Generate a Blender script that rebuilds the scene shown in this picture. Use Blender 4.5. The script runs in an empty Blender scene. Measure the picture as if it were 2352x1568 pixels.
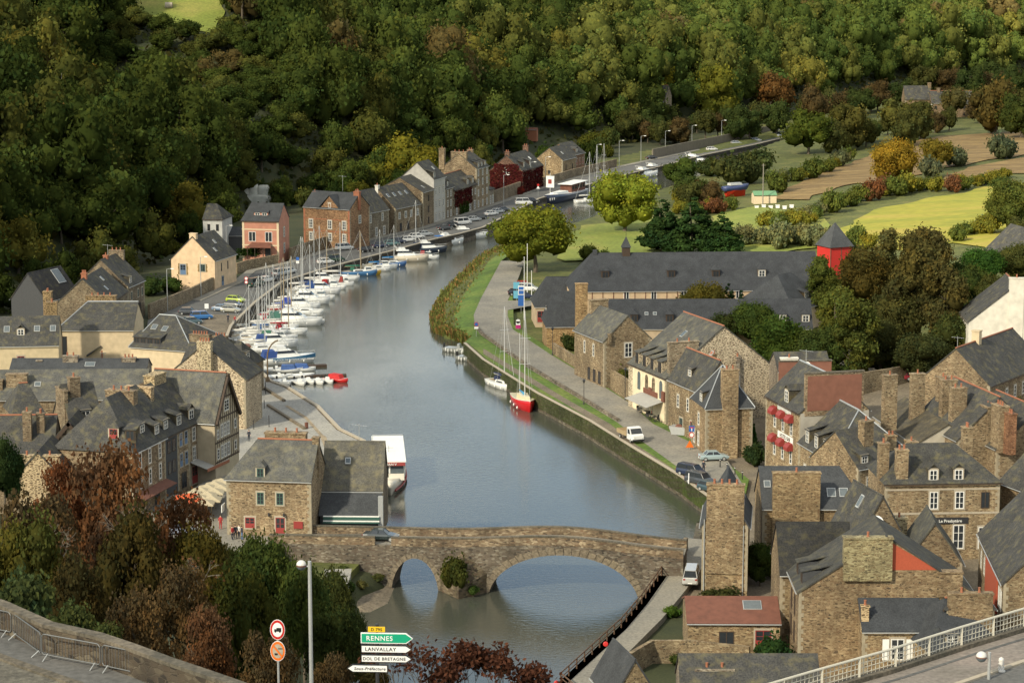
import bpy, bmesh, math, random
import numpy as np
from mathutils import Vector, Matrix
R = math.radians
scene = bpy.context.scene
COL = scene.collection
rnd = random.Random(7)

# ---------------------------------------------------------------- camera
CH = 78.5; FP = 5500.0; TH = math.atan(941 / FP)
cs, sn = math.cos(TH), math.sin(TH)
cam = bpy.data.cameras.new('camera'); camo = bpy.data.objects.new('camera', cam); COL.objects.link(camo)
camo.location = (0, 0, CH); camo.rotation_euler = (math.pi / 2 - TH, 0, 0)
cam.sensor_width = 36; cam.lens = 36 * FP / 2352; cam.clip_start = 1; cam.clip_end = 20000
scene.camera = camo

# ---------------------------------------------------------------- light
SUN_AZ, SUN_EL = R(222), R(33)      # azimuth clockwise from +Y
world = bpy.data.worlds.new('World'); scene.world = world; world.use_nodes = True
def nd(nt, t, **kw):
    n = nt.nodes.new(t)
    for k, v in kw.items():
        if k.startswith('_'): n.inputs[k[1:].replace('_', ' ')].default_value = v
        else: setattr(n, k, v)
    return n
wn = world.node_tree; wn.nodes.clear(); wl = wn.links.new
sky = nd(wn, 'ShaderNodeTexSky', sky_type='NISHITA', sun_disc=False, sun_elevation=SUN_EL, sun_rotation=SUN_AZ, air_density=1.0, dust_density=1.5)
bg = nd(wn, 'ShaderNodeBackground'); bg.inputs['Strength'].default_value = 0.14
wo = nd(wn, 'ShaderNodeOutputWorld')
tc = nd(wn, 'ShaderNodeTexCoord'); mp = nd(wn, 'ShaderNodeMapping'); mp.inputs['Scale'].default_value = (1.6, 1.6, 5.5)
mp.inputs['Location'].default_value = (0.35, 0.2, 0.1)
nz = nd(wn, 'ShaderNodeTexNoise'); nz.inputs['Scale'].default_value = 1.5; nz.inputs['Detail'].default_value = 6
rp = nd(wn, 'ShaderNodeValToRGB'); rp.color_ramp.elements[0].position = .42; rp.color_ramp.elements[1].position = .60
mx = nd(wn, 'ShaderNodeMix', data_type='RGBA'); mx.inputs[7].default_value = (7.4, 7.1, 6.0, 1)
wl(tc.outputs['Generated'], mp.inputs['Vector']); wl(mp.outputs[0], nz.inputs['Vector']); wl(nz.outputs['Fac'], rp.inputs['Fac'])
wl(rp.outputs['Color'], mx.inputs[0]); sk = nd(wn, 'ShaderNodeMix', data_type='RGBA', blend_type='MULTIPLY'); sk.inputs[0].default_value = 1; sk.inputs[7].default_value = (.86, .93, .93, 1); wl(sky.outputs[0], sk.inputs[6]); wl(sk.outputs[2], mx.inputs[6]); wl(mx.outputs[2], bg.inputs['Color']); wl(bg.outputs[0], wo.inputs['Surface'])
sun = bpy.data.lights.new('sun', 'SUN'); suno = bpy.data.objects.new('sun', sun); COL.objects.link(suno)
sun.energy = 5.0; sun.angle = R(2.5); sun.color = (1.0, .90, .70)
sd = Vector((math.sin(SUN_AZ) * math.cos(SUN_EL), math.cos(SUN_AZ) * math.cos(SUN_EL), math.sin(SUN_EL)))
suno.rotation_euler = sd.to_track_quat('Z', 'Y').to_euler(); suno.location = (0, 0, 200)
scene.view_settings.view_transform = 'Standard'; scene.view_settings.look = 'None'
scene.view_settings.exposure = 0.5; scene.view_settings.gamma = 1.0
cy = scene.cycles; cy.max_bounces = 5; cy.diffuse_bounces = 2; cy.glossy_bounces = 3; cy.transparent_max_bounces = 6; cy.transmission_bounces = 2
try: cy.use_denoising = True
except Exception: pass

# ---------------------------------------------------------------- pixel -> world
def ray(px, py):
    dx = (px - 1176) / FP; dz = (784 - py) / FP
    return Vector((dx, cs + dz * sn, -sn + dz * cs))
def G(px, py, z=0.0):
    d = ray(px, py); t = (z - CH) / d.z
    return Vector((d.x * t, d.y * t, z))
def AT(px, py, Y):
    d = ray(px, py); t = Y / d.y
    return Vector((d.x * t, Y, CH + d.z * t))
def S(p):        # picture units per metre at a world point
    return FP / (p.y * cs - (p.z - CH) * sn)
def PX(p):
    v = Vector(p) - Vector((0, 0, CH)); zc = v.y * cs - v.z * sn
    return (1176 + FP * v.x / zc, 784 - FP * (v.y * sn + v.z * cs) / zc)

# ---------------------------------------------------------------- materials
MATS = {}
def mat(name):
    m = bpy.data.materials.new(name); m.use_nodes = True; nt = m.node_tree; nt.nodes.clear()
    out = nd(nt, 'ShaderNodeOutputMaterial'); b = nd(nt, 'ShaderNodeBsdfPrincipled')
    nt.links.new(b.outputs[0], out.inputs[0]); MATS[name] = m
    return m, nt, b
def mixc(nt, fac, a, b, mode='MIX'):
    n = nd(nt, 'ShaderNodeMix', data_type='RGBA', blend_type=mode)
    for i, v in ((0, fac), (6, a), (7, b)):
        if hasattr(v, 'is_linked') or hasattr(v, 'links'): nt.links.new(v, n.inputs[i])
        elif i == 0: n.inputs[0].default_value = v
        else: n.inputs[i].default_value = (*v, 1) if len(v) == 3 else v
    return n.outputs[2]
def ramp(nt, fac, p0, p1, c0=(0, 0, 0), c1=(1, 1, 1)):
    r = nd(nt, 'ShaderNodeValToRGB'); e = r.color_ramp.elements
    e[0].position = p0; e[1].position = p1; e[0].color = (*c0, 1); e[1].color = (*c1, 1)
    nt.links.new(fac, r.inputs[0]); return r.outputs[0]
def noise(nt, scale, detail=4, sc=(1, 1, 1), coord='Object', rough=.55):
    t = nd(nt, 'ShaderNodeTexCoord'); m = nd(nt, 'ShaderNodeMapping'); m.inputs['Scale'].default_value = sc
    n = nd(nt, 'ShaderNodeTexNoise'); n.inputs['Scale'].default_value = scale; n.inputs['Detail'].default_value = detail
    n.inputs['Roughness'].default_value = rough
    nt.links.new(t.outputs[coord], m.inputs[0]); nt.links.new(m.outputs[0], n.inputs['Vector'])
    return n.outputs['Fac']
def bump(nt, b, h, s=.3, d=.05):
    n = nd(nt, 'ShaderNodeBump'); n.inputs['Strength'].default_value = s; n.inputs['Distance'].default_value = d
    nt.links.new(h, n.inputs['Height']); nt.links.new(n.outputs[0], b.inputs['Normal'])
def objcol(nt):
    return nd(nt, 'ShaderNodeObjectInfo').outputs['Color']
def plain(name, col, rough=.6, metal=0, var=.12, sc=3.0):
    m, nt, b = mat(name)
    f = noise(nt, sc, 3)
    c = mixc(nt, f, [x * (1 - var) for x in col], [min(1, x * (1 + var)) for x in col])
    nt.links.new(c, b.inputs['Base Color']); b.inputs['Roughness'].default_value = rough; b.inputs['Metallic'].default_value = metal
    return m
def oc_mat(name, rough=.4, var=.1, coat=0, sc=2.0, metal=0):  # colour comes from the object
    m, nt, b = mat(name)
    c = objcol(nt); f = noise(nt, sc, 4)
    g = ramp(nt, f, .3, .75, (1 - var,) * 3, (1 + var,) * 3)
    nt.links.new(mixc(nt, 1.0, c, g, 'MULTIPLY'), b.inputs['Base Color'])
    b.inputs['Roughness'].default_value = rough; b.inputs['Coat Weight'].default_value = coat; b.inputs['Metallic'].default_value = metal
    return m
def stone_mat(name, mortar=(.36, .31, .22), scale=1.0, mw=.05, dirt=.45, tone=1.0):
    m, nt, b = mat(name)
    t = nd(nt, 'ShaderNodeTexCoord'); mpn = nd(nt, 'ShaderNodeMapping'); mpn.inputs['Scale'].default_value = (2.5 * scale, 2.5 * scale, 5.6 * scale)
    wrp = nd(nt, 'ShaderNodeTexNoise'); wrp.inputs['Scale'].default_value = 1.3
    va = nd(nt, 'ShaderNodeVectorMath', operation='MULTIPLY_ADD'); va.inputs[1].default_value = (.22, .22, .07)
    nt.links.new(t.outputs['Object'], wrp.inputs['Vector']); nt.links.new(wrp.outputs['Color'], va.inputs[0]); nt.links.new(t.outputs['Object'], va.inputs[2])
    nt.links.new(va.outputs[0], mpn.inputs[0])
    v = nd(nt, 'ShaderNodeTexVoronoi', feature='F1'); v2 = nd(nt, 'ShaderNodeTexVoronoi', feature='DISTANCE_TO_EDGE')
    for q in (v, v2): q.inputs['Scale'].default_value = 1.0; nt.links.new(mpn.outputs[0], q.inputs['Vector'])
    sep = nd(nt, 'ShaderNodeSeparateColor'); nt.links.new(v.outputs['Color'], sep.inputs[0])
    r = nd(nt, 'ShaderNodeValToRGB'); e = r.color_ramp.elements
    e[0].position = 0; e[0].color = (.075 * tone, .06 * tone, .045 * tone, 1); e[1].position = 1; e[1].color = (.42 * tone, .37 * tone, .27 * tone, 1)
    for p, c in ((.25, (.20, .155, .10)), (.5, (.245, .20, .142)), (.62, (.185, .125, .078)), (.8, (.32, .27, .185))):
        k = e.new(p); k.color = (c[0] * tone, c[1] * tone, c[2] * tone, 1)
    nt.links.new(sep.outputs[0], r.inputs[0])
    edge = ramp(nt, v2.outputs['Distance'], mw * .5, mw * 1.6)
    c = mixc(nt, edge, mortar, r.outputs[0])
    c = mixc(nt, 1.0, c, objcol(nt), 'MULTIPLY')
    c = mixc(nt, 1.0, c, (.97, .98, 1.04), 'MULTIPLY')
    big = noise(nt, .35, 5, (1, 1, .6)); g = ramp(nt, big, .3, .7, (1 - dirt,) * 3, (1.12,) * 3)
    c = mixc(nt, 1.0, c, g, 'MULTIPLY')
    nt.links.new(c, b.inputs['Base Color']); b.inputs['Roughness'].default_value = .9
    bump(nt, b, edge, .5, .05)
    return m
def slate_mat(name, a=(.034, .034, .033), bcol=(.066, .063, .056), lich=(.12, .105, .055), amt=.62):
    m, nt, b = mat(name)
    f = noise(nt, 1.1, 6, (1, 1, 1)); f2 = noise(nt, 6.0, 3); f3 = noise(nt, .45, 7, rough=.7)
    c = mixc(nt, ramp(nt, f2, .35, .65), a, bcol)
    c = mixc(nt, ramp(nt, f, amt - .12, amt + .16), c, lich)
    c = mixc(nt, 1.0, c, ramp(nt, f3, .3, .7, (.82, .84, .87), (1.45, 1.48, 1.52)), 'MULTIPLY')
    c = mixc(nt, 1.0, c, objcol(nt), 'MULTIPLY')
    nt.links.new(c, b.inputs['Base Color']); b.inputs['Roughness'].default_value = .9; b.inputs['Specular IOR Level'].default_value = .25
    w = nd(nt, 'ShaderNodeTexBrick'); t = nd(nt, 'ShaderNodeTexCoord')
    w.inputs['Scale'].default_value = 1.0; w.inputs['Brick Width'].default_value = .35; w.inputs['Row Height'].default_value = .28; w.inputs['Mortar Size'].default_value = .02
    w.inputs['Color1'].default_value = (1, 1, 1, 1); w.inputs['Color2'].default_value = (.6, .6, .6, 1); w.inputs['Mortar'].default_value = (0, 0, 0, 1)
    nt.links.new(t.outputs['Object'], w.inputs['Vector'])
    bump(nt, b, w.outputs['Color'], .35, .03)
    return m
stone_mat('stone', scale=1.12)
stone_mat('stone_pale', mortar=(.58, .50, .36), scale=.85, mw=.13, dirt=.2, tone=.72)
stone_mat('stone_dark', mortar=(.2, .165, .11), scale=.8, dirt=.6, tone=.8)
stone_mat('stone_bridge', mortar=(.17, .14, .095), scale=.95, mw=.035, dirt=.62, tone=.66)
stone_mat('stone_green', mortar=(.13, .12, .06), scale=.7, dirt=.6, tone=.55)
slate_mat('slate'); slate_mat('slate_old', (.055, .055, .051), (.098, .095, .084), (.14, .127, .085), .58); slate_mat('slate_new', (.036, .038, .040), (.055, .057, .058), (.08, .08, .068), .75)
oc_mat('plaster', .85, .16, sc=.8); oc_mat('paint', .45, .08); oc_mat('car_paint', .25, .02, .6); oc_mat('gelcoat', .3, .05, .3, 1.0); oc_mat('fabric', .9, .15); oc_mat('metal_oc', .4, .08, metal=.4)
plain('glass_dark', (.03, .035, .04), .12, 0, .3); plain('glass_mid', (.10, .12, .13), .15, 0, .3)
plain('white_paint', (.78, .77, .72), .5); plain('rubber', (.02, .02, .02), .8); plain('chrome', (.5, .5, .5), .3, .8); plain('lamp_lens', (.75, .75, .7), .2)
plain('black_iron', (.03, .03, .032), .5); plain('galv', (.42, .43, .42), .45, .35); plain('granite', (.38, .33, .25), .85, 0, .25, 4); plain('wood_dark', (.055, .035, .022), .8, 0, .3, 5)
plain('clay', (.30, .115, .06), .85, 0, .3, 6); plain('lead', (.33, .35, .36), .5, .2, .2); plain('wood_mast', (.36, .27, .15), .6); plain('alu_mast', (.62, .62, .6), .4, .3)
plain('bark', (.10, .08, .055), .95, 0, .35, 5); plain('bark_pale', (.22, .20, .16), .95, 0, .3, 5); plain('skin', (.55, .34, .25), .6); plain('rust_red', (.15, .058, .036), .8, 0, .45, 1.4)
plain('concrete', (.34, .33, .30), .9, 0, .2, 1.5); plain('rope', (.5, .48, .42), .9)

def ground_mat(name, cols, scale=.25, rough=.95, det=8, fine=3.0, fv=.25, bstr=.2, sc=(1, 1, 1)):
    m, nt, b = mat(name)
    f = noise(nt, scale, det, sc); f2 = noise(nt, fine, 3, sc)
    r = nd(nt, 'ShaderNodeValToRGB'); e = r.color_ramp.elements; n = len(cols)
    e[0].position = .3; e[0].color = (*cols[0], 1); e[1].position = .7; e[1].color = (*cols[-1], 1)
    for i in range(1, n - 1): k = e.new(.3 + .4 * i / (n - 1)); k.color = (*cols[i], 1)
    nt.links.new(f, r.inputs[0])
    c = mixc(nt, 1.0, r.outputs[0], ramp(nt, f2, .3, .7, (1 - fv,) * 3, (1 + fv,) * 3), 'MULTIPLY')
    nt.links.new(c, b.inputs['Base Color']); b.inputs['Roughness'].default_value = rough; bump(nt, b, f2, bstr, .08)
    return m
ground_mat('asphalt', [(.075, .075, .072), (.10, .10, .095), (.125, .12, .11)], .12)
ground_mat('road_pale', [(.17, .16, .135), (.215, .20, .165), (.27, .245, .19)], .15)
ground_mat('paving', [(.24, .235, .215), (.29, .28, .25), (.34, .325, .28)], .2)
ground_mat('cobble', [(.22, .17, .11), (.30, .235, .15), (.36, .29, .19)], .4, fine=4, fv=.4, bstr=.5)
ground_mat('grass', [(.055, .062, .014), (.082, .095, .016), (.13, .125, .032)], .18, fine=1.5, fv=.35)
ground_mat('grass_bright', [(.11, .15, .02), (.17, .20, .028), (.25, .23, .05)], .06, fine=1.2, fv=.25)
ground_mat('grass_lush', [(.055, .095, .012), (.085, .145, .016), (.14, .17, .03)], .15, fine=1.5, fv=.35)
ground_mat('grass_gold', [(.15, .18, .015), (.26, .245, .022), (.33, .255, .045)], .05, fine=.8, fv=.2, sc=(.5, 1.6, 1))
ground_mat('soil', [(.13, .08, .03), (.20, .13, .045), (.29, .20, .075)], .14, fine=1.0, fv=.45, sc=(.35, 2.6, 1))
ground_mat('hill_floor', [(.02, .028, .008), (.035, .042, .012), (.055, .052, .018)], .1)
ground_mat('pave_old', [(.12, .10, .07), (.16, .13, .09), (.20, .165, .11)], .3, fine=3.5, fv=.4)
ground_mat('old_cobble', [(.085, .078, .06), (.12, .11, .085), (.16, .145, .11)], .5, fine=4, fv=.4, bstr=.5)
ground_mat('moss_stone', [(.06, .056, .04), (.10, .086, .062), (.15, .125, .09)], .5, fine=4, fv=.4)
# water
m, nt, b = mat('water')
b.inputs['Base Color'].default_value = (.060, .064, .050, 1); b.inputs['Roughness'].default_value = .05; b.inputs['IOR'].default_value = 1.48
f1 = noise(nt, 1.1, 4, (1, 1.8, 1)); f2 = noise(nt, .03, 3, (1, .6, 1)); f3 = noise(nt, 3.6, 2, (1, 1.8, 1))
mu = nd(nt, 'ShaderNodeMath', operation='MULTIPLY'); nt.links.new(f1, mu.inputs[0]); nt.links.new(ramp(nt, f2, .35, .65, (.25,) * 3, (1.3,) * 3), mu.inputs[1])
ad = nd(nt, 'ShaderNodeMath', operation='MULTIPLY_ADD'); nt.links.new(f3, ad.inputs[0]); ad.inputs[1].default_value = .25; nt.links.new(mu.outputs[0], ad.inputs[2])
bump(nt, b, ad.outputs[0], .42, .075)
# foliage
def foliage(name, trans=.38):
    m = bpy.data.materials.new(name); m.use_nodes = True; nt = m.node_tree; nt.nodes.clear(); MATS[name] = m
    out = nd(nt, 'ShaderNodeOutputMaterial')
    at = nd(nt, 'ShaderNodeAttribute', attribute_name='tint')
    c = mixc(nt, 1.0, objcol(nt), at.outputs['Color'], 'MULTIPLY')
    oi = nd(nt, 'ShaderNodeObjectInfo')
    g = ramp(nt, noise(nt, 1.7, 3), .35, .65, (.75, .78, .8), (1.25, 1.2, 1.0))
    c = mixc(nt, 1.0, c, g, 'MULTIPLY')
    d = nd(nt, 'ShaderNodeBsdfDiffuse'); tr = nd(nt, 'ShaderNodeBsdfTranslucent'); ms = nd(nt, 'ShaderNodeMixShader'); ms.inputs[0].default_value = trans
    nt.links.new(c, d.inputs[0]); nt.links.new(c, tr.inputs[0]); nt.links.new(d.outputs[0], ms.inputs[1]); nt.links.new(tr.outputs[0], ms.inputs[2]); nt.links.new(ms.outputs[0], out.inputs[0])
foliage('leaf')

# ---------------------------------------------------------------- mesh helpers
class MB:
    def __init__(s): s.v = []; s.f = []; s.mi = []; s.cur = 0; s.names = []
    def use(s, name):
        if name not in s.names: s.names.append(name)
        s.cur = s.names.index(name); return s
    def add(s, vs, fs, M=None):
        o = len(s.v)
        s.v += [tuple(M @ Vector(p)) if M is not None else tuple(p) for p in vs]
        for f in fs: s.f.append([i + o for i in f]); s.mi.append(s.cur)
        return s
    def box(s, x0, y0, z0, x1, y1, z1, M=None):
        vs = [(x0, y0, z0), (x1, y0, z0), (x1, y1, z0), (x0, y1, z0), (x0, y0, z1), (x1, y0, z1), (x1, y1, z1), (x0, y1, z1)]
        return s.add(vs, [(3, 2, 1, 0), (4, 5, 6, 7), (0, 1, 5, 4), (1, 2, 6, 5), (2, 3, 7, 6), (3, 0, 4, 7)], M)
    def prism(s, poly, z0, z1, M=None):
        n = len(poly); vs = [(p[0], p[1], z0) for p in poly] + [(p[0], p[1], z1) for p in poly]
        fs = [tuple(range(n - 1, -1, -1)), tuple(range(n, 2 * n))] + [(i, (i + 1) % n, n + (i + 1) % n, n + i) for i in range(n)]
        return s.add(vs, fs, M)
    def slab(s, poly, t):     # 3-D polygon given thickness downwards along its normal
        P = [Vector(p) for p in poly]; nn = (P[1] - P[0]).cross(P[-1] - P[0]).normalized()
        if nn.z < 0: nn = -nn
        Q = [p - nn * t for p in P]; n = len(P)
        return s.add(P + Q, [tuple(range(n)), tuple(range(2 * n - 1, n - 1, -1))] + [(i, n + i, n + (i + 1) % n, (i + 1) % n) for i in range(n)])
    def tube(s, p0, p1, r0, r1=None, n=6):
        r1 = r0 if r1 is None else r1; p0 = Vector(p0); p1 = Vector(p1); d = p1 - p0
        if d.length < 1e-6: return s
        q = d.to_track_quat('Z', 'Y'); vs = []
        for p, r in ((p0, r0), (p1, r1)):
            for i in range(n):
                a = 2 * math.pi * i / n; vs.append(p + q @ Vector((r * math.cos(a), r * math.sin(a), 0)))
        return s.add(vs, [(i, (i + 1) % n, n + (i + 1) % n, n + i) for i in range(n)] + [tuple(range(n - 1, -1, -1)), tuple(range(n, 2 * n))])
    def path(s, pts, r, n=6):
        for a, b_ in zip(pts, pts[1:]): s.tube(a, b_, r, r, n)
        return s
    def lathe(s, prof, n=12, c=(0, 0, 0)):
        vs = []; m = len(prof)
        for r, z in prof:
            for i in range(n):
                a = 2 * math.pi * i / n; vs.append((c[0] + r * math.cos(a), c[1] + r * math.sin(a), c[2] + z))
        fs = [(j * n + i, j * n + (i + 1) % n, (j + 1) * n + (i + 1) % n, (j + 1) * n + i) for j in range(m - 1) for i in range(n)]
        fs += [tuple(range(n - 1, -1, -1)), tuple(range((m - 1) * n, m * n))]
        return s.add(vs, fs)
    def loft(s, rings, cap=True):
        n = len(rings[0]); vs = [p for r in rings for p in r]
        fs = [(j * n + i, j * n + (i + 1) % n, (j + 1) * n + (i + 1) % n, (j + 1) * n + i) for j in range(len(rings) - 1) for i in range(n)]
        if cap: fs += [tuple(range(n - 1, -1, -1)), tuple(range((len(rings) - 1) * n, len(rings) * n))]
        return s.add(vs, fs)
    def ball(s, c, r, n=10, sz=1.0):
        k = n // 2; return s.lathe([(max(.001, r * math.sin(math.pi * j / k)), -r * sz * math.cos(math.pi * j / k)) for j in range(k + 1)], n, c)
    def mesh(s, name, m=None, smooth=False):
        me = bpy.data.meshes.new(name); me.from_pydata(s.v, [], s.f)
        names = s.names or [m]
        for q in names: me.materials.append(MATS[q])
        if len(names) > 1: me.polygons.foreach_set('material_index', s.mi)
        if smooth: me.polygons.foreach_set('use_smooth', [True] * len(me.polygons))
        bm = bmesh.new(); bm.from_mesh(me); bmesh.ops.recalc_face_normals(bm, faces=bm.faces); bm.to_mesh(me); bm.free()
        me.update(); return me
    def build(s, name, m=None, parent=None, color=None, smooth=False):
        return link(name, s.mesh(name, m, smooth), parent, color)
def link(name, me, parent=None, color=None):
    o = bpy.data.objects.new(name, me); COL.objects.link(o)
    if parent is not None: o.parent = parent
    if color is not None: o.color = (*color, 1)
    return o
def tag(o, label=None, cat=None, group=None, kind=None):
    for k, v in (('label', label), ('category', cat), ('group', group), ('kind', kind)):
        if v: o[k] = v
    return o
def empty(name, label, cat, loc=(0, 0, 0), rz=0, group=None):
    o = bpy.data.objects.new(name, None); COL.objects.link(o); o.location = loc; o.rotation_euler = (0, 0, rz)
    o.empty_display_size = .5
    return tag(o, label, cat, group)
def copy_tree(o, parent=None, colors=None):
    c = o.copy(); COL.objects.link(c); c.parent = parent
    if colors and c.name.split('.')[0] in colors: c.color = (*colors[c.name.split('.')[0]], 1)
    for ch in o.children: copy_tree(ch, c, colors)
    return c
def struct(name, mb, m, color=None):
    return tag(mb.build(name, m, None, color), None, None, None, 'structure')
def polymesh(mb, pts, z0, z1):      # concave-safe prism: triangulate the top and bottom
    from mathutils.geometry import tessellate_polygon
    P = [Vector((p[0], p[1], 0)) for p in pts]; tri = tessellate_polygon([P]); n = len(P)
    zt = [p[2] if len(p) > 2 and z1 is None else z1 for p in pts]
    vs = [(p[0], p[1], z0) for p in pts] + [(p[0], p[1], zt[i]) for i, p in enumerate(pts)]
    fs = [(t[0] + n, t[1] + n, t[2] + n) for t in tri] + [(i, (i + 1) % n, n + (i + 1) % n, n + i) for i in range(n)]
    return mb.add(vs, fs)
# ================================================================ terrain, river, quays
def GL(pts, z): return [G(x, y, z) for x, y in pts]
LQ = [(880, 1215), (868, 1060), (840, 1013), (784, 986), (733, 933), (663, 889), (627, 876), (553, 809), (523, 776), (533, 749), (587, 696), (650, 648), (733, 622), (784, 608), (851, 590), (917, 573), (1000, 550), (1060, 537), (1111, 523), (1177, 490), (1240, 457), (1334, 430), (1417, 407), (1517, 383), (1568, 370), (1618, 357), (1735, 333), (1800, 317)]
RE = [(1700, 365), (1650, 380), (1618, 396), (1568, 428), (1500, 448), (1420, 478), (1345, 512), (1290, 530), (1200, 545), (1154, 573), (1097, 603), (1051, 649), (1017, 679), (991, 723), (994, 763), (1012, 778), (1066, 792)]   # right shore, water level
RQ = [(1064, 788), (1107, 826), (1231, 903), (1351, 966), (1447, 1026), (1568, 1099), (1625, 1142), (1640, 1180), (1600, 1200), (1590, 1245)]       # right quay top
RB = [(1555, 1262), (1467, 1385), (1420, 1440), (1280, 1568)]       # towpath edge below the bridge
lq = GL(LQ, 2.4); rq = GL(RQ, 2.8); rb = GL(RB, 3.0)
LB = [(845, 1450), (838, 1400), (905, 1352), (905, 1300)]
lb = GL(LB, 0)
riv = [Vector((-30, 60, 0)), Vector((-22, 170, 0)), Vector((-19, 230, 0))] + lb + lq + GL(RE, 0) + rq + rb + [Vector((10, 170, 0)), Vector((-5, 60, 0))]
RIV = np.array([(p.x, p.y) for p in riv])
def sdist(X, Y, P, closed=True):
    d = np.full(X.shape, 1e9); ins = np.zeros(X.shape, bool); n = len(P)
    for i in range(n if closed else n - 1):
        x0, y0 = P[i]; x1, y1 = P[(i + 1) % n]; ex, ey = x1 - x0, y1 - y0; L = ex * ex + ey * ey + 1e-9
        t = np.clip(((X - x0) * ex + (Y - y0) * ey) / L, 0, 1)
        d = np.minimum(d, np.hypot(X - x0 - t * ex, Y - y0 - t * ey))
        if closed:
            c = ((y0 > Y) != (y1 > Y)) & (X < (x1 - x0) * (Y - y0) / ((y1 - y0) if abs(y1 - y0) > 1e-9 else 1e-9) + x0)
            ins ^= c
    return np.where(ins, -d, d) if closed else d
FL = [(-400, 800), (0, 700), (150, 650), (330, 600), (470, 520), (560, 475), (700, 445), (860, 420), (1000, 400), (1130, 372), (1250, 348), (1370, 332), (1480, 320), (1600, 300), (1790, 283), (1900, 258), (2100, 225), (2352, 200), (2900, 190)]
fl = GL(FL, 3.0)
HILL = np.array([(p.x, p.y) for p in fl] + [(1500, 1400), (1500, 9000), (-2500, 9000), (-2500, 300), (fl[0].x - 60, fl[0].y - 40)])
REED = np.array([(p.x, p.y) for p in GL(RE[8:], 0) + [G(1100, 790, 0), G(1104, 700, 0), G(1160, 610, 0), G(1250, 560, 0)]])
def Hf(X, Y):
    X = np.asarray(X, float); Y = np.asarray(Y, float)
    s = sdist(X, Y, RIV)
    base = np.where(X > 10, 2.3, 2.0)
    yr = np.interp(Y, [240, 300, 400, 520, 700], [30, 36, 34, 40, 60])
    rise = np.clip(X - yr, 0, 260) * np.interp(Y, [200, 420, 600, 1000], [.10, .09, .05, .03])
    rise = np.where(X > 0, rise, 0)
    h = base + rise
    hd = -sdist(X, Y, HILL); hd = np.clip(hd, 0, 1e9)
    hh = 45 * (1 - np.exp(-hd / 75)) + .035 * np.clip(hd, 0, 700)
    h = h + hh
    pf = np.interp(Y, [590, 640, 700, 760, 775, 850, 930], [5, 14, 23, 33, 39, 61, 66]); wf = np.exp(-(np.clip(np.abs(X + .137 * Y) - 14, 0, 1e9) / 30) ** 2) * np.interp(Y, [600, 640, 930, 1100], [0, 1, 1, 0]) * np.clip(hd / 25, 0, 1)
    h = h * (1 - wf) + pf * wf
    # near hill under the viewer, left of the river
    prof = np.interp(Y, [-50, 60, 82, 114, 140, 165, 190, 230, 262, 275], [76, 64, 46.5, 46.5, 35, 26, 16, 7, 3.2, 2.0])
    w = np.clip((-20 + (250 - Y) * .24 - X) / 14 + .5, 0, 1); w = np.where(Y < 285, w, 0)
    h = np.maximum(h, prof * w + h * (1 - w))
    h = np.where(s < 0, -3.0, np.minimum(h, -0.6 + np.maximum(s, 0) * .9))
    return h
def hz(x, y): return float(Hf(np.array([x]), np.array([y]))[0])
def GT(px, py, y0=60, y1=2500):
    d = ray(px, py); ys = np.linspace(y0, y1, 2440); t = ys / d.y
    zz = CH + d.z * t; hh = Hf(d.x * t, ys); k = np.argmax(zz <= hh)
    if zz[k] > hh[k]: return G(px, py, 3)
    return Vector((d.x * t[k], ys[k], hh[k]))
nr, nc = 520, 260
ys = np.concatenate([np.linspace(-60, 200, 50), np.linspace(203, 1000, 330), np.geomspace(1004, 4500, 110)])
Tt = np.linspace(-1, 1, nc)
YY = np.repeat(ys[:, None], nc, 1); XX = Tt[None, :] * (YY.clip(120) * .30 + 60)
HH = Hf(XX, YY); nr = len(ys)
vs = np.stack([XX, YY, HH], -1).reshape(-1, 3)
idx = np.arange(nr * nc).reshape(nr, nc)
fc = np.stack([idx[:-1, :-1], idx[:-1, 1:], idx[1:, 1:], idx[1:, :-1]], -1).reshape(-1, 4)
me = bpy.data.meshes.new('ground'); me.from_pydata(vs.tolist(), [], fc.tolist())
# which stretch of ground is grass, ploughed soil, woodland floor
FIELDS = [('grass_gold', [(1890, 560), (1940, 528), (1990, 490), (2090, 466), (2180, 450), (2270, 432), (2400, 415), (2400, 600), (2200, 560), (2100, 580)]),
          ('soil', [(1780, 458), (1800, 438), (1900, 393), (1990, 363), (2060, 330), (2160, 315), (2400, 300), (2400, 350), (2240, 375), (2120, 400), (2060, 420), (1960, 425), (1900, 440), (1850, 462)]),
          ('soil', [(2130, 425), (2230, 385), (2400, 355), (2400, 400), (2260, 402), (2180, 425)]),
          ('grass_bright', [(1630, 512), (1660, 488), (1740, 478), (1830, 492), (1900, 505), (1885, 570), (1700, 600), (1650, 580)]),
          ('grass_bright', [(1285, 575), (1300, 542), (1345, 522), (1430, 508), (1540, 500), (1560, 600), (1290, 602)]),
          ('grass_bright', [(330, 45), (262, 2), (250, -40), (520, -40), (512, 20), (505, 60), (482, 84), (430, 72)]),
          ('grass', [(1560, 560), (1560, 470), (1700, 440), (1780, 400), (1900, 360), (2060, 330), (2400, 290), (2400, 560), (1900, 600)]),
          ('grass', [(1290, 600), (1300, 550), (1560, 480), (1700, 600)])]
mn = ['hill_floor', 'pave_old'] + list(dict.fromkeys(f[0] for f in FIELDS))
for q in mn: me.materials.append(MATS[q])
FW = []
for mname, pl in FIELDS:
    FW.append((mname, np.array([(p.x, p.y) for p in [GT(x, max(y, -60), 250, 2500) for x, y in pl]])))
cen = vs[fc].mean(1); mi = np.zeros(len(fc), int); done = np.zeros(len(fc), bool)
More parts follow.
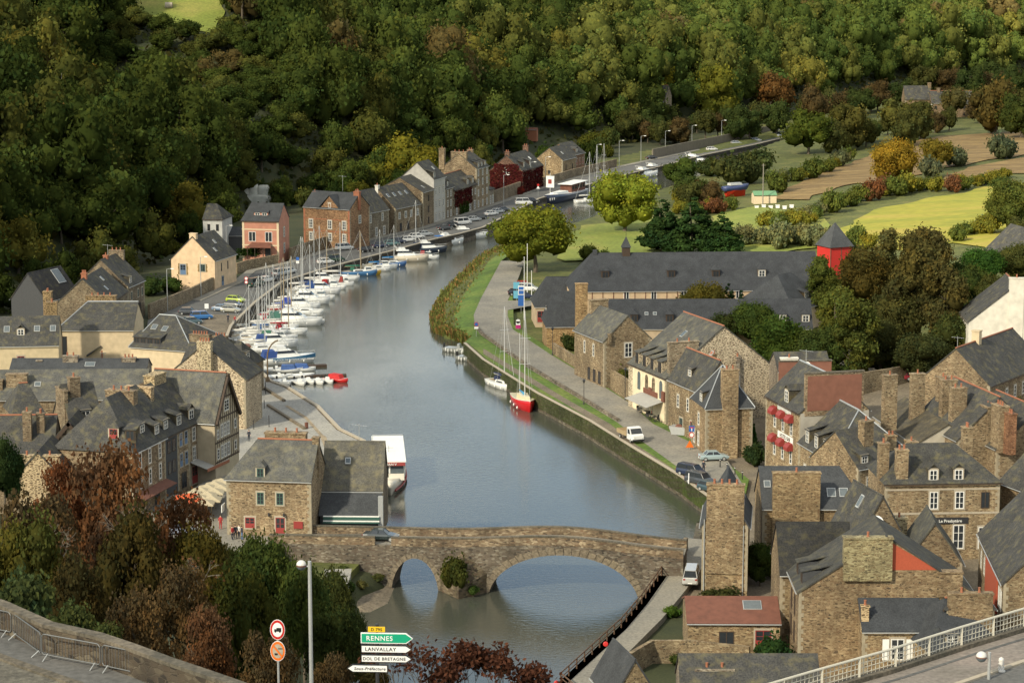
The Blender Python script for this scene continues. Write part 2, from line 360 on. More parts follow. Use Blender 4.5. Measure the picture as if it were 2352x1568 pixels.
# river banks and level ground: grass
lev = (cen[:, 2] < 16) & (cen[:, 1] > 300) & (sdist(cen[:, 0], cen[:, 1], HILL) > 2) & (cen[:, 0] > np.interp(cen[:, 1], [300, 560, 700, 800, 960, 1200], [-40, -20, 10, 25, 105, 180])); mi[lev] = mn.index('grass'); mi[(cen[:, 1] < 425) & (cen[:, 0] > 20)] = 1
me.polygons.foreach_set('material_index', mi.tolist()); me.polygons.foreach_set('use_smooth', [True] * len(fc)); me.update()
tag(link('ground', me), None, None, None, 'structure')
def field_sheet(nm, m, P, lift):
    bm = bmesh.new(); Q = [P[i] + (P[(i + 1) % len(P)] - P[i]) * u for i in range(len(P)) for u in (0, .25, .5, .75)]
    Q = [q + np.array((math.sin(q[1] * .31) * 1.2, math.cos(q[0] * .37) * 1.2)) for q in Q]
    for q in Q: bm.verts.new((q[0], q[1], 0))
    bm.faces.new(bm.verts)
    for ax in (0, 1):
        lo = min(q[ax] for q in Q); hi = max(q[ax] for q in Q); k = lo + 5
        while k < hi:
            co = [0, 0, 0]; no = [0, 0, 0]; co[ax] = k; no[ax] = 1; bmesh.ops.bisect_plane(bm, geom=bm.verts[:] + bm.edges[:] + bm.faces[:], plane_co=co, plane_no=no); k += 5
    for v in bm.verts: v.co.z = hz(v.co.x, v.co.y) + lift
    me = bpy.data.meshes.new(nm); bm.to_mesh(me); bm.free(); me.materials.append(MATS[m])
    for p in me.polygons: p.use_smooth = True
    o = link(nm, me)
    if sum((p.normal.z > 0) for p in me.polygons) < len(me.polygons) / 2: me.flip_normals()
    return tag(o, None, None, None, 'structure')
for i, (mname, P) in enumerate(FW):
    if mname != 'grass': field_sheet({'grass_gold': 'hay_meadow', 'soil': 'ploughed_field', 'grass_bright': 'meadow'}[mname], mname, P, .25 + .03 * i)
w = MB(); w.add([(-150, 40, 0), (260, 40, 0), (260, 1200, 0), (-150, 1200, 0)], [(0, 1, 2, 3)]); struct('water', w, 'water')

def offset_line(P, d):
    out = []
    for i, p in enumerate(P):
        a = P[max(0, i - 1)]; b_ = P[min(len(P) - 1, i + 1)]; t = (b_ - a); t.z = 0; t.normalize()
        out.append(Vector((p.x - t.y * d, p.y + t.x * d, p.z)))
    return out
def wall_strip(mb, P, z0, z1, th, side=1):
    Q = offset_line(P, th * side)
    for i in range(len(P) - 1):
        a, b_, c, d = P[i], P[i + 1], Q[i + 1], Q[i]
        za, zb_ = (z1, z1) if not isinstance(z1, (list, tuple)) else (z1[i], z1[i + 1])
        mb.add([(a.x, a.y, z0), (b_.x, b_.y, z0), (c.x, c.y, z0), (d.x, d.y, z0), (a.x, a.y, za), (b_.x, b_.y, zb_), (c.x, c.y, zb_), (d.x, d.y, za)],
               [(3, 2, 1, 0), (4, 5, 6, 7), (0, 1, 5, 4), (1, 2, 6, 5), (2, 3, 7, 6), (3, 0, 4, 7)])
    return mb
def strip(name, L, Rr, z, m, zb=None):
    mb = MB(); n = len(L); assert n == len(Rr)
    vs = [(p.x, p.y, z + (0 if len(p) < 3 else 0)) for p in L] + [(p.x, p.y, z) for p in Rr]
    mb.add(vs, [(i, i + 1, n + i + 1, n + i) for i in range(n - 1)]); return struct(name, mb, m)
# left quay: retaining wall, coping, road, pavement, terrace, slipway
FB = [(300, 1010), (330, 800), (340, 735), (440, 690), (533, 649), (567, 622), (667, 600), (735, 577), (817, 555), (964, 523), (1064, 490), (1134, 467), (1240, 430), (1317, 407), (1417, 383), (1568, 350), (1668, 330), (1775, 307), (1806, 298)]
fb = GL(FB, 2.4)
mb = MB(); wall_strip(mb, lq, -3, 2.42, .8, 1); struct('quay_wall', mb, 'stone_dark')
mb = MB(); wall_strip(mb, lq, 2.424, 2.62, .55, 1); struct('quay_coping', mb, 'granite')
mb = MB(); polymesh(mb, [(p.x, p.y) for p in lq[8:] + fb[::-1] + GL([(300, 790)], 2.4)], 1.0, 2.40); struct('quay_road', mb, 'asphalt')
mb = MB(); polymesh(mb, [(p.x, p.y) for p in [lq[i] for i in (1, 2, 3, 4, 5, 6, 7)] + GL([(560, 812), (540, 830), (470, 900), (470, 1090), (700, 1120)], 2.4)], 1.0, 2.41); struct('quay_terrace', mb, 'paving')
mb = MB(); polymesh(mb, [(p.x, p.y) for p in lq[7:10] + GL([(560, 724), (490, 722), (440, 760), (420, 860), (540, 830)], 2.4)], 1.0, 2.415); struct('quay_verge', mb, 'pave_old')
# pavement along the left house fronts
mb = MB(); wall_strip(mb, fb[3:], 2.0, 2.54, 2.2, -1); struct('pavement', mb, 'road_pale')
# slipway of cobbles sloping into the water
a = GL([(663, 935), (720, 935), (805, 1005), (850, 1022)], 2.46); b_ = GL([(660, 930), (735, 923), (792, 985), (850, 1010)], .4)
mb = MB()
A4 = GL([(655, 932), (700, 960), (735, 1000), (750, 1040)], 2.47); B4 = GL([(700, 918), (737, 936), (788, 987), (842, 1013)], 2.0)
for i in range(3): mb.add([A4[i], A4[i + 1], B4[i + 1], B4[i], *(p - Vector((0, 0, 1.2)) for p in (A4[i], A4[i + 1], B4[i + 1], B4[i]))], [(0, 1, 2, 3), (3, 2, 6, 7), (0, 3, 7, 4), (1, 2, 6, 5)])
struct('slipway', mb, 'cobble')
# low kerb steps across the terrace
for i, (p0, p1) in enumerate((((572, 872), (650, 922)), ((612, 932), (697, 986)), ((560, 905), (585, 921)))):
    p = G(*p0, 2.42); q = G(*p1, 2.42); mb = MB(); wall_strip(mb, [p, q], 2.40, 2.75, .45, 1); struct('terrace_step', mb, 'pave_old')
# streets of the left village and the bridge approach
mb = MB(); polymesh(mb, [(p.x, p.y) for p in GL([(250, 1160), (430, 1130), (470, 1105), (520, 1090), (575, 1110), (700, 1215), (905, 1212), (905, 1247), (640, 1250), (630, 1300), (300, 1330)], 4.9)], 1.0, 4.9); struct('street', mb, 'road_pale')
# far road round the bend
mb = MB(); pr = GL([(1790, 311), (1850, 305), (1950, 300), (2100, 294), (2230, 289), (2420, 285)], 3.0); wall_strip(mb, pr, 1.5, 3.1, 9, 1); struct('far_road', mb, 'asphalt')
mb = MB(); wall_strip(mb, offset_line(pr, -.3), 1.5, 3.7, .3, -1); tag(mb.build('guard_rail', 'galv'), 'low pale guard rail along the far bend of the road', 'guard rail')

# right bank: quay wall, grass strip, low wall, road
mb = MB(); wall_strip(mb, rq, -3, 2.8, .9, 1); struct('river_wall', mb, 'stone_green')
LWP = [(1091, 752), (1104, 769), (1214, 846), (1331, 916), (1417, 969)]
RDL = [(1151, 599), (1104, 686), (1088, 723), (1091, 752), (1104, 769), (1214, 846), (1331, 916), (1417, 969), (1471, 1010), (1540, 1060), (1620, 1120), (1645, 1180)]
RDR = [(1205, 599), (1190, 640), (1166, 690), (1166, 725), (1178, 756), (1262, 812), (1384, 886), (1447, 925), (1500, 973), (1580, 1012), (1668, 1052), (1705, 1110)]
mb = MB(); polymesh(mb, [(p.x, p.y) for p in rq[:9] + GL([(1700, 1190), (1720, 1100), (1600, 1010), (1500, 960), (1180, 745), (1175, 600), (1145, 600), (1097, 686), (1086, 723), (1085, 770)], 2.8)], 0.5, 2.8); struct('river_bank', mb, 'grass_lush')
strip('road', GL(RDL, 2.86), GL(RDR, 2.86), 2.86, 'road_pale')
strip('towpath', GL([(1110, 800), (1200, 855), (1300, 915), (1400, 972), (1460, 1020), (1560, 1085), (1625, 1135)], 2.82), GL([(1110, 812), (1200, 868), (1300, 928), (1400, 988), (1455, 1030), (1560, 1094), (1622, 1139)], 2.82), 2.82, 'pave_old')
low = GL(LWP, 2.8); mb = MB(); wall_strip(mb, low, 2.7, 3.35, .45, 1); tag(mb.build('low_wall', 'stone_dark'), 'low lichened stone wall between the grass strip and the riverside road', 'wall')
mb = MB(); wall_strip(mb, offset_line(rq[:7], .05), 2.804, 2.95, .5, 1); struct('river_coping', mb, 'granite')
# side road to the car park, hotel terrace
strip('side_road', GL([(1166, 690), (1166, 712)], 2.87), GL([(1230, 690), (1230, 700)], 2.87), 2.868, 'road_pale')
# sloping reed bank between road and water
inner = GL([(1210, 560), (1195, 566), (1151, 599), (1130, 635), (1104, 686), (1088, 723), (1090, 752), (1100, 780)], 2.83)
outer = GL([(1170, 558), (1152, 575), (1095, 605), (1050, 650), (1012, 690), (988, 730), (994, 766), (1066, 792)], -.25)
mb = MB(); n = len(inner)
mid = [i_.lerp(o_, .45) + Vector((0, 0, .55)) for i_, o_ in zip(inner, outer)]
mb.add(inner + mid + outer, [(r_ * n + i, r_ * n + i + 1, (r_ + 1) * n + i + 1, (r_ + 1) * n + i) for r_ in (0, 1) for i in range(n - 1)])
struct('grass_bank', mb, 'grass_lush')
# towpath below the bridge with its wall
tp = rb + [Vector((8, 225, 3)), Vector((0, 190, 3))]
mb = MB(); wall_strip(mb, tp, -3, 3.0, 1.0, 1); struct('towpath_wall', mb, 'stone_green')
mb = MB(); polymesh(mb, [(p.x, p.y) for p in tp + [Vector((9, 190, 3)), Vector((16, 225, 3))] + GL([(1400, 1545), (1440, 1500), (1520, 1420), (1570, 1360), (1615, 1300), (1640, 1240), (1580, 1235)], 3.0)], 1.5, 3.0); struct('lower_towpath', mb, 'road_pale')
# ================================================================ trees
def rng(seed): return np.random.RandomState(seed)
def crown_arrays(seed, n_lobes=16, cards=1500, card=.11, shape=(1, 1, .9), lobe=.42, cz=1.0, core=True, conifer=False, sparse=0.0):
    g = rng(seed); V = []; F = []; T = []
    if conifer:
        lobes = []
        for k in range(n_lobes):
            u = (k + .5) / n_lobes; rr = (1 - u) ** .85
            for a in range(max(2, int(7 * rr) + 1)):
                an = g.uniform(0, 6.28); lobes.append((math.cos(an) * rr * .7 * shape[0], math.sin(an) * rr * .7 * shape[1], .25 + u * 2.3 * shape[2], .30 * rr + .07))
    else:
        lobes = []
        for k in range(n_lobes):
            while 1:
                p = g.uniform(-1, 1, 3)
                if .25 < np.linalg.norm(p) < 1: break
            p = p / np.linalg.norm(p) * g.uniform(.35, .72) if k > 2 else p * .3
            r = lobe * g.uniform(.7, 1.2)
            lobes.append((p[0] * shape[0], p[1] * shape[1], cz + p[2] * shape[2], r))
    ltint = g.uniform(.84, 1.18, len(lobes)); lwarm = g.uniform(-.12, .12, len(lobes))
    if core:
        for li, (x, y, z, r) in enumerate(lobes):
            nn, mm = 6, 4; o = len(V)
            for j in range(mm + 1):
                for i in range(nn):
                    ph = math.pi * j / mm; a = 6.283 * i / nn + j * .5; q = r * .78 * g.uniform(.8, 1.1)
                    V.append((x + q * math.sin(ph) * math.cos(a), y + q * math.sin(ph) * math.sin(a), z - q * math.cos(ph)))
            for j in range(mm):
                for i in range(nn):
                    F.append((o + j * nn + i, o + j * nn + (i + 1) % nn, o + (j + 1) * nn + (i + 1) % nn, o + (j + 1) * nn + i)); T.append((.95 * ltint[li],) * 3)
    w = np.array([l[3] ** 2 for l in lobes]); w /= w.sum()
    ch = g.choice(len(lobes), cards, p=w)
    for li in ch:
        x, y, z, r = lobes[li]; d = g.normal(size=3); d /= np.linalg.norm(d)
        if d[2] < -.3: d[2] *= -.6
        rr = r * (g.uniform(.72, 1.12) + (g.uniform(0, .35) if g.rand() < .12 + sparse else 0))
        c = np.array((x, y, z)) + d * rr
        nrm = d * .8 + g.normal(size=3) * .55; nrm /= np.linalg.norm(nrm)
        a = np.cross(nrm, g.normal(size=3)); a /= np.linalg.norm(a) + 1e-9; b2 = np.cross(nrm, a)
        sz = card * g.uniform(.55, 1.25); a = a * sz * .5; b2 = b2 * sz * .5 * g.uniform(.5, 1)
        o = len(V); V += [tuple(c - a * g.uniform(.6, 1) - b2), tuple(c + a - b2 * g.uniform(.3, 1)), tuple(c + a * g.uniform(.4, 1) + b2), tuple(c - a + b2 * g.uniform(.5, 1))]
        F.append((o, o + 1, o + 2, o + 3))
        t = ltint[li] * g.uniform(.72, 1.32); wm = lwarm[li] + g.uniform(-.1, .1)
        T.append((t * (1 + wm), t, t * (1 - wm)))
    return np.array(V, np.float32), F, np.array(T, np.float32)
def arr_mesh(name, V, F, T, m='leaf'):
    me = bpy.data.meshes.new(name); F = np.asarray(F, np.int32); nf = len(F)
    me.vertices.add(len(V)); me.vertices.foreach_set('co', np.asarray(V, np.float32).ravel())
    me.loops.add(nf * 4); me.loops.foreach_set('vertex_index', F.ravel())
    me.polygons.add(nf); me.polygons.foreach_set('loop_start', np.arange(nf, dtype=np.int32) * 4); me.polygons.foreach_set('loop_total', np.full(nf, 4, np.int32))
    at = me.attributes.new('tint', 'FLOAT_COLOR', 'FACE'); at.data.foreach_set('color', np.concatenate([T, np.ones((nf, 1), np.float32)], 1).ravel())
    me.materials.append(MATS[m]); me.update(calc_edges=True); me.validate(); return me
def trunk_mesh(seed, m='bark', limbs=7, h=1.0, r=.06, lo=.45, spread=.55, top=None):
    g = random.Random(seed); mb = MB(); pts = [Vector((0, 0, -.35))]; z = 0; x = y = 0
    top = top or h
    for k in range(1, 6):
        x += g.uniform(-.03, .03); y += g.uniform(-.03, .03); pts.append(Vector((x, y, top * k / 5)))
    for i in range(5): mb.tube(pts[i], pts[i + 1], r * (1 - i * .15), r * (1 - (i + 1) * .15), 7)
    for k in range(limbs):
        u = g.uniform(lo, .98); i = min(4, int(u * 5)); p = pts[i].lerp(pts[i + 1], u * 5 - i)
        a = g.uniform(0, 6.28); l = g.uniform(.6, 1) * spread
        q = p + Vector((math.cos(a) * l * .6, math.sin(a) * l * .6, l * .45)); q2 = q + Vector((math.cos(a + .4) * l * .4, math.sin(a + .4) * l * .4, l * .35))
        mb.tube(p, q, r * .42, r * .26, 5); mb.tube(q, q2, r * .26, r * .1, 4)
        for j in range(2):
            b_ = a + g.uniform(-1, 1); mb.tube(q, q + Vector((math.cos(b_) * l * .35, math.sin(b_) * l * .35, l * g.uniform(.1, .5))), r * .16, r * .05, 4)
    return mb.mesh('trunk', m)
P_FAR = [crown_arrays(i, 17 + i, 2300, .095, (1, 1, [.85, 1.0, .8, 1.1, .9, .95][i]), .46) for i in range(6)]
M_FAR = [arr_mesh('crown', *p) for p in P_FAR]
M_NEAR = [arr_mesh('crown', *crown_arrays(20 + i, 28, 9500, .062, (1, 1, [.85, 1.0, .9][i]), .42)) for i in range(3)]
M_SPARSE = [arr_mesh('crown', *crown_arrays(30 + i, 34, 8500, .055, (1, 1, .85), .27, core=False, sparse=.4)) for i in range(2)]
M_TALL = [arr_mesh('crown', *crown_arrays(40 + i, 26, 5200, .075, (.8, .8, 1.5), .32, cz=1.6)) for i in range(2)]
M_BUSH = [arr_mesh('foliage', *crown_arrays(50 + i, 13, 1500, .12, (1, 1, .55), .42, cz=.45)) for i in range(3)]
M_CON = [arr_mesh('crown', *crown_arrays(60 + i, 11, 4200, .10, (1, 1, 1), conifer=True)) for i in range(2)]
M_TRUNK = [trunk_mesh(i) for i in range(3)]; M_TTALL = trunk_mesh(9, 'bark', 9, 2.4, .05, .3, .5); M_TPALE = trunk_mesh(12, 'bark_pale', 14, 1.6, .045, .35, .75)
M_TCON = trunk_mesh(15, 'bark', 0, 2.2, .05)
trn = random.Random(3)
def tree(kind, label, base, r, col, hs=1.0, group=None, name='tree', cat='tree', shp=None):
    t = empty(name, label, cat, base, trn.uniform(0, 6.28), group); t.scale = (r, r, r * hs)
    lst, tk = {'far': (M_FAR, M_TRUNK), 'near': (M_NEAR, M_TRUNK), 'sparse': (M_SPARSE, M_TRUNK), 'tall': (M_TALL, [M_TTALL]), 'bush': (M_BUSH, None), 'con': (M_CON, [M_TCON])}[kind]
    me = trn.choice(lst)
    link('foliage' if kind == 'bush' else 'crown', me, t, col)
    if tk: link('trunk', trn.choice(tk), t)
    return t
def ptree(kind, label, px, py, rpx, col, hs=1.0, base=None, **kw):
    """px,py: crown centre in the picture, rpx: crown radius there; it stands on the ground below."""
    cz = {'tall': 1.6, 'bush': .5, 'con': 1.3}.get(kind, 1.0)
    if base is None: b = GT(px, py + cz * hs * rpx * .97)
    else: b = base
    r = rpx / S(b)
    return tree(kind, label, (b.x, b.y, b.z - .1), r, col, hs, **kw)
DG = (.026, .040, .010); MG = (.038, .060, .012); OL = (.070, .075, .014); YG = (.14, .135, .018); BR = (.10, .058, .018); YE = (.21, .165, .02); RU = (.13, .040, .014); GG = (.085, .095, .05)
# ================================================================ old bridge
def bridge():
    a = G(878, 1350, 0); b_ = G(1520, 1377, 0); ex = (b_ - a); L = ex.length; ex.normalize(); ey = Vector((-ex.y, ex.x, 0))
    rz = math.atan2(ex.y, ex.x)
    t = empty('stone_bridge', 'old rubble stone bridge with one wide and one small arch across the river', 'bridge', a, rz)
    def ux(px, py, z): return (G(px, py, z) - a).dot(ex)
    arches = [(ux(899, 1350, 0), ux(1008, 1355, 0), 3.9), (ux(1122, 1359, 0), ux(1467, 1378, 0), 5.0)]
    x0, x1 = -14, L + 2.5; W = 5.2
    def top(x):  # road height
        c = ux(1290, 1366, 0); return 5.0 + 1.15 * math.exp(-((x - c) / 10.5) ** 2) + .35 * math.exp(-((x - 2) / 16) ** 2)
    def under(x):
        for (p, q, h) in arches:
            if p < x < q: u = (x - (p + q) / 2) / ((q - p) / 2); return -1 + (h + 1) * math.sqrt(max(0, 1 - abs(u) ** 2.1))
        return -3.0
    xs = sorted(set([x0 + (x1 - x0) * i / 60 for i in range(61)] + [v for (p, q, h) in arches for i in range(29) for v in [(p + q) / 2 - (q - p) / 2 * math.cos(math.pi * i / 28)]] + [v for (p, q, h) in arches for v in (p - 1e-3, q + 1e-3)]))
    mb = MB(); vs = []; n = len(xs)
    for y in (0, W):
        for x in xs: vs.append((x, y, under(x)))
        for x in xs: vs.append((x, y, top(x)))
    fs = []
    for i in range(n - 1):
        fs += [(i, i + 1, n + i + 1, n + i), (2 * n + i + 1, 2 * n + i, 3 * n + i, 3 * n + i + 1), (i + 1, i, 2 * n + i, 2 * n + i + 1), (n + i, n + i + 1, 3 * n + i + 1, 3 * n + i)]
    fs += [(0, n, 3 * n, 2 * n), (n - 1, 3 * n - 1 - 0, 4 * n - 1, 2 * n - 1) if False else (n - 1, 3 * n - 1, 4 * n - 1, 2 * n - 1)]
    mb.add(vs, fs); mb.build('arch_span', 'stone_bridge', t, (1, 1, 1))
    mb = MB(); xx = [x0 + (x1 - x0) * i / 50 for i in range(51)]
    mb.add([(x, .4, top(x) + .02) for x in xx] + [(x, W - .4, top(x) + .02) for x in xx], [(i, i + 1, 52 + i, 51 + i) for i in range(50)]); mb.build('roadway', 'road_pale', t)
    for y0 in (-.02, W - .38):
        mb = MB(); cp = MB(); prs = []
        xa = [x for x in xx if not (y0 < 0 and -.9 < x < .6)]
        for i in range(50):
            p, q = xx[i], xx[i + 1]
            if y0 < 0 and p < .8 and q > -.6:      # the gap where a passage opens
                if mb.v: prs.append((mb, cp)); mb = MB(); cp = MB()
                continue
            for m_, e, za, zb in ((mb, 0, -.05, .92), (cp, .05, .922, 1.06)):
                v = [(p, y0 - e, top(p) + za), (q, y0 - e, top(q) + za), (q, y0 + .4 + e, top(q) + za), (p, y0 + .4 + e, top(p) + za)] + [(p, y0 - e, top(p) + zb), (q, y0 - e, top(q) + zb), (q, y0 + .4 + e, top(q) + zb), (p, y0 + .4 + e, top(p) + zb)]
                m_.add(v, [(3, 2, 1, 0), (4, 5, 6, 7), (0, 1, 5, 4), (1, 2, 6, 5), (2, 3, 7, 6), (3, 0, 4, 7)])
        for mb, cp in prs + [(mb, cp)]: o = mb.build('parapet', 'stone_bridge', t, (1.5, 1.35, 1.15)); cp.build('coping', 'moss_stone', o)
    for (p, q, h) in arches:      # ring of voussoirs
        mb = MB(); N = 30 if q - p > 9 else 15; cx = (p + q) / 2; hw = (q - p) / 2
        for i in range(N):
            a0 = math.pi * (i + .06) / N; a1 = math.pi * (i + .94) / N; th = (.95 if i % 2 else .78) * (1 if q - p > 9 else .7)
            v = []
            for yy in (-.06, .3):
                for an, rr in ((a0, 0), (a1, 0), (a1, th), (a0, th)):
                    x = cx - (hw + rr) * math.cos(an); z = -1 + (h + 1 + rr) * math.sin(an) ** .96; v.append((x, yy, z))
            mb.add(v, [(0, 1, 2, 3), (7, 6, 5, 4), (0, 4, 5, 1), (1, 5, 6, 2), (2, 6, 7, 3), (3, 7, 4, 0)])
        mb.build('arch_ring', 'pave_old', t)
    # pointed cutwater between the arches
    c0, c1 = arches[0][1] + .15, arches[1][0] - .15; cm = (c0 + c1) / 2
    mb = MB(); mb.add([(c0, -.01, -3), (c1, -.01, -3), (cm, -3.6, -3), (c0, -.01, 2.4), (c1, -.01, 2.4), (cm, -3.4, 1.2), (cm, -.01, 5.0)], [(0, 2, 5, 3), (2, 1, 4, 5), (3, 5, 6), (5, 4, 6), (0, 3, 6, 4, 1)])
    mb.build('cutwater', 'stone_green', t, (1.1, 1, .9))
    iv = tree('bush', 'dark ivy bush growing over the pointed bridge cutwater', a + ex * (cm - .4) + ey * -1.6 + Vector((0, 0, .8)), 2.2, (.055, .06, .016), 1.7, name='ivy_bush', cat='bush')
    tree('bush', 'small green fern clump low on the right of the bridge cutwater', a + ex * (cm + 1.7) + ey * -1.8 + Vector((0, 0, .2)), 1.1, (.05, .08, .02), 1, name='fern_clump', cat='plant')
    return t, a, ex, ey, top
BR_T, BA, BEX, BEY, BTOP = bridge()
# retaining wall left of the bridge with a lawn and a bank of rough grass
mb = MB(); wl_ = [G(633, 1247, 4.9), G(740, 1249, 4.9), G(872, 1247, 4.9)]
wall_strip(mb, wl_, 0, 5.9, .5, 1); tag(mb.build('approach_wall', 'stone_bridge', None, (1.5, 1.4, 1.25)), 'rubble stone parapet wall leading onto the bridge from the left', 'wall')
mb = MB(); wall_strip(mb, offset_line(wl_, -.05), 5.904, 6.02, .6, 1); struct('approach_coping', mb, 'moss_stone')
mb = MB(); polymesh(mb, [(p.x, p.y) for p in GL([(640, 1275), (835, 1285), (800, 1320), (770, 1345), (640, 1330)], 2.9)], 0, 2.9); struct('lawn', mb, 'grass')
mb = MB(); polymesh(mb, [(p.x, p.y) for p in GL([(745, 1307), (808, 1305), (800, 1345), (745, 1370)], 2.91)], 0, 2.915); struct('gravel_path', mb, 'paving')
mb = MB(); V4 = GL([(800, 1300), (880, 1318), (905, 1350), (890, 1385), (850, 1405), (790, 1405)], 0)
c_ = G(820, 1330, 2.4); mb.add([c_ + Vector((-6, 0, 0))] + V4, [(0, i, i + 1) for i in range(1, 6)]); struct('rough_bank', mb, 'pave_old')
# ================================================================ houses
WC = {}; HOUSES = []; plain('quoin_stone', (.30, .255, .175), .9, 0, .4, 2.2)
def win_mesh(w, h, st):
    k = (round(w, 2), round(h, 2), st)
    if k in WC: return WC[k]
    fr = MB(); pn = MB(); fm = {'w': 'white_paint', 'd': 'wood_dark', 'g': 'green_paint', 'a': 'green_paint', 's': 'white_paint', 'r': 'red_paint', 'b': 'blue_paint', 'k': 'white_paint', 'p': 'white_paint'}.get(st, 'white_paint')
    t = .09 if w > .7 else .07
    fr.use('granite')
    if st in 'wsgrbk': fr.box(-.18, -.05, -.16, w + .18, .02, -.003); fr.box(-.18, -.04, h + .003, w + .18, .02, h + .22); fr.box(-.17, -.03, 0, -.003, .02, h); fr.box(w + .003, -.03, 0, w + .17, .02, h)
    fr.use(fm)
    fr.box(0, -.045, 0, t, .0, h); fr.box(w - t, -.045, 0, w, .0, h); fr.box(t, -.045, 0, w - t, .0, t); fr.box(t, -.045, h - t, w - t, .0, h)
    if w > .8: fr.box(w / 2 - t / 2, -.04, t, w / 2 + t / 2, .0, h - t)
    if st not in 'dp':
        n = 3 if h > 1.3 else 2
        for i in range(1, n): fr.box(t, -.035, h * i / n - .025, w - t, 0, h * i / n + .025)
    if st == 's':
        for x in (-w * .5 - .2, w + .2): fr.box(x, -.10, 0, x + w * .5, -.055, h)
    if st in 'rb':
        fr.box(t, -.05, t, w - t, -.012, h * .45)
    pn.box(t * .6, -.018, t * .6, w - t * .6, .0, h - t * .6)
    if st == 'k':   # curtains behind the panes
        pn2 = 1
    WC[k] = (fr.mesh('window', None), pn.mesh('pane', 'glass_mid' if st in 'ak' else 'glass_dark')); return WC[k]
plain('green_paint', (.04, .10, .08), .5); plain('red_paint', (.26, .035, .03), .5); plain('blue_paint', (.10, .17, .28), .5); plain('cream', (.62, .50, .33), .8, 0, .08); plain('dark_slate_wall', (.05, .052, .055), .8, 0, .3)
def fmat(side, w, d):
    return {'F': Matrix(((1, 0, 0, 0), (0, 1, 0, 0), (0, 0, 1, 0), (0, 0, 0, 1))), 'R': Matrix(((0, -1, 0, w), (1, 0, 0, 0), (0, 0, 1, 0), (0, 0, 0, 1))),
            'L': Matrix(((0, 1, 0, 0), (-1, 0, 0, d), (0, 0, 1, 0), (0, 0, 0, 1))), 'B': Matrix(((-1, 0, 0, w), (0, -1, 0, d), (0, 0, 1, 0), (0, 0, 0, 1)))}[side]
def place(me, name, M, parent, color=None):
    o = link(name, me, parent, color); o.matrix_local = M; return o
def chimney(t, x, y, wx, wy, z0, z1, pots=2, m='stone', col=(1, 1, 1), flare=False):
    mb = MB()
    if flare:
        mb.loft([[(x - wx * q, y - wy * q, z), (x + wx * q, y - wy * q, z), (x + wx * q, y + wy * q, z), (x - wx * q, y + wy * q, z)] for q, z in ((.62, z0), (.5, z0 + (z1 - z0) * .5), (.42, z1))])
        wx *= .85; wy *= .85
    else: mb.box(x - wx / 2, y - wy / 2, z0, x + wx / 2, y + wy / 2, z1)
    mb.box(x - wx / 2 - .09, y - wy / 2 - .09, z1 + .002, x + wx / 2 + .09, y + wy / 2 + .09, z1 + .17)
    o = mb.build('chimney', m, t, col)
    for i in range(pots):
        u = (i + .5) / pots - .5; px_, py_ = (x + u * wx * .8, y) if wx > wy else (x, y + u * wy * .8)
        p = MB(); p.lathe([(.16, z1 + .17), (.13, z1 + .3), (.12, z1 + .62), (.15, z1 + .64), (.15, z1 + .7), (.10, z1 + .7)], 8, (px_, py_, 0)); p.build('chimney_pot', 'clay', o)
    return o
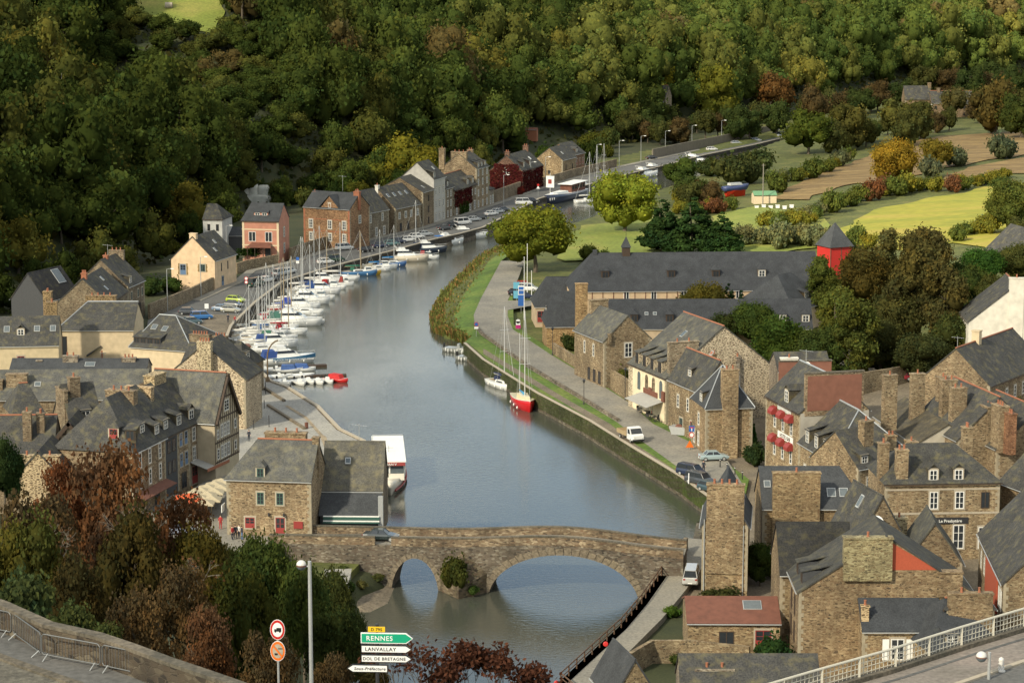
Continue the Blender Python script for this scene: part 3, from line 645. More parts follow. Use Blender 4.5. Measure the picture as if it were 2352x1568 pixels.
def house(name, label, A, B, ze, zb, d, rise, axis='x', hip=(0, 0), wall='stone', wc=(1, 1, 1), roof='slate', rc=(1, 1, 1), win=(), chim=(), dorm=(), sky=(), ridge=None, group=None, ov=.28, cat='house', quoin=True, extra=None, rv=None):
    a = G(*A, ze); b_ = G(*B, ze); ex = b_ - a; w = ex.length; rz = math.atan2(ex.y, ex.x); H = ze - zb
    t = empty(name, label, cat, (a.x, a.y, zb), rz, group)
    HOUSES.append(((a.x + b_.x) / 2 - math.sin(rz) * d / 2, (a.y + b_.y) / 2 + math.cos(rz) * d / 2, math.hypot(w, d) / 2))
    tt = .16
    L, Sp = (w, d) if axis == 'x' else (d, w); k = rise / (Sp / 2)
    def loc(l, s_, z): return (l, s_, z) if axis == 'x' else (s_, l, z)
    mb = MB()
    g0 = H + rise if hip[0] == 0 else H; g1 = H + rise if hip[1] == 0 else H
    # walls as four faces down to below ground
    c = [(0, 0), (L, 0), (L, Sp), (0, Sp)]; v = [loc(x, y, -1.5) for x, y in c] + [loc(x, y, H) for x, y in c]
    v += [loc(0, Sp / 2, g0), loc(L, Sp / 2, g1)]
    f = [(0, 1, 5, 4), (2, 3, 7, 6)] + ([(3, 0, 4, 8, 7)] if hip[0] == 0 else [(3, 0, 4, 7)]) + ([(1, 2, 6, 9, 5)] if hip[1] == 0 else [(1, 2, 6, 5)])
    mb.add(v, f); wo_ = mb.build('wall', wall, t, wc)
    # roof
    mb = MB(); o0 = ov if hip[0] else .12; o1 = ov if hip[1] else .12
    def sl(poly): mb.slab([loc(x, y, z + tt) for x, y, z in poly], tt)
    ez = H - k * ov
    r0 = hip[0] if hip[0] else -o0; r1 = L - hip[1] if hip[1] else L + o1
    sl([(-o0, -ov, ez), (L + o1, -ov, ez), (r1, Sp / 2, H + rise), (r0, Sp / 2, H + rise)])
    sl([(L + o1, Sp + ov, ez), (-o0, Sp + ov, ez), (r0, Sp / 2, H + rise), (r1, Sp / 2, H + rise)])
    if hip[0]: sl([(-ov, Sp + ov, ez), (-ov, -ov, ez), (r0, Sp / 2, H + rise)])
    if hip[1]: sl([(L + ov, -ov, ez), (L + ov, Sp + ov, ez), (r1, Sp / 2, H + rise)])
    ro = mb.build('roof', roof, t, rc)
    if ridge:
        rb_ = MB(); p0 = Vector(loc(r0, Sp / 2, H + rise + tt)); p1 = Vector(loc(r1, Sp / 2, H + rise + tt)); rb_.tube(p0, p1, .13, .13, 6)
        if ridge == 'lead':
            for h_, rr, e in ((hip[0], r0, -ov), (hip[1], r1, L + ov)):
                if h_:
                    for y in (-ov, Sp + ov): rb_.tube(loc(e, y, ez + tt), loc(rr, Sp / 2, H + rise + tt), .1, .1, 5)
        rb_.build('ridge_tiles', 'lead' if ridge == 'lead' else 'clay', ro)
    if H > 2.5:   # gutters
        for s_ in (-ov - .05, Sp + ov + .05): gt = MB(); gt.tube(loc(-o0, s_, ez + .02), loc(L + o1, s_, ez + .02), .07, .07, 5); gt.build('gutter', 'galv' if rnd.random() < .6 else 'wood_dark', ro)
    def kk(side):     # slope of the roof seen from that side
        front = side in 'FB'
        if (axis == 'x') == front: return k
        h_ = hip[0] if side in ('L' if axis == 'x' else 'F') else hip[1]
        return rise / h_ if h_ else k
    if wall.startswith('stone') and H > 4:
        for cx, cy_, sx, sy in ((0, 0, 1, 1), (w, 0, -1, 1), (w, d, -1, -1)) if not (hip[0] and axis == 'y') else ():
            qb = MB(); n = int(H / .42)
            for i in range(n):
                p, q_ = (.5, .26) if i % 2 else (.26, .5); x0, x1 = sorted((cx - sx * .025, cx + sx * p)); y0, y1 = sorted((cy_ - sy * .025, cy_ + sy * q_)); qb.box(x0, y0, H * i / n, x1, y1, H * (i + 1) / n - .002)
            qb.build('quoin', 'quoin_stone', t)
    for q in win:
        side, u, z, ww, hh, st = q; M = fmat(side, w, d); ln = w if side in 'FB' else d
        fr, pn = win_mesh(ww, hh, st); x = u * ln - ww / 2
        MM = M @ Matrix.Translation((x, -.012, z)); o = place(fr, 'door' if z < .25 and hh > 1.7 else 'window', MM, t); link('pane', pn, o)
    for q in chim:
        x, y, wx, wy, zt, n = q[:6]; chimney(t, x * w, y * d, wx, wy, H - .5 if len(q) < 9 else q[8], zt, n, q[6] if len(q) > 6 else wall if wall.startswith('stone') else 'stone', q[7] if len(q) > 7 else wc)
    for q in dorm:
        side, u, v0, ww, hh, kd = q[:6]; dc = q[6] if len(q) > 6 else 'slate'; st = q[7] if len(q) > 7 else 'w'
        M = fmat(side, w, d); ln = w if side in 'FB' else d; ks = kk(side); x = u * ln; z0 = H + v0 * ks
        top = z0 + hh; dep = hh / ks + .15; m2 = MB()
        v = [(x - ww / 2, v0, z0 - .3), (x + ww / 2, v0, z0 - .3), (x + ww / 2, v0, top), (x - ww / 2, v0, top), (x - ww / 2, v0 + dep, top), (x + ww / 2, v0 + dep, top), (x - ww / 2, v0 + .1, z0 - .3), (x + ww / 2, v0 + .1, z0 - .3)]
        m2.add(v, [(0, 1, 2, 3), (1, 7, 5, 2), (6, 0, 3, 4), (3, 2, 5, 4)], M)
        do = m2.build('dormer', dc, t, wc)
        rf = MB(); e = .14
        if kd == 'g':
            ap = top + ww * .42; de = v0 + (ap - z0) / ks + .2
            for s_ in (-1, 1):
                p = [M @ Vector(c_) for c_ in ((x + s_ * (ww / 2 + e), v0 - e, top - e * .5), (x, v0 - e, ap + .06), (x, de, ap + .06), (x + s_ * (ww / 2 + e), v0 + dep + .2, top - e * .5))]
                rf.slab(p, .09)
            g2 = MB(); g2.add([(x - ww / 2, v0 + .005, top - .01), (x + ww / 2, v0 + .005, top - .01), (x, v0 + .005, ap)], [(0, 1, 2)], M); g2.build('gable', dc, do, wc)
        elif kd == 'h':
            ap = top + ww * .5; de = v0 + (ap - z0) / ks + .1
            E = [(x - ww / 2 - e, v0 - e, top), (x + ww / 2 + e, v0 - e, top), (x, v0 + ww * .35, ap), (x, de, ap), (x - ww / 2 - e, v0 + dep + .2, top), (x + ww / 2 + e, v0 + dep + .2, top)]
            rf.add([M @ Vector(c_) for c_ in E], [(0, 1, 2), (1, 5, 3, 2), (4, 0, 2, 3)])
            rf.add([M @ Vector((c_[0], c_[1], c_[2] - .08)) for c_ in E[:2]] + [M @ Vector(c_) for c_ in E[:2]], [(0, 1, 3, 2)])
        else:
            ks2 = min(.25, ks * .3); de = v0 + hh / (ks - ks2) + .3
            rf.slab([M @ Vector(c_) for c_ in ((x - ww / 2 - e, v0 - e * 1.5, top - .05), (x + ww / 2 + e, v0 - e * 1.5, top - .05), (x + ww / 2 + e, de, top + (de - v0) * ks2 + .1), (x - ww / 2 - e, de, top + (de - v0) * ks2 + .1))], .1)
        rf.build('dormer_roof', roof, do, rc)
        nw = 2 if ww > 2.2 else 1
        for i in range(nw):
            ws = min(ww / nw - .25, 1.2); fr, pn = win_mesh(ws, hh - .25, st)
            MM = M @ Matrix.Translation((x - ww / 2 + ww / nw * (i + .5) - ws / 2, v0 - .012, z0 + .06)); place(fr, 'dormer_window', MM, do); place(pn, 'dormer_pane', MM, do)
    for q in sky:
        side, u, v0, ww, ll = q[:5]; M = fmat(side, w, d); ln = w if side in 'FB' else d; ks = kk(side); cl = math.hypot(1, ks); x = u * ln; dy = ll / cl
        m2 = MB().use('galv'); P = [(x - ww / 2, v0, H + v0 * ks + tt * cl + .07), (x + ww / 2, v0, H + v0 * ks + tt * cl + .07), (x + ww / 2, v0 + dy, H + (v0 + dy) * ks + tt * cl + .07), (x - ww / 2, v0 + dy, H + (v0 + dy) * ks + tt * cl + .07)]
        m2.slab([M @ Vector(p) for p in P], .12); m2.use('glass_mid' if len(q) < 6 else q[5])
        e = .08; m2.slab([M @ Vector(p) for p in ((P[0][0] + e, P[0][1] + e, P[0][2] + .02 + e * ks), (P[1][0] - e, P[1][1] + e, P[1][2] + .02 + e * ks), (P[2][0] - e, P[2][1] - e, P[2][2] + .02 - e * ks), (P[3][0] + e, P[3][1] - e, P[3][2] + .02 - e * ks))], .02)
        m2.build('skylight', None, t)
    if extra: extra(t, w, d, H)
    return t
def rows(side, us, zs, w, h, st): return [(side, u, z, w, h, st) for z in zs for u in us]
ST = 'stone'; PL = 'plaster'
CREAM = (.56, .45, .29); PINK = (.46, .21, .14); WHITE = (.66, .63, .55); GREYP = (.38, .35, .29)
ROAD_B = [p for p in fb]
def fbx(x):   # point of the left house front line below picture column x, z 2.4
    for i in range(len(FB) - 1):
        if FB[i][0] <= x <= FB[i + 1][0]:
            u = (x - FB[i][0]) / (FB[i + 1][0] - FB[i][0]); return FB[i][1] + u * (FB[i + 1][1] - FB[i][1])
def row(name, label, x0, x1, he, d, rise, back=0, zb=2.5, y0=None, y1=None, **kw):
    a = G(x0, y0 or fbx(x0), zb); b_ = G(x1, y1 or fbx(x1), zb)
    n = Vector((-(b_ - a).y, (b_ - a).x, 0)).normalized() * back; a += n; b_ += n
    A = PX((a.x, a.y, zb + he)); B = PX((b_.x, b_.y, zb + he))
    return house(name, label, A, B, zb + he, zb, d, rise, **kw)
def box_extra(name, m, x0, y0, z0, x1, y1, z1, t, col=None):
    mb = MB(); mb.box(x0, y0, z0, x1, y1, z1); return mb.build(name, m, t, col)

# ---- left quay row, near to far
def ex_yellow(t, w, d, H):
    for (u, zb_, ww, hh) in ((.27, 2.7, 1.5, 2.5), (.72, 3.5, 1.4, 1.7)):
        x = u * w
        for s_ in (-1, 1):
            mb = MB()
            for k in range(4): mb.box(x + s_ * (ww / 2 + .12) - (.22 if k % 2 else .3), -.03, zb_ + k * hh / 4, x + s_ * (ww / 2 + .12) + (.22 if k % 2 else .3), .01, zb_ + (k + 1) * hh / 4 - .02)
            mb.build('quoin', 'soil', t)
house('yellow_house', 'cream rendered cottage with a blue door and slate roof by the quay road', (393, 594), (493, 598), 8.7, 2.6, 12, 4.9, 'y', wall=PL, wc=(.66, .48, .30), chim=[(.5, .05, 1.5, 1.0, 11.6, 0, PL, (.66, .5, .32))],
      win=[('F', .27, 2.75, 1.3, 2.2, 'b'), ('F', .72, 3.6, 1.2, 1.5, 'g'), ('R', .3, 3.3, .5, 1.8, 'd'), ('R', .6, 3.3, .5, 1.8, 'd'), ('R', .35, .1, 1.0, 2.0, 'b')], sky=[('R', .35, 1.2, .8, 1.1), ('R', .6, 2.6, .8, 1.1)], extra=ex_yellow)
def ex_pink(t, w, d, H):
    mb = MB()
    for z in (3.2, 6.9, H - .35): mb.box(-.06, -.07, z, w + .06, -.012, z + .28)
    for x in (0, w - .5): mb.box(x, -.06, 0, x + .5, -.014, H - .36)
    mb.build('cream_band', 'cream', t)
    mb = MB(); P = [(1.6, -2.4, 3.1), (w - 1.2, -2.4, 3.1), (w - 2, -.1, 4.0), (2.4, -.1, 4.0)]; mb.slab(P, .12); v = mb.build('veranda_roof', 'rust_red', t)
    mb = MB()
    for x in (1.8, 3.6, w - 3.2, w - 1.4): mb.box(x, -2.3, .3, x + .12, -2.18, 3.0)
    mb.build('veranda_post', 'wood_dark', t)
house('pink_villa', 'salmon pink villa with cream bands, slate roof and a small front veranda', (556, 506), (640, 508), 12, 2.9, 8.5, 3.6, wall=PL, wc=PINK, hip=(1, 0), roof='slate_new', dorm=[('F', .48, 1.2, 3.4, .9, 's', PL, 'p')],
      win=[('F', .27, 4.2, 1.7, 2.3, 'p'), ('F', .72, 4.2, 1.7, 2.3, 'p'), ('F', .3, .6, 1.5, 2.2, 'd'), ('F', .7, .6, 1.5, 2.2, 'd'), ('R', .5, 5.0, 1.1, 2.2, 'w'), ('R', .5, 1.2, 1.1, 2.2, 'w')], extra=ex_pink)
def ex_brick(t, w, d, H):
    mb = MB(); mb.add([(w * .36, -.05, H - .3), (w * .78, -.05, H - .3), (w * .57, -.05, H + 3), (w * .36, .6, H - .3), (w * .78, .6, H - .3), (w * .57, 3.4, H + 3)], [(0, 1, 2), (1, 4, 5, 2), (3, 0, 2, 5)]); mb.build('gable', ST, t, (1.05, .72, .5))
    mb = MB()
    for s_ in (-1, 1): mb.slab([(w * .57, -.35, H + 3.2), (w * .57, 3.4, H + 3.2), (w * .57 + s_ * w * .26, .8, H - .3), (w * .57 + s_ * w * .26, -.35, H - .3)], .12)
    mb.build('gable_roof', 'slate_new', t)
    mb = MB()
    for z in (3.0, 5.9): mb.box(-.03, -.05, z, w + .03, -.01, z + .2)
    mb.box(0, -.05, 0, .5, -.01, H); mb.box(w - .5, -.05, 0, w, -.01, H); mb.build('brick_band', 'clay', t)
house('brick_house', 'tall brown brick house with white windows and a central front gable', (697, 474), (803, 481), 12.2, 3.4, 9, 3.4, wall=ST, wc=(1.05, .72, .5), roof='slate_new',
      win=rows('F', (.16, .57, .88), (3.7,), 1.1, 2.1, 'w') + rows('F', (.16, .57, .88), (.7,), 1.0, 1.9, 'w') + [('F', .57, 8.9, .8, 1.1, 'w'), ('R', .5, 5, 1, 1.8, 'w')], chim=[(.03, .5, 1.0, .7, 11.9, 1, 'clay'), (.97, .45, 1.6, .8, 12.6, 2, 'clay')], extra=ex_brick)
row('slate_roofed_house', 'stone house with steep plain slate roof right beside the brick house', 821, 893, 6.6, 9, 4.9, wall=ST, wc=(.85, .82, .75), win=rows('F', (.2, .42, .8), (3.9,), .9, 1.9, 'w') + rows('F', (.25, .6, .85), (.3,), 1.0, 2.1, 'w'), chim=[(.45, .45, .7, .7, 11.6, 1)])
row('skylight_house', 'long stone house with four skylights in a row on its slate roof', 909, 966, 6.3, 11, 5.0, win=rows('F', (.15, .4, .62, .88), (3.4,), 1.0, 1.6, 'w') + rows('F', (.2, .5, .8), (.2,), 1.1, 2.1, 'd'), sky=[('F', u, 2.6, .9, 1.2) for u in (.12, .36, .6, .84)], wc=(.95, .85, .7), chim=[(.02, .5, .8, .9, 11.8, 1, PL, WHITE)])
row('tall_stone_house', 'stone house with broad blank side wall and satellite dish below the ridge', 972, 997, 9.0, 13, 3.6, wc=(.85, .75, .6), win=rows('F', (.5,), (.4, 3.3, 6.2), .9, 1.7, 'd'), sky=[('F', .5, 1, .8, 1.1)])
row('pale_tall_house', 'tall pale grey rendered house with white windows on three floors', 997, 1023, 11.6, 9.5, 4.2, wall=PL, wc=(.42, .40, .36), win=rows('F', (.17, .5, .83), (.4, 3.8, 7.3), .9, 1.9, 'w'), dorm=[('F', .12, .3, 1.4, 1.6, 's')], ridge=None, sky=[('F', .7, 2, .8, 1.1)])
row('narrow_house', 'narrow grey stone house with two dormers right of the pale tall house', 1023, 1041, 8.2, 9, 3.4, wc=(.75, .7, .62), win=rows('F', (.3, .7), (.4, 3.2, 5.8), .8, 1.6, 'w'), dorm=[('F', .5, .5, 1.2, 1.3, 'g')], ridge='clay')
IVY = (.085, .018, .020)
def ivy_patch(t, pts, col=IVY, name='red_ivy', card=.32):
    g = rng(int(abs(pts[0][0] * 97)) + 5); V = []; F = []; T = []
    for (x0, y0, z0, x1, y1, z1, n, nx, ny) in pts:
        for _ in range(n):
            u, q = g.rand(2); edge = math.sin(u * 9 + x0) * .15 + 1
            if q > edge: continue
            c = np.array((x0 + (x1 - x0) * u, y0 + (y1 - y0) * u, z0 + (z1 - z0) * q)) + np.array((nx, ny, 0)) * g.uniform(.05, .28)
            nrm = np.array((nx, ny, .3)) + g.normal(size=3) * .4; nrm /= np.linalg.norm(nrm); a = np.cross(nrm, g.normal(size=3)); a /= np.linalg.norm(a); b2 = np.cross(nrm, a); sz = card * g.uniform(.6, 1.2)
            o = len(V); V += [tuple(c - a * sz), tuple(c - b2 * sz), tuple(c + a * sz), tuple(c + b2 * sz)]; F.append((o, o + 1, o + 2, o + 3)); k = g.uniform(.55, 1.5); T.append((k, k * g.uniform(.7, 1.6), k))
    return link(name, arr_mesh(name, V, F, np.array(T, np.float32)), t, col)
def ex_ivy1(t, w, d, H): ivy_patch(t, [(0, -.02, 2.4, w * .75, -.02, H, 700, 0, -1), (0, 0, 0, 0, d, H + 1, 500, -1, 0)]); ivy_patch(t, [(w * .2, -.02, 0, w * .62, -.02, 3.6, 300, 0, -1)], (.03, .05, .012), 'green_ivy')
row('ivy_house', 'low stone house half covered in crimson ivy beside the tall chimneyed house', 1044, 1095, 7.0, 9.5, 3.6, wc=(.8, .7, .58), win=rows('F', (.1, .32, .55, .78, .93), (4.3,), .8, 1.5, 'w') + rows('F', (.1, .7, .9), (.3,), 1.2, 2.2, 'w'), dorm=[('F', .66, .5, 1.3, 1.5, 'g'), ('F', .9, .5, 1.3, 1.5, 'g')], ridge='clay', extra=ex_ivy1)
row('chimneyed_house', 'tallest stone house on the far quay with broad end chimneys and four storeys', 1095, 1122, 11.2, 10.5, 3.9, wc=(1.05, .93, .75), win=rows('F', (.14, .5, .86), (.4, 3.4, 6.4, 9.0), .9, 1.7, 'w'), chim=[(.04, .5, 1.0, 4.6, 15.6, 3), (.04, .98, 1.2, 1.6, 16.4, 1), (.97, .5, .9, 1.6, 15.4, 2)], dorm=[('F', .25, .3, 1.3, 1.3, 's'), ('F', .5, .3, 1.3, 1.3, 's'), ('F', .8, .3, 1.3, 1.3, 's')], ridge='clay')
row('lean_to', 'low stone lean-to with white doors against the tallest quay house', 1123, 1135, 4.2, 6, .8, win=rows('F', (.3, .75), (.2,), 1.0, 2.2, 'w'), cat='outbuilding')
def ex_ivy2(t, w, d, H): ivy_patch(t, [(0, -.02, 0, w, -.02, H, 1300, 0, -1), (0, d, 0, 0, 0, H, 1300, -1, 0)]); ivy_patch(t, [(0, d * .12, H - .3, 0, d * .88, H + 1.9, 300, -1, 0)])
row('red_ivy_house', 'house wholly clad in dark red ivy with slate roof and two white skylights', 1200, 1246, 6.6, 10, 4.4, wc=(.6, .4, .35), win=rows('F', (.3, .7), (3.6,), 1, 1.5, 'w') + [('L', .5, 5.6, 1.6, 1.7, 'w'), ('L', .5, 1.8, 2, 1.4, 'd')], chim=[(.05, .5, .8, 1.4, 11.9, 2), (.95, .5, .8, 1.6, 12.2, 2)], dorm=[('F', .2, .8, 1.3, 1.5, 's'), ('F', .5, .8, 1.3, 1.5, 's')], sky=[('F', .75, 2.0, .9, 1.2, 'white_paint')], extra=ex_ivy2)
row('ivy_annexe', 'low slate roofed annexe with orange ridge left of the red ivy house', 1150, 1176, 6.0, 7, 2.4, back=9, wc=(.6, .35, .3), ridge='clay', chim=[(.9, .5, .7, .7, 9.6, 1, 'clay')], cat='house')
row('gabled_stone_house', 'ochre stone house with gable end facing the river road before the bend', 1306, 1336, 5.6, 9, 3.6, y0=409, y1=401, back=2, wc=(1.15, 1.0, .75), win=rows('F', (.25, .75), (1.6,), .7, 2.2, 'd') + [('L', .5, 1, .8, 1.2, 'd')], sky=[('F', .4, 1.5, .8, 1.1)])
row('red_shuttered_house', 'slate roofed house with rust red shutters set behind the ochre gable', 1337, 1366, 6.2, 9, 3.4, back=3.5, wc=(.9, .6, .45), win=rows('F', (.15, .38, .62, .85), (2.8,), .7, 1.8, 'r'), dorm=[('F', .5, .6, 1.4, 1.2, 'g')])
# ---- small houses at the foot of the left slope
house('white_house', 'small white house with slate roof half hidden by trees behind the cream cottage', (466, 503), (510, 504), 10.5, 3.5, 8, 3.2, wall=PL, wc=(.5, .5, .47), hip=(0, 2.5), win=rows('F', (.3, .75), (1.2, 4.2), .7, 1.6, 'd'))
house('veranda_barn', 'low slate roofed barn with dark open front left of the pink villa', (492, 541), (560, 541), 6.0, 3.0, 6, 1.6, wall='dark_slate_wall', roof='slate_new', cat='barn')
house('slope_house', 'grey stone house with two steep slate roofs at the foot of the wooded slope', (294, 658), (331, 642), 9.2, 3.0, 11, 5.2, wc=(.8, .74, .64), win=rows('F', (.2, .6, .85), (3.3,), .7, 1.5, 'g') + rows('F', (.3, .7), (.5,), .9, 1.6, 'd'), chim=[(.95, .5, .8, 3.2, 12.0, 3), (.3, .5, .8, .9, 11.8, 1, 'clay')], dorm=[('F', .25, .3, 1.4, 1.4, 's')])
house('lower_slope_house', 'slate roofed house with brick chimney just in front of the steep grey pair', (250, 696), (292, 668), 8.6, 3.0, 10, 4.6, wc=(.75, .7, .6), chim=[(.1, .5, 1, 1, 11, 3, 'clay')], sky=[('F', .4, 1.5, .8, 1.1), ('F', .6, 3, .8, 1.1)])
house('black_barn', 'black slate clad barn with a pale panel on its roof under the left trees', (106, 690), (180, 672), 9.0, 3.0, 8, 5.0, 'x', wall='dark_slate_wall', roof='slate', rc=(.55, .55, .6), cat='barn', sky=[('F', .75, 1.6, 2.4, 3.2)])
# ---- left village
house('hip_roofed_hall', 'wide hall with hipped slate roof above cream walls and a glazed corner', (132, 757), (306, 757), 8.6, 3.0, 12, 4.0, hip=(4.5, 0), wall=PL, wc=CREAM, win=rows('F', (.06,), (.8,), 1.6, 3.6, 'd'), ridge='lead', chim=[(.45, .9, 5.5, 1.6, 10.0, 4, 'stone_pale'), (-.2, .5, 1.5, 1.5, 11.5, 2, 'stone_pale')])
def ex_balcony(t, w, d, H):
    mb = MB(); mb.box(w * .42, -2.2, .5, w * .95, -.01, .65); mb.build('balcony', 'concrete', t)
    mb = MB()
    mb.box(w * .8, -2.25, -1, w * .8 + .35, -1.9, H - .4); mb.box(w * .42, -2.1, -1, w * .42 + .3, -1.8, 2); mb.build('red_post', 'clay', t)
    mb = MB()
    for i in range(14): x = w * (.42 + .53 * i / 13); mb.box(x, -2.2, .65, x + .05, -2.15, 1.6)
    mb.box(w * .42, -2.22, 1.6, w * .95, -2.13, 1.68); mb.build('railing', 'galv', t)
    mb = MB(); mb.slab([(w * .15, -2.4, 1.1), (w * .42, -2.4, 2.9), (w * .42, -.1, 3.3), (w * .15, -.1, 1.5)], .12); mb.build('stair_roof', 'slate', t)
    mb = MB(); mb.slab([(w * .25, -3.2, -2.2), (w * .62, -2.4, .5), (w * .62, -1.3, .5), (w * .25, -2.0, -2.2)], .25); mb.build('stair', 'concrete', t)
house('cream_wing', 'cream walled wing with outside stair, balcony and a red post', (178, 776), (302, 772), 6.9, 2.8, 7, 2.2, wall=PL, wc=(.60, .46, .27), win=[('F', .1, .6, 1.9, 2.2, 'd'), ('F', .55, .9, 1.1, 2.0, 'd'), ('F', .9, .9, 1.1, 2.0, 'd')], roof='slate_new', hip=(1.5, 0), extra=ex_balcony)
house('dormered_hall', 'broad grey slate roof with lead flashings and box dormers beside the car park', (300, 795), (442, 806), 7.6, 2.8, 13, 4.6, hip=(2, 7), wall=PL, wc=CREAM, roof='slate', ridge='lead', dorm=[('F', .12, .7, 2.6, 1.2, 's', 'dark_slate_wall', 'd'), ('F', .34, .7, 2.8, 1.2, 's', 'dark_slate_wall', 'd')], sky=[('F', .2, 3.4, 1.1, 1.2), ('F', .38, 3.2, 1.1, 1.2)])
house('cream_cottage', 'long cream rendered cottage with skylights along its slate roof at the left edge', (-60, 795), (134, 791), 8.4, 2.8, 9.5, 4.2, wall=PL, wc=(.52, .42, .26), win=[('F', .55, 1.6, 1.2, 2.1, 'r'), ('F', .2, 1.6, 1.2, 2.1, 'r')], sky=[('F', u, 2.0, 1.0, 1.3) for u in (.38, .74, .93)], dorm=[('F', .55, 1.6, 1.3, 1.3, 'g')], chim=[(.9, .9, 1.8, 1.8, 11.6, 2, 'stone_pale')])
house('low_slate_range', 'long low range with a plain blue grey slate roof and short pot chimneys', (22, 853), (335, 853), 9.6, 3.0, 6, 1.5, roof='slate_new', chim=[(.43, .4, 2.4, 1.0, 8.6, 2), (.86, .4, 2.2, .9, 8.3, 3), (.2, .4, .9, .7, 7.9, 0)], sky=[('F', .58, .9, 1.6, 1.2)])
house('quay_end_house', 'slate roofed house with chimney stacks beside the red shipping container', (415, 838), (556, 846), 7.6, 2.6, 9, 3.6, wc=(.8, .72, .6), hip=(0, 2), chim=[(.15, .5, 3.6, 1.2, 9.4, 6), (.55, .3, 2.4, 1.0, 9.6, 4)], dorm=[('R', .4, .5, 1.4, 1.3, 's')])
house('pebbled_gable_house', 'broad gable of pale pebbly rubble with a tapering chimney in front', (378, 866), (564, 872), 10.2, 2.8, 9, 5.4, 'y', wall='stone_pale', wc=(1.0, .93, .82), chim=[(.52, -.06, 2.2, 1.3, 13.2, 4, 'stone_pale', (.9, .85, .7), 4.0)], win=[])
house('long_slate_house', 'long back house under a mottled slate roof with two small skylights', (-60, 917), (335, 914), 12.3, 4.2, 8.5, 3.4, wc=(.9, .8, .65), roof='slate_old', sky=[('F', .36, 1.6, .9, .9), ('F', .6, .8, .9, 1.0), ('F', .52, .8, .6, .8)], chim=[(.24, .25, 3.0, 1.2, 11.3, 0), (.12, .2, 2.0, 1.2, 10.5, 0), (.58, .05, 1.6, 1, 11, 0)], win=rows('F', (.7, .8), (5,), .8, 1.3, 'w'))
TIMB = {}
def ex_timber(t, w, d, H, rise=6.0, cols=12, bands=(0, 3.0, 6.0)):
    mb = MB()
    for i in range(cols + 1):
        x = w * i / cols; zt = H + rise * (1 - abs(x - w / 2) / (w / 2)) - .2
        mb.box(x - .07, -.05, 2.8, x + .07, -.012, zt)
    for z in (2.9, 5.6, H, H + rise * .45):
        hw = w / 2 if z <= H else w / 2 * (1 - (z - H) / rise)
        mb.box(w / 2 - hw, -.07, z, w / 2 + hw, -.051, z + .22)
    mb.build('timber_frame', 'wood_dark', t)
    mb = MB()
    for s_ in (-1, 1): mb.slab([(w / 2 + s_ * (w / 2 + .25), -.5, H - .35), (w / 2, -.5, H + rise), (w / 2, -.2, H + rise), (w / 2 + s_ * (w / 2 + .25), -.2, H - .35)], .45)
    mb.build('bargeboard', 'wood_dark', t)
house('half_timbered_house', 'tall half timbered gable house overlooking the terrace with a lichened roof', (493, 968), (547, 942), 13, 4.2, 10.5, 5.9, 'y', wall=PL, wc=(.42, .35, .24), roof='slate_old', ridge='clay',
      win=[('F', .5, H_, 1.5, 1.5, 'w') for H_ in (9.6,)] + rows('F', (.28, .42, .56), (6.2, 3.3), .85, 1.8, 'w') + [('F', .85, 6.6, .7, 1.2, 'w'), ('F', .12, 6.2, .7, 1.2, 'w'), ('F', .85, 3.6, .7, 1.2, 'w'), ('F', .12, 3.4, .7, 1.4, 'w')], chim=[(-.12, .9, 1.4, 1.4, 13.6, 0)], extra=ex_timber)
def ex_awn(t, w, d, H):
    mb = MB(); mb.slab([(0, -2.6, 2.5), (w, -2.6, 2.5), (w, 0, 3.3), (0, 0, 3.3)], .1); mb.build('awning', 'concrete', t)
    mb = MB(); mb.box(0, -2.68, 2.1, w, -2.6, 2.52); mb.build('awning_edge', 'clay', t)
house('terrace_restaurant', 'stone restaurant with a long orange edged awning over the street terrace', (434, 976), (485, 955), 12.8, 4.4, 11, 5.0, wc=(.95, .82, .66), roof='slate', win=rows('F', (.2, .45, .72), (6.0, 3.3), .9, 1.9, 'w') + rows('F', (.2, .5, .8), (.1,), 1.6, 2.4, 'r'), dorm=[('F', .75, .5, 1.4, 1.6, 'g'), ('F', .25, .5, 1.5, 1.5, 'g')], chim=[(.3, .55, 3.4, 1.6, 14.6, 0, 'stone_pale', (.85, .75, .55)), (.95, .5, 1.2, .8, 13.4, 1)], extra=ex_awn)
house('stone_terrace_house', 'narrow ochre stone house with blue shutters between slate front and restaurant', (406, 989), (434, 976), 13, 4.5, 11, 5.4, wc=(1.0, .88, .7), win=rows('F', (.3, .72), (6.2, 3.4), .8, 1.7, 'b') + rows('F', (.5,), (.3,), 1.6, 2.2, 'd'), dorm=[('F', .4, .4, 1.5, 1.5, 's')], chim=[(.1, .5, 1.0, 3.8, 14.0, 0, 'stone_pale', (.95, .8, .6))])
house('slate_fronted_house', 'narrow house with dark slate hung front in the street row', (380, 1002), (406, 989), 13.2, 4.5, 11.5, 5.8, wall='dark_slate_wall', win=rows('F', (.3, .7), (3.4, 6.2), 1.0, 1.7, 'd'), dorm=[('F', .4, .6, 2.0, 1.4, 's')])
def ex_strip(t, w, d, H):
    mb = MB(); mb.slab([(0, -1.6, 2.6), (w, -1.6, 2.6), (w, 0, 3.1), (0, 0, 3.1)], .1); mb.build('awning', 'rust_red', t)
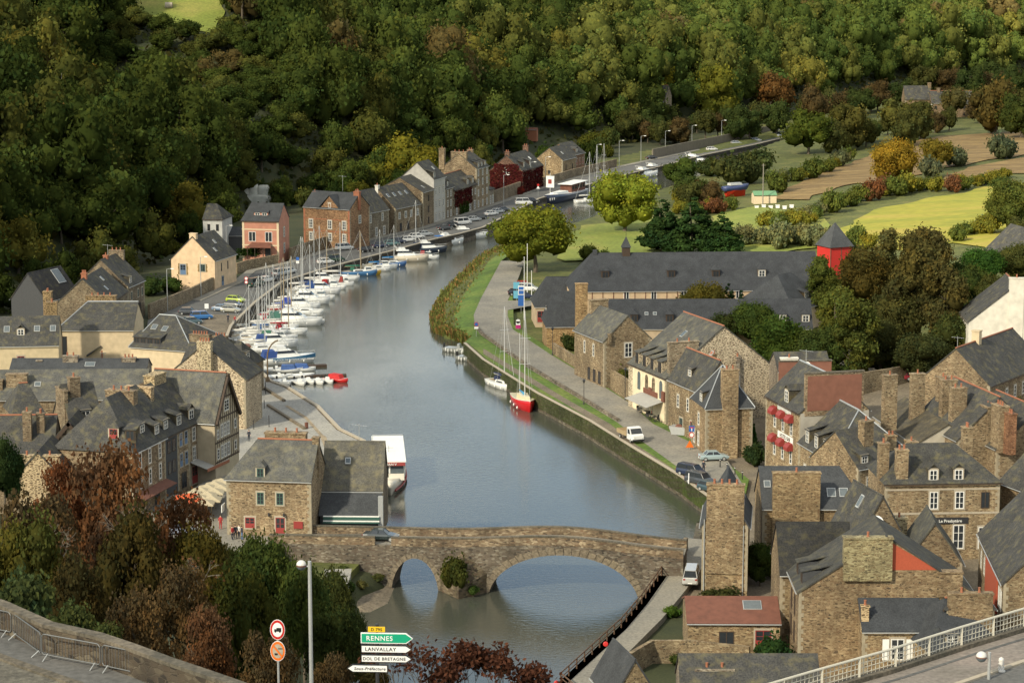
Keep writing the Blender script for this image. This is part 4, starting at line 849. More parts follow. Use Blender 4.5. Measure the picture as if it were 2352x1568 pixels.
house('street_corner_house', 'large stone street house with a deep slate roof and box dormers', (306, 1038), (379, 1002), 13.3, 4.6, 11, 5.9, hip=(4.2, 0), wc=(.95, .84, .68), win=rows('F', (.2, .5, .82), (6.2, 3.5), .75, 2.0, 'w') + rows('F', (.3, .7), (.3,), 1.5, 2.2, 'd') + rows('L', (.7, .9), (5.5,), .8, 1.6, 'w'),
      dorm=[('L', .72, .9, 1.4, 1.6, 'h', 'slate', 'r'), ('F', .55, 1.2, 1.8, 1.3, 's'), ('L', .93, .9, 1.5, 1.5, 's', 'slate', 'd'), ('F', .85, .5, 1.6, 1.4, 's')], chim=[(.93, .52, 1.3, 4.0, 14.6, 3), ], extra=ex_strip)
house('timber_gable_house', 'small half timbered gable squeezed between slate roofs behind the red tree', (110, 1024), (209, 1024), 12.2, 5, 9, 3.3, 'y', wall=PL, wc=(.48, .40, .28), extra=lambda t, w, d, H: ex_timber(t, w, d, H, 3.3, 7), win=[])
house('backyard_house', 'slate roofed house with ridge tiles and tall chimneys behind the red tree', (-40, 1041), (122, 1039), 11.6, 5, 9, 4.0, wc=(.8, .72, .6), ridge='clay', chim=[(.62, .2, 1.1, 1.1, 11.6, 1), (.8, .3, 1.0, 1.0, 11.2, 2)])
house('long_gabled_house', 'slate roof with a sharp dark verge next to the timber gable', (165, 985), (238, 978), 13.2, 5, 9, 5.2, wc=(.8, .72, .6), chim=[(.35, .4, 1.4, 1.2, 14.4, 1), (.02, .5, .5, 4, 12.8, 0)], dorm=[('F', .5, .8, 1.5, 1.4, 's')])
house('hipped_dark_house', 'small dark hipped slate roof below the long back house', (30, 952), (100, 947), 12.2, 5, 7, 3.6, hip=(1.5, 1.5), wc=(.8, .72, .6), ridge='clay')
house('rubble_gable_house', 'pale rubble end wall with three clay pots rising behind the red tree', (36, 1092), (140, 1092), 11.2, 6, 10, 3.0, 'y', wall='stone_pale', wc=(.85, .75, .58), chim=[(.5, .05, 5.4, .9, 7.6, 3, 'stone_pale', (.85, .75, .58), 3)])
# ---- stone corner house by the bridge and its annexe
def ex_corner(t, w, d, H):
    mb = MB(); mb.box(w * .79, -.12, 1.1, w * .79 + 1.15, -.02, 2.0); mb.build('menu_board', 'red_paint', t)
    mb = MB(); mb.box(-.5, -.9, 3.0, -.42, .7, 3.9); mb.build('hanging_sign', 'white_paint', t)
    for u in (.5, .68):
        mb = MB(); mb.box(w * u - .1, -.35, 2.6, w * u + .1, -.15, 3.0); mb.build('wall_lantern', 'black_iron', t)
house('corner_house', 'ochre stone corner house with red and green door facing the bridge', (520, 1097), (714, 1103), 12.1, 4.9, 8.5, 4.0, hip=(3.0, 0), wc=(1.05, .92, .72), roof='slate_old', ridge='clay',
      win=[('F', .40, 4.0, .85, 1.5, 'g'), ('F', .63, 4.0, .85, 1.5, 'g'), ('F', .27, .95, 1.2, 1.35, 'r'), ('F', .63, .05, 1.15, 2.35, 'r'), ('L', .8, 4.2, .7, 1.6, 'g')], dorm=[('F', .40, .15, 1.1, 1.35, 'h', 'slate', 'g')], chim=[(.6, .62, 5.2, 1.2, 11.9, 3), (.98, .5, .8, 1, 11.6, 0)], extra=ex_corner)
def ex_annex(t, w, d, H):
    mb = MB(); mb.slab([(-.2, -3.2, 1.9), (w, -3.2, 1.9), (w, -.05, 4.4), (-.2, -.05, 4.4)], .15); mb.build('lean_to_roof', 'slate_new', t)
    mb = MB(); mb.box(0, -3.0, -1.5, w - .1, -.1, 1.75); mb.build('lean_to_wall', 'dark_slate_wall', t)
    mb = MB(); mb.box(.4, -3.5, 1.45, w - .1, -3.22, 1.85); mb.box(.4, -3.75, 1.1, w - .1, -3.5, 1.24); mb.build('sign_board', 'green_paint', t)
    mb = MB(); mb.box(.4, -3.52, 1.86, w - .1, -3.2, 1.95); mb.box(.4, -3.55, 1.26, w - .1, -3.5, 1.42); mb.build('sign_trim', 'white_paint', t)
    mb = MB(); mb.slab([(-.6, -5.3, .0), (w, -5.3, .0), (w, -3.8, .75), (-.6, -3.8, .75)], .08); mb.build('awning', 'white_paint', t)
    mb = MB(); mb.box(w - .25, -3.3, -5, w + .35, -2.7, 4.4); mb.build('corner_post', 'galv', t)
house('riverside_annexe', 'tall slate hung annexe with lean-to, dark green fascia and cream awning on the river', (741, 1122), (878, 1123), 9.6, 5.0, 8, 5.2, wc=(.8, .75, .65), roof='slate_old', rc=(1.1, 1.05, .95), sky=[('F', .4, 1.9, .7, .9)], win=[], extra=ex_annex, wall=ST)
# ---- right bank
def cupola(t, x, y, z, r, h, m='wood_dark', hr=2.2):
    mb = MB(); mb.box(x - r, y - r, z - 1, x + r, y + r, z + h); o = mb.build('cupola', m, t)
    mb = MB(); e = r * 1.25; mb.add([(x - e, y - e, z + h), (x + e, y - e, z + h), (x + e, y + e, z + h), (x - e, y + e, z + h), (x, y, z + h + hr)], [(0, 1, 4), (1, 2, 4), (2, 3, 4), (3, 0, 4), (3, 2, 1, 0)]); mb.tube((x, y, z + h + hr - .1), (x, y, z + h + hr + .9), .04)
    mb.build('cupola_roof', 'slate_new', o)
def ex_long(t, w, d, H):
    cupola(t, 11.3, d / 2, H + 6.2, .75, 1.3)
    mb = MB(); mb.box(4.8, d / 2 - .5, H + 5.8, 5.6, d / 2 + .3, H + 7.0); mb.build('vent', 'slate_new', t)
    mb = MB()
    for i in range(23): x = 2 + (w - 3) * i / 22; mb.box(x - .08, -.05, H - 2.2, x + .08, -.012, H)
    mb.box(0, -.06, H - .15, w, -.052, H); mb.build('timber_frame', 'rust_red', t)
house('long_hotel', 'very long slate roofed building with four dormers and a pointed cupola', (1312, 668), (1885, 663), 10.2, 3, 14, 6.3, hip=(4.6, 0), wall=PL, wc=(.58, .42, .26), roof='slate_new', rc=(.9, .9, .92),
      dorm=[('F', u, 2.3, 1.5, 1.5, 'h', 'wood_dark', 'd') for u in (.14, .405, .585)] + [('F', .77, 2.3, 1.5, 1.5, 'h', 'wood_dark', 'w')], win=[('F', u, 5.4, 1.1, 1.6, 'p') for u in (.22, .33, .45, .56, .67, .79, .86)], extra=ex_long)
house('hotel_front_wing', 'lower front wing of the long building with paired pointed dormers', (1385, 753), (1866, 753), 6.6, 2.9, 9, 4.6, wall=PL, wc=(.5, .38, .25), roof='slate_new', rc=(.9, .9, .92), dorm=[('F', u, .9, 1.4, 1.5, 'h', 'wood_dark', 'd') for u in (.15, .32, .6, .78)] + [('F', u, .9, 1.4, 1.5, 'h', 'wood_dark', 'w') for u in (.86, .97)], sky=[('F', .21, 1.8, .7, .7), ('F', .25, 1.8, .7, .7)], win=rows('F', (.1, .3, .5), (.6,), 1.2, 1.6, 'r'))
def ex_tower(t, w, d, H): pass
house('hotel_cross_wing', 'slate cross wing joining the long building to the red tower', (1822, 712), (1912, 690), 8.5, 3, 13, 5.4, hip=(5, 5), wall=PL, wc=(.5, .38, .25), roof='slate_new', dorm=[('F', .5, 1.5, 1.3, 1.2, 's')])
t_ = empty('red_tower', 'square bright red tower with a pointed slate roof behind the long building', 'tower', G(1915, 652, 3), R(25))
mb = MB(); mb.box(-2.7, -2.7, -2, 2.7, 2.7, 8.4); mb.build('wall', 'red_tower', t_) if 'red_tower' in MATS else mb.build('wall', plain('red_tower', (.42, .02, .015), .6).name, t_)
mb = MB(); e = 3.1; mb.add([(-e, -e, 8.4), (e, -e, 8.4), (e, e, 8.4), (-e, e, 8.4), (0, 0, 13.5)], [(0, 1, 4), (1, 2, 4), (2, 3, 4), (3, 0, 4), (3, 2, 1, 0)]); mb.build('roof', 'slate_new', t_, (1, 1, 1))
mb = MB(); mb.box(-2.76, -2.76, 0, -2.6, -2.6, 8.3); mb.box(2.6, -2.76, 0, 2.76, -2.6, 8.3); mb.box(-.1, -2.76, 0, .1, -2.71, 8.3); mb.build('corner_trim', 'rust_red', t_)
house('hotel_entrance_wing', 'low slate roofed entrance wing with red posts at the left end of the long building', (1230, 703), (1322, 702), 6.2, 2.9, 10, 5.0, hip=(2.5, 0), wall=PL, wc=(.5, .38, .25), roof='slate_new', rc=(.95, .95, .95), win=rows('F', (.15, .4), (.1,), 1.6, 2.2, 'r'))
house('ochre_hotel_wing', 'ochre stone wing with steep slate roof and a broad stone chimney', (1256, 748), (1345, 747), 6.6, 2.9, 10, 5.6, hip=(1.5, 0), wc=(1.5, 1.15, .7), roof='slate_new', rc=(.95, .95, .95), chim=[(.88, -.06, 2.2, 1.4, 11.5, 0, ST, (1.4, 1.1, .7), -1)], dorm=[('L', .35, .4, 1.2, 1.2, 's')])
house('riverside_stone_house', 'tall grey stone house with two white windows in its gable by the river road', (1388, 783), (1494, 776), 10.8, 2.9, 13, 4.0, 'y', wc=(.98, .88, .7), roof='slate_old', win=[('F', .52, 4.9, 1.35, 2.4, 'w'), ('F', .52, .9, 1.3, 1.9, 'w')] + rows('L', (.35, .65), (4.6,), .6, 2.0, 'w') + rows('L', (.5, .68, .85), (.2,), 1.1, 2.2, 'd'), chim=[(.5, .96, 3.2, 1.2, 12.8, 0), (.1, -.02, .5, .4, 9, 0)])
def arch_win(t, y, z, d, w0=1.15, h=2.9):   # arched stone-filled openings on the left side
    mb = MB(); n = 8; c = y
    P = [(c - w0 / 2, z), (c + w0 / 2, z)] + [(c + w0 / 2 * math.cos(math.pi * i / n), z + h - w0 / 2 + w0 / 2 * math.sin(math.pi * i / n)) for i in range(n + 1)]
    mb.add([(-.09, a_, b_) for a_, b_ in P] + [(-.03, a_, b_) for a_, b_ in P], [tuple(range(len(P))), tuple(range(2 * len(P) - 1, len(P) - 1, -1))] + [(i, (i + 1) % len(P), len(P) + (i + 1) % len(P), len(P) + i) for i in range(len(P))])
    return mb
def ex_cafe(t, w, d, H):
    mb = MB(); mb.box(-.05, .6, 0, -.012, d - 1.8, H - .1); mb.build('rendered_front', 'plaster', t, (.68, .58, .40))
    for i, y in enumerate((2.0, 4.9, 7.6, 10.6)):
        o = arch_win(t, y, 3.4, d).build('arched_window', 'stone_dark' if i in (1, 2) else 'glass_mid', t, (.9, .8, .7))
    mb = MB(); mb.slab([(-3.0, 1.0, 2.4), (-.02, 1.0, 3.2), (-.02, 9.5, 3.2), (-3.0, 9.5, 2.4)], .08); mb.build('awning', 'concrete', t)
    mb = MB(); mb.box(-.2, 3.2, 3.3, -.06, 8.6, 4.1); mb.box(-.2, 5.2, 4.1, -.06, 6.6, 4.5); mb.build('name_board', 'rust_red', t)
    mb = MB(); mb.box(-.35, .3, 3.2, -.1, 1.3, 4.8); mb.build('menu_sign', 'rust_red', t)
house('cafe_gable_house', 'big gabled house of pale rubble with a cream cafe front, arched windows and grey awning', (1531, 869), (1788, 851), 10.0, 3.0, 15, 7.6, 'y', wall='stone_pale', wc=(1, .95, .85), roof='slate_old', rc=(.85, .85, .85), ridge='clay', win=[('F', .62, 4.6, 1.2, 2.0, 'w'), ('F', .3, 5.6, 1, 1.4, 'w'), ('L', .3, .1, 1.8, 2.3, 'g'), ('L', .6, .1, 1.8, 2.3, 'g')],
      dorm=[('L', u, .3, 1.6, 2.0, 's', 'stone_pale', 'd') for u in (.18, .38, .58, .78)], chim=[(.16, .05, 5.0, .9, 12.4, 2, ST), (.62, -.02, .6, .5, 9.6, 1, ST, (1, 1, 1), -1)], sky=[('L', .45, 6, .9, 1.4)], extra=ex_cafe)
house('road_side_house', 'stone house with an orange builders chute hanging down its wall', (1611, 899), (1695, 893), 10.8, 3.1, 12, 4.4, 'y', wc=(.9, .8, .62), win=rows('L', (.3, .6, .85), (3.8,), .7, 1.9, 'w') + [('L', .4, .1, 1.2, 2.2, 'g'), ('L', .75, .1, 1.6, 2.4, 'r')], chim=[(.8, .5, .6, .6, 12, 1)], dorm=[('L', .5, .8, 1.2, 1.3, 's')], ridge='clay', sky=[('L', .7, 3, .8, .8, 'clay')])
house('turret_house', 'square stone house with a flared slate roof and one huge central chimney', (1622, 935), (1729, 931), 10.0, 3.2, 8, 5.2, hip=(3.4, 3.4), wc=(1.08, .93, .7), roof='slate_new', ridge='lead', chim=[(.5, .02, 2.3, 1.5, 12.2, 2, ST, (1.08, .93, .7), -1)], dorm=[('L', .6, .1, 1.3, 1.6, 's')], win=[('L', .5, .3, .9, 2.0, 'w'), ('L', .5, 3.4, .8, 1.8, 'w'), ('L', .2, .3, .8, 2, 'w')])
def ex_hotel(t, w, d, H):
    mb = MB(); mb.box(w - .3, .6, H - .5, w + .12, d - .9, H + 5.3); o = mb.build('party_wall', 'stone', t, (.95, .85, .7))
    mb = MB(); mb.box(w + .122, .95, H + .2, w + .16, d - 1.2, H + 5.0); mb.build('red_render', 'red_render', o)
    mb = MB(); mb.box(w - .35, .5, H + 5.302, w + .2, d - .8, H + 5.5); mb.build('cap', 'moss_stone', o)
    mb = MB(); mb.box(w - .1, .02, 0, w + .06, d - .02, H - .1); mb.build('grey_render', 'plaster', t, GREYP)
    for z in (2.5, 6.4):
        for u in (.28, .52, .76):
            mb = MB(); prof = [(-.9, z + 1.9), (-.9, z + 2.35), (-.55, z + 2.8), (-.02, z + 2.95)]
            mb.loft([[(u * w + s_, y, zz) for y, zz in prof + [(-.02, z + 1.9)]] for s_ in (-.75, .75)]); mb.build('window_awning', 'red_paint', t)
    mb = MB(); mb.box(w * .38, -.1, 5.3, w * .82, -.02, 6.2); mb.build('sign_panel', 'white_paint', t); mb = MB(); mb.box(w * .36, -.1, 9.2, w * .75, -.02, 10.0); mb.build('blank_panel', 'plaster', t, (.5, .5, .46))
    SIGNS.append((t, 'HOTEL·BAR', (w * .6, -.11, 5.48), .78, 'wood_dark', 0))
plain('red_render', (.20, .085, .055), .9, 0, .35, .9); SIGNS = []
house('hotel_bar_house', 'tall ochre stone hotel with six small red window awnings and a red rendered end wall', (1760, 907), (1838, 948), 14.2, 4.0, 10, 4.6, wc=(1.08, .95, .72), roof='slate', win=rows('F', (.28, .52, .76), (2.5, 6.4), .8, 1.9, 'w'), dorm=[('F', .55, .3, 1.5, 1.9, 'g')], sky=[('F', .85, 1.6, .8, 1.0)], ridge='lead', extra=ex_hotel)
def ex_redwall(t, w, d, H):
    mb = MB(); mb.box(0, -.5, -1, w, -.02, H + 1.5); o = mb.build('party_wall', 'red_render', t); mb = MB(); mb.box(-.1, -.6, H + 1.502, w + .1, .06, H + 1.7); mb.build('cap', 'moss_stone', o)
house('red_walled_house', 'house behind the hotel showing a faded red end wall and satellite dish', (1788, 852), (1908, 850), 13.2, 4.5, 7, 2.2, extra=ex_redwall, chim=[(.2, 0, 2.6, .7, 10.6, 1, PL, WHITE)])
house('three_dormer_house', 'stone house with three tall white dormers and lead hips below the hotel', (1836, 1013), (1910, 1057), 10.8, 4.0, 11.5, 5.2, hip=(0, 5.5), wc=(1.08, .95, .72), ridge='lead', dorm=[('F', u, .25, 1.25, 1.9, 's') for u in (.2, .48, .75)], win=rows('F', (.2, .48, .75), (2.5,), .8, 1.6, 'w'), chim=[(.95, .98, 1.8, 1.2, 8.6, 1), (.9, .75, 1.2, 1.2, 9.4, 2)])
house('lichened_outbuilding', 'low outbuilding with a rough brown lichened roof and row of small windows', (2010, 955), (2105, 1020), 8.6, 5, 9, 2.6, roof='slate_old', rc=(.8, .72, .6), wall=PL, wc=(.42, .38, .3), win=rows('F', (.1, .25, .4, .55), (1.3,), .9, 1.6, 'w'))
house('chimney_row_house', 'slate roofed terrace with five tall stone chimneys in line', (2100, 960), (2200, 1010), 10.0, 5, 12, 5.6, wc=(.95, .84, .66), ridge='clay', chim=[(.05, -.35, 1.0, 2.0, 11.5, 1, ST, (1, .9, .72), -2), (.05, .0, 1.0, 2.0, 11.5, 1, ST, (1, .9, .72), -2), (.1, .3, 1.0, 1.9, 11.0, 1), (.4, .2, 1.2, 2.2, 11.5, 2), (.62, .2, 1.2, 2.2, 11.0, 2)])
house('skylit_terrace', 'slate terrace with three white skylights behind the chimneys', (2196, 985), (2290, 1030), 9.2, 5, 12, 5.2, wc=(.95, .84, .66), sky=[('F', .2, 3.8, .8, 1.2, 'white_paint'), ('F', .35, 3.6, .8, 1.2, 'white_paint'), ('F', .1, 1.2, .8, 1.2, 'white_paint')], ridge='clay', chim=[(.7, .05, 2.4, 1.6, 9.2, 2), (.95, .05, 2.6, 1.4, 10, 3), (1.1, .1, 1.4, 1.2, 9.2, 2, ST, (.85, .5, .34))])
house('hillside_house', 'stone house under a long slate roof with a cream chimney right of the gardens', (2274, 886), (2400, 836), 12.6, 6, 11, 5.0, wc=(.95, .84, .66), roof='slate', ridge='clay', win=rows('F', (.15, .3, .45, .6), (3.4,), .8, 1.8, 'w'), chim=[(.35, .5, 1.0, 1.2, 13.2, 0, PL, CREAM)])
house('corner_stone_house', 'low stone house with a hipped slate roof and broad chimney among the terraces', (2228, 905), (2300, 915), 8.8, 5.5, 8, 4.2, hip=(0, 3), wc=(1, .88, .68), chim=[(.3, .1, 2.6, 1.6, 9.6, 0)])
house('white_gable_house', 'huge blank white gable wall rising above the gardens at the right edge', (2225, 739), (2440, 741), 15.4, 7, 12, 6.2, 'y', wall=PL, wc=(.64, .60, .50), chim=[(.5, .02, 2.4, .8, 15.6, 1, PL, (.64, .60, .50), 0)], ridge='clay', win=[])
house('far_slate_barn', 'slate roofed barn at the foot of the golden field', (2262, 573), (2350, 600), 9, 4, 12, 5.5, wall='dark_slate_wall', cat='barn')
def sgn(text, tm, loc, size, m, rz=0): SIGNS.append((tm, text, loc, size, m, rz))
def ex_presb(t, w, d, H):
    mb = MB(); mb.box(0, -.06, 4.35, w, -.015, 4.6); mb.box(0, -.06, H - .9, w, -.015, H - .7); mb.build('string_course', 'granite', t)
    mb = MB(); mb.box(w * .415, -.14, 3.2, w * .73, -.03, 3.95); mb.build('sign_board', 'black_iron', t); SIGNS.append((t, 'Le Presbytère', (w * .573, -.15, 3.38), .5, 'lamp_lens', 0))
house('presbytery_house', 'broad stone restaurant with tall white windows and a black name board', (2034, 1110), (2297, 1106), 13.8, 5.6, 9.5, 3.7, hip=(3.5, 4.5), wc=(1.05, .93, .72), roof='slate', rc=(.95, .95, .92), dorm=[('F', .42, .25, 1.2, 1.5, 'g'), ('F', .64, .25, 1.2, 1.5, 'g')],
      win=[('F', .425, 5.0, 1.0, 2.1, 'w'), ('F', .65, 5.0, 1.05, 2.1, 'w'), ('F', .875, 5.0, 1.05, 2.0, 'd'), ('F', .65, .1, 1.3, 2.9, 'w'), ('F', .86, .1, 1.0, 2.6, 'w')], chim=[(.15, .1, 1.4, 1.2, 12.0, 2), (.86, .9, 1.2, 1.2, 13, 2), (.02, .3, 1.2, 1.2, 12.4, 1)], extra=ex_presb)
def ex_towerg(t, w, d, H):
    mb = MB(); 
    for x in (.25, w - .5): mb.tube((x, -.12, -1), (x, -.12, H + (0 if x > 1 else .6)), .07)
    mb.build('downpipe', 'galv', t)
house('tower_gable_house', 'very tall narrow stone gable wall with worn clay pots beside the bridge end', (1613, 1203), (1718, 1206), 11.2, 3.4, 11, 4.4, 'y', wc=(1.0, .85, .62), chim=[(.5, .03, 4.3, 1.0, 12.4, 4, ST, (1.0, .87, .66), 2)], roof='slate_new', extra=ex_towerg, dorm=[('R', .5, .6, 1.4, 1.2, 's')])
house('chimney_breast_house', 'stone house with a giant chimney breast and paired roof windows', (1752, 1165), (1988, 1165), 11.2, 4.5, 9, 3.9, hip=(0, 2.6), wc=(1.02, .86, .6), roof='slate_new', chim=[(.32, -.02, 5.6, 1.0, 10.9, 1, ST, (1.02, .86, .6), -1)], sky=[('F', .68, .95, 1.05, 1.3), ('F', .80, .95, 1.05, 1.3), ('F', .06, 2, .8, 1)])
def ex_big(t, w, d, H):
    mb = MB(); mb.add([(w * .53, -.03, H + .9 * 2.6), (w * .53, -.03, H + 5.2), (w * .80, -.03, H + 2.35)], [(0, 1, 2)]); mb.build('brick_gable', 'brick_red', t)
plain('brick_red', (.36, .075, .035), .9, 0, .25, 5)
house('big_gable_house', 'large rubble stone gable house with a pale block chimney and a red brick patch', (1836, 1359), (2232, 1359), 11.5, 4.0, 9, 5.8, 'y', wc=(.92, .78, .58), roof='slate_old', rc=(.6, .6, .6), chim=[(.39, .0, 5.0, 1.0, 13.2, 1, ST, (.95, .95, .68), 8.8), (.87, .04, 2.6, 1.1, 9.5, 0)], dorm=[('L', .35, .5, 1.4, 1.5, 's', 'dark_slate_wall', 'd'), ('L', .75, .5, 1.4, 1.5, 's', 'dark_slate_wall', 'd')],
      win=rows('L', (.3, .6), (4.0, 1.2), 1.0, 2.2, 'd'), extra=ex_big)
house('dark_roof_wing', 'back wing with a near black slate roof adjoining the big rubble gable', (1793, 1316), (1960, 1316), 11.2, 4.2, 9, 4.4, wc=(.8, .7, .52), roof='slate', rc=(.5, .5, .5))
house('courtyard_house', 'small slate gable with skylight tucked behind the red brick patch', (1975, 1235), (2075, 1228), 12.2, 4.5, 8, 4.6, 'y', wc=(.85, .75, .58), roof='slate', sky=[('L', .5, 1.2, .8, 1.6)], chim=[(1.1, .3, 1.5, 1.2, 9.0, 1, 'stone_pale', (.7, .66, .5))])
house('lichened_gable_house', 'slate roofed house with mossy verges in front of the presbytery', (2080, 1290), (2210, 1292), 10.2, 4.5, 8, 4.4, 'y', wc=(.85, .75, .58), roof='slate_old', rc=(.75, .75, .72))
house('white_ridged_cottage', 'cottage with a white ridge strip, slate roof and white shuttered window', (1982, 1447), (2165, 1447), 8.4, 3.4, 9, 3.2, wc=(1.05, .9, .66), roof='slate_new', rc=(.85, .87, .9), chim=[(.04, .12, .75, .6, 7.2, 1, 'stone_pale')], win=[('F', .44, 1.9, 1.35, 2.2, 's'), ('F', .44, -1.4, 1.35, 2.0, 's')], ridge='lead')
house('steep_slate_house', 'steep slate gable roof below a broad stone wall at the lower right', (2132, 1490), (2300, 1478), 7.6, 3.2, 9, 3.7, hip=(3.6, 3.6), wc=(.95, .83, .62), roof='slate_new', rc=(.85, .87, .9), dorm=[('F', .35, .4, 1.6, 1, 's')], ridge='clay')
house('broad_chimney_house', 'square rubble end wall with two clay pots behind the steep slate roof', (2175, 1400), (2283, 1400), 10.6, 4, 6, .8, 'y', wc=(.95, .82, .62), chim=[(.5, .05, 4.5, .9, 8.2, 2, ST, (.95, .82, .62), 4)])
house('rusty_roofed_shed', 'low stone shed with a rusty red sheet roof and metal framed window', (1580, 1430), (1792, 1431), 6.4, 3.6, 9.5, 1.5, wc=(1.05, .9, .66), roof='rust_red', win=[('F', .42, .5, 1.6, 1.4, 'd'), ('F', .82, .05, 1.7, 2.0, 'r')], sky=[('F', .72, 2.2, 2.0, 1.7)], cat='shed')
def ex_red(t, w, d, H): box_extra('red_panel', 'brick_red', w * .35, -.2, 2.4, w * .8, -.03, H - .6, t)
house('right_edge_house', 'stone house at the right edge with red cladding under its slate roof', (2250, 1222), (2306, 1338), 12.0, 5, 10, 5.2, wc=(.9, .8, .62), roof='slate', win=rows('F', (.12, .25), (3.6,), .8, 1.9, 'w') + [('F', .9, 3.6, 1.1, 2.2, 's')], extra=ex_red)
house('bottom_slate_range', 'long slate roof crossing the bottom edge below the garden', (1566, 1603), (1886, 1603), 8.0, 3, 8, 3.0, roof='slate', chim=[(.25, .35, 3.6, .9, 6.9, 2)])
house('bottom_gable_house', 'small slate gable roof at the bottom edge beside the towpath', (1410, 1598), (1506, 1590), 7.0, 3, 7, 3.4, 'y', roof='slate_new', wc=(.9, .8, .6))
house('narrow_yard_house', 'narrow house with white sash windows between chimneys above the chimney breast house', (1972, 1075), (2032, 1065), 11.2, 4.6, 9, 4.0, wc=(.98, .86, .66), win=rows('F', (.4, .8), (1.0, 3.8), .7, 1.4, 'w'), chim=[(.8, .3, 1.6, 1.2, 11.8, 1)], dorm=[('F', .3, .4, 1.2, 1.2, 's')])
house('upper_right_terrace', 'slate roofed terrace with clay ridge at the right edge above the presbytery', (2296, 1105), (2420, 1150), 12.5, 5.5, 10, 4.4, wc=(.95, .82, .62), ridge='clay')
# ---- far houses
def far_house(name, label, px, py, wpx, he, d, rise, turn=0, **kw):
    p = GT(px, py); s_ = S(p); w = wpx / s_; a = Vector((p.x, p.y, p.z + he)); b_ = a + Vector((w * math.cos(R(turn)), w * math.sin(R(turn)), 0))
    house(name, label, PX(a), PX(b_), p.z + he, p.z, d, rise, **kw)
far_house('far_farmhouse', 'long stone farmhouse with slate roof far off beyond the fields', 2078, 272, 60, 7.5, 9, 5, wc=(.95, .8, .6), win=rows('F', (.3, .6, .85), (1, 4), 1, 1.5, 'd'), chim=[(.98, .5, 1.2, 1.6, 13.6, 0)])
far_house('far_barn', 'lower stone barn with an orange ridge attached to the far farmhouse', 2139, 272, 95, 6.0, 9, 4.4, wc=(.85, .7, .55), ridge='clay', win=rows('F', (.1, .3, .5, .8), (1, 3.6), 1, 1.3, 'd'), chim=[(.2, .5, 1.2, 1.4, 11.4, 0)], cat='barn')
far_house('far_manor', 'tall grey house showing one end and its slate roof among hillside trees', 1492, 262, 38, 6.5, 8, 4, turn=-20, wc=(.9, .85, .75), win=rows('F', (.5, .8), (3, 6.5), 1, 1.6, 'w'), dorm=[('F', .6, .6, 1.5, 1.8, 's')], ridge='clay')
far_house('wooded_villa', 'white house with red chimneys mostly hidden by hillside trees', 1497, 158, 48, 8, 9, 5, wall=PL, wc=(.5, .46, .4), win=rows('F', (.3, .7), (2, 5), 1, 1.6, 'w'), chim=[(.1, .5, 1, 1.4, 14.5, 0, 'clay'), (.85, .5, 1, 1.4, 14.5, 0, 'clay')])
far_house('orange_hut', 'small orange wooden hut on the grassy slope above the quay houses', 1203, 315, 30, 2.6, 3, .5, turn=-10, wall='clay', roof='rust_red', cat='hut')
far_house('green_roofed_shed', 'small cream block shed with a green metal roof by the meadow', 1732, 470, 52, 2.5, 4, .9, turn=5, wall='cream', roof='green_sheet', cat='shed') if plain('green_sheet', (.12, .26, .13), .5) else None
# rocks held by netting
for i, (x, y, ww, hh) in enumerate(((556, 432, 38, 34), (583, 433, 22, 32), (605, 432, 28, 26), (590, 448, 64, 18), (600, 462, 44, 17))):
    p = GT(585, 462); s_ = S(p); p = p + Vector(((x - 585) / s_, 1.2 * (i < 3), (452 - y - hh / 2) / s_)); w_, h_ = ww / s_, hh / s_; g = rng(90 + i); mb = MB(); rg = []
    for j in range(7):
        z = h_ * j / 6 - (3 if i > 2 else .5) * (j == 0); k = (1, 1.02, 1, .98, .95, .88, .7)[j]; rg.append([(w_ / 2 * k * math.copysign(abs(math.cos(a)) ** .45, math.cos(a)) * g.uniform(.93, 1.07), 2.2 * k * math.copysign(abs(math.sin(a)) ** .5, math.sin(a)) * g.uniform(.9, 1.1), z) for a in [6.283 * q / 18 for q in range(18)]])
    mb.loft(rg); o = mb.build('rock_block', 'netted_rock' if 'netted_rock' in MATS else plain('netted_rock', (.5, .5, .44), .9, 0, .4, .6).name, None, None, True); o.location = p
    tag(o, ['leftmost and tallest', 'narrow middle', 'right hand upper', 'wide flat middle', 'lowest'][i] + ' grey netted rock block above the pink villa', 'rock', 'netted rock blocks above the pink villa')
# wall signs in lettering
def text_mesh(name, text, size, m, parent, loc, rot=(math.pi / 2, 0, 0), ext=.01, spacing=1.0, shear=0, align='CENTER'):
    cu = bpy.data.curves.new(name, 'FONT'); cu.body = text; cu.size = size; cu.extrude = ext; cu.align_x = align; cu.space_character = spacing; cu.shear = shear; cu.offset = size * .012
    tmp = bpy.data.objects.new('tmp', cu); COL.objects.link(tmp); dg = bpy.context.evaluated_depsgraph_get(); me = bpy.data.meshes.new_from_object(tmp.evaluated_get(dg)); bpy.data.objects.remove(tmp)
    me.materials.clear(); me.materials.append(MATS[m]); o = link(name, me, parent); o.location = loc; o.rotation_euler = rot; return o
for (t, s_, loc, size, m_, rz) in SIGNS: text_mesh('lettering', s_, size, m_, t, loc)
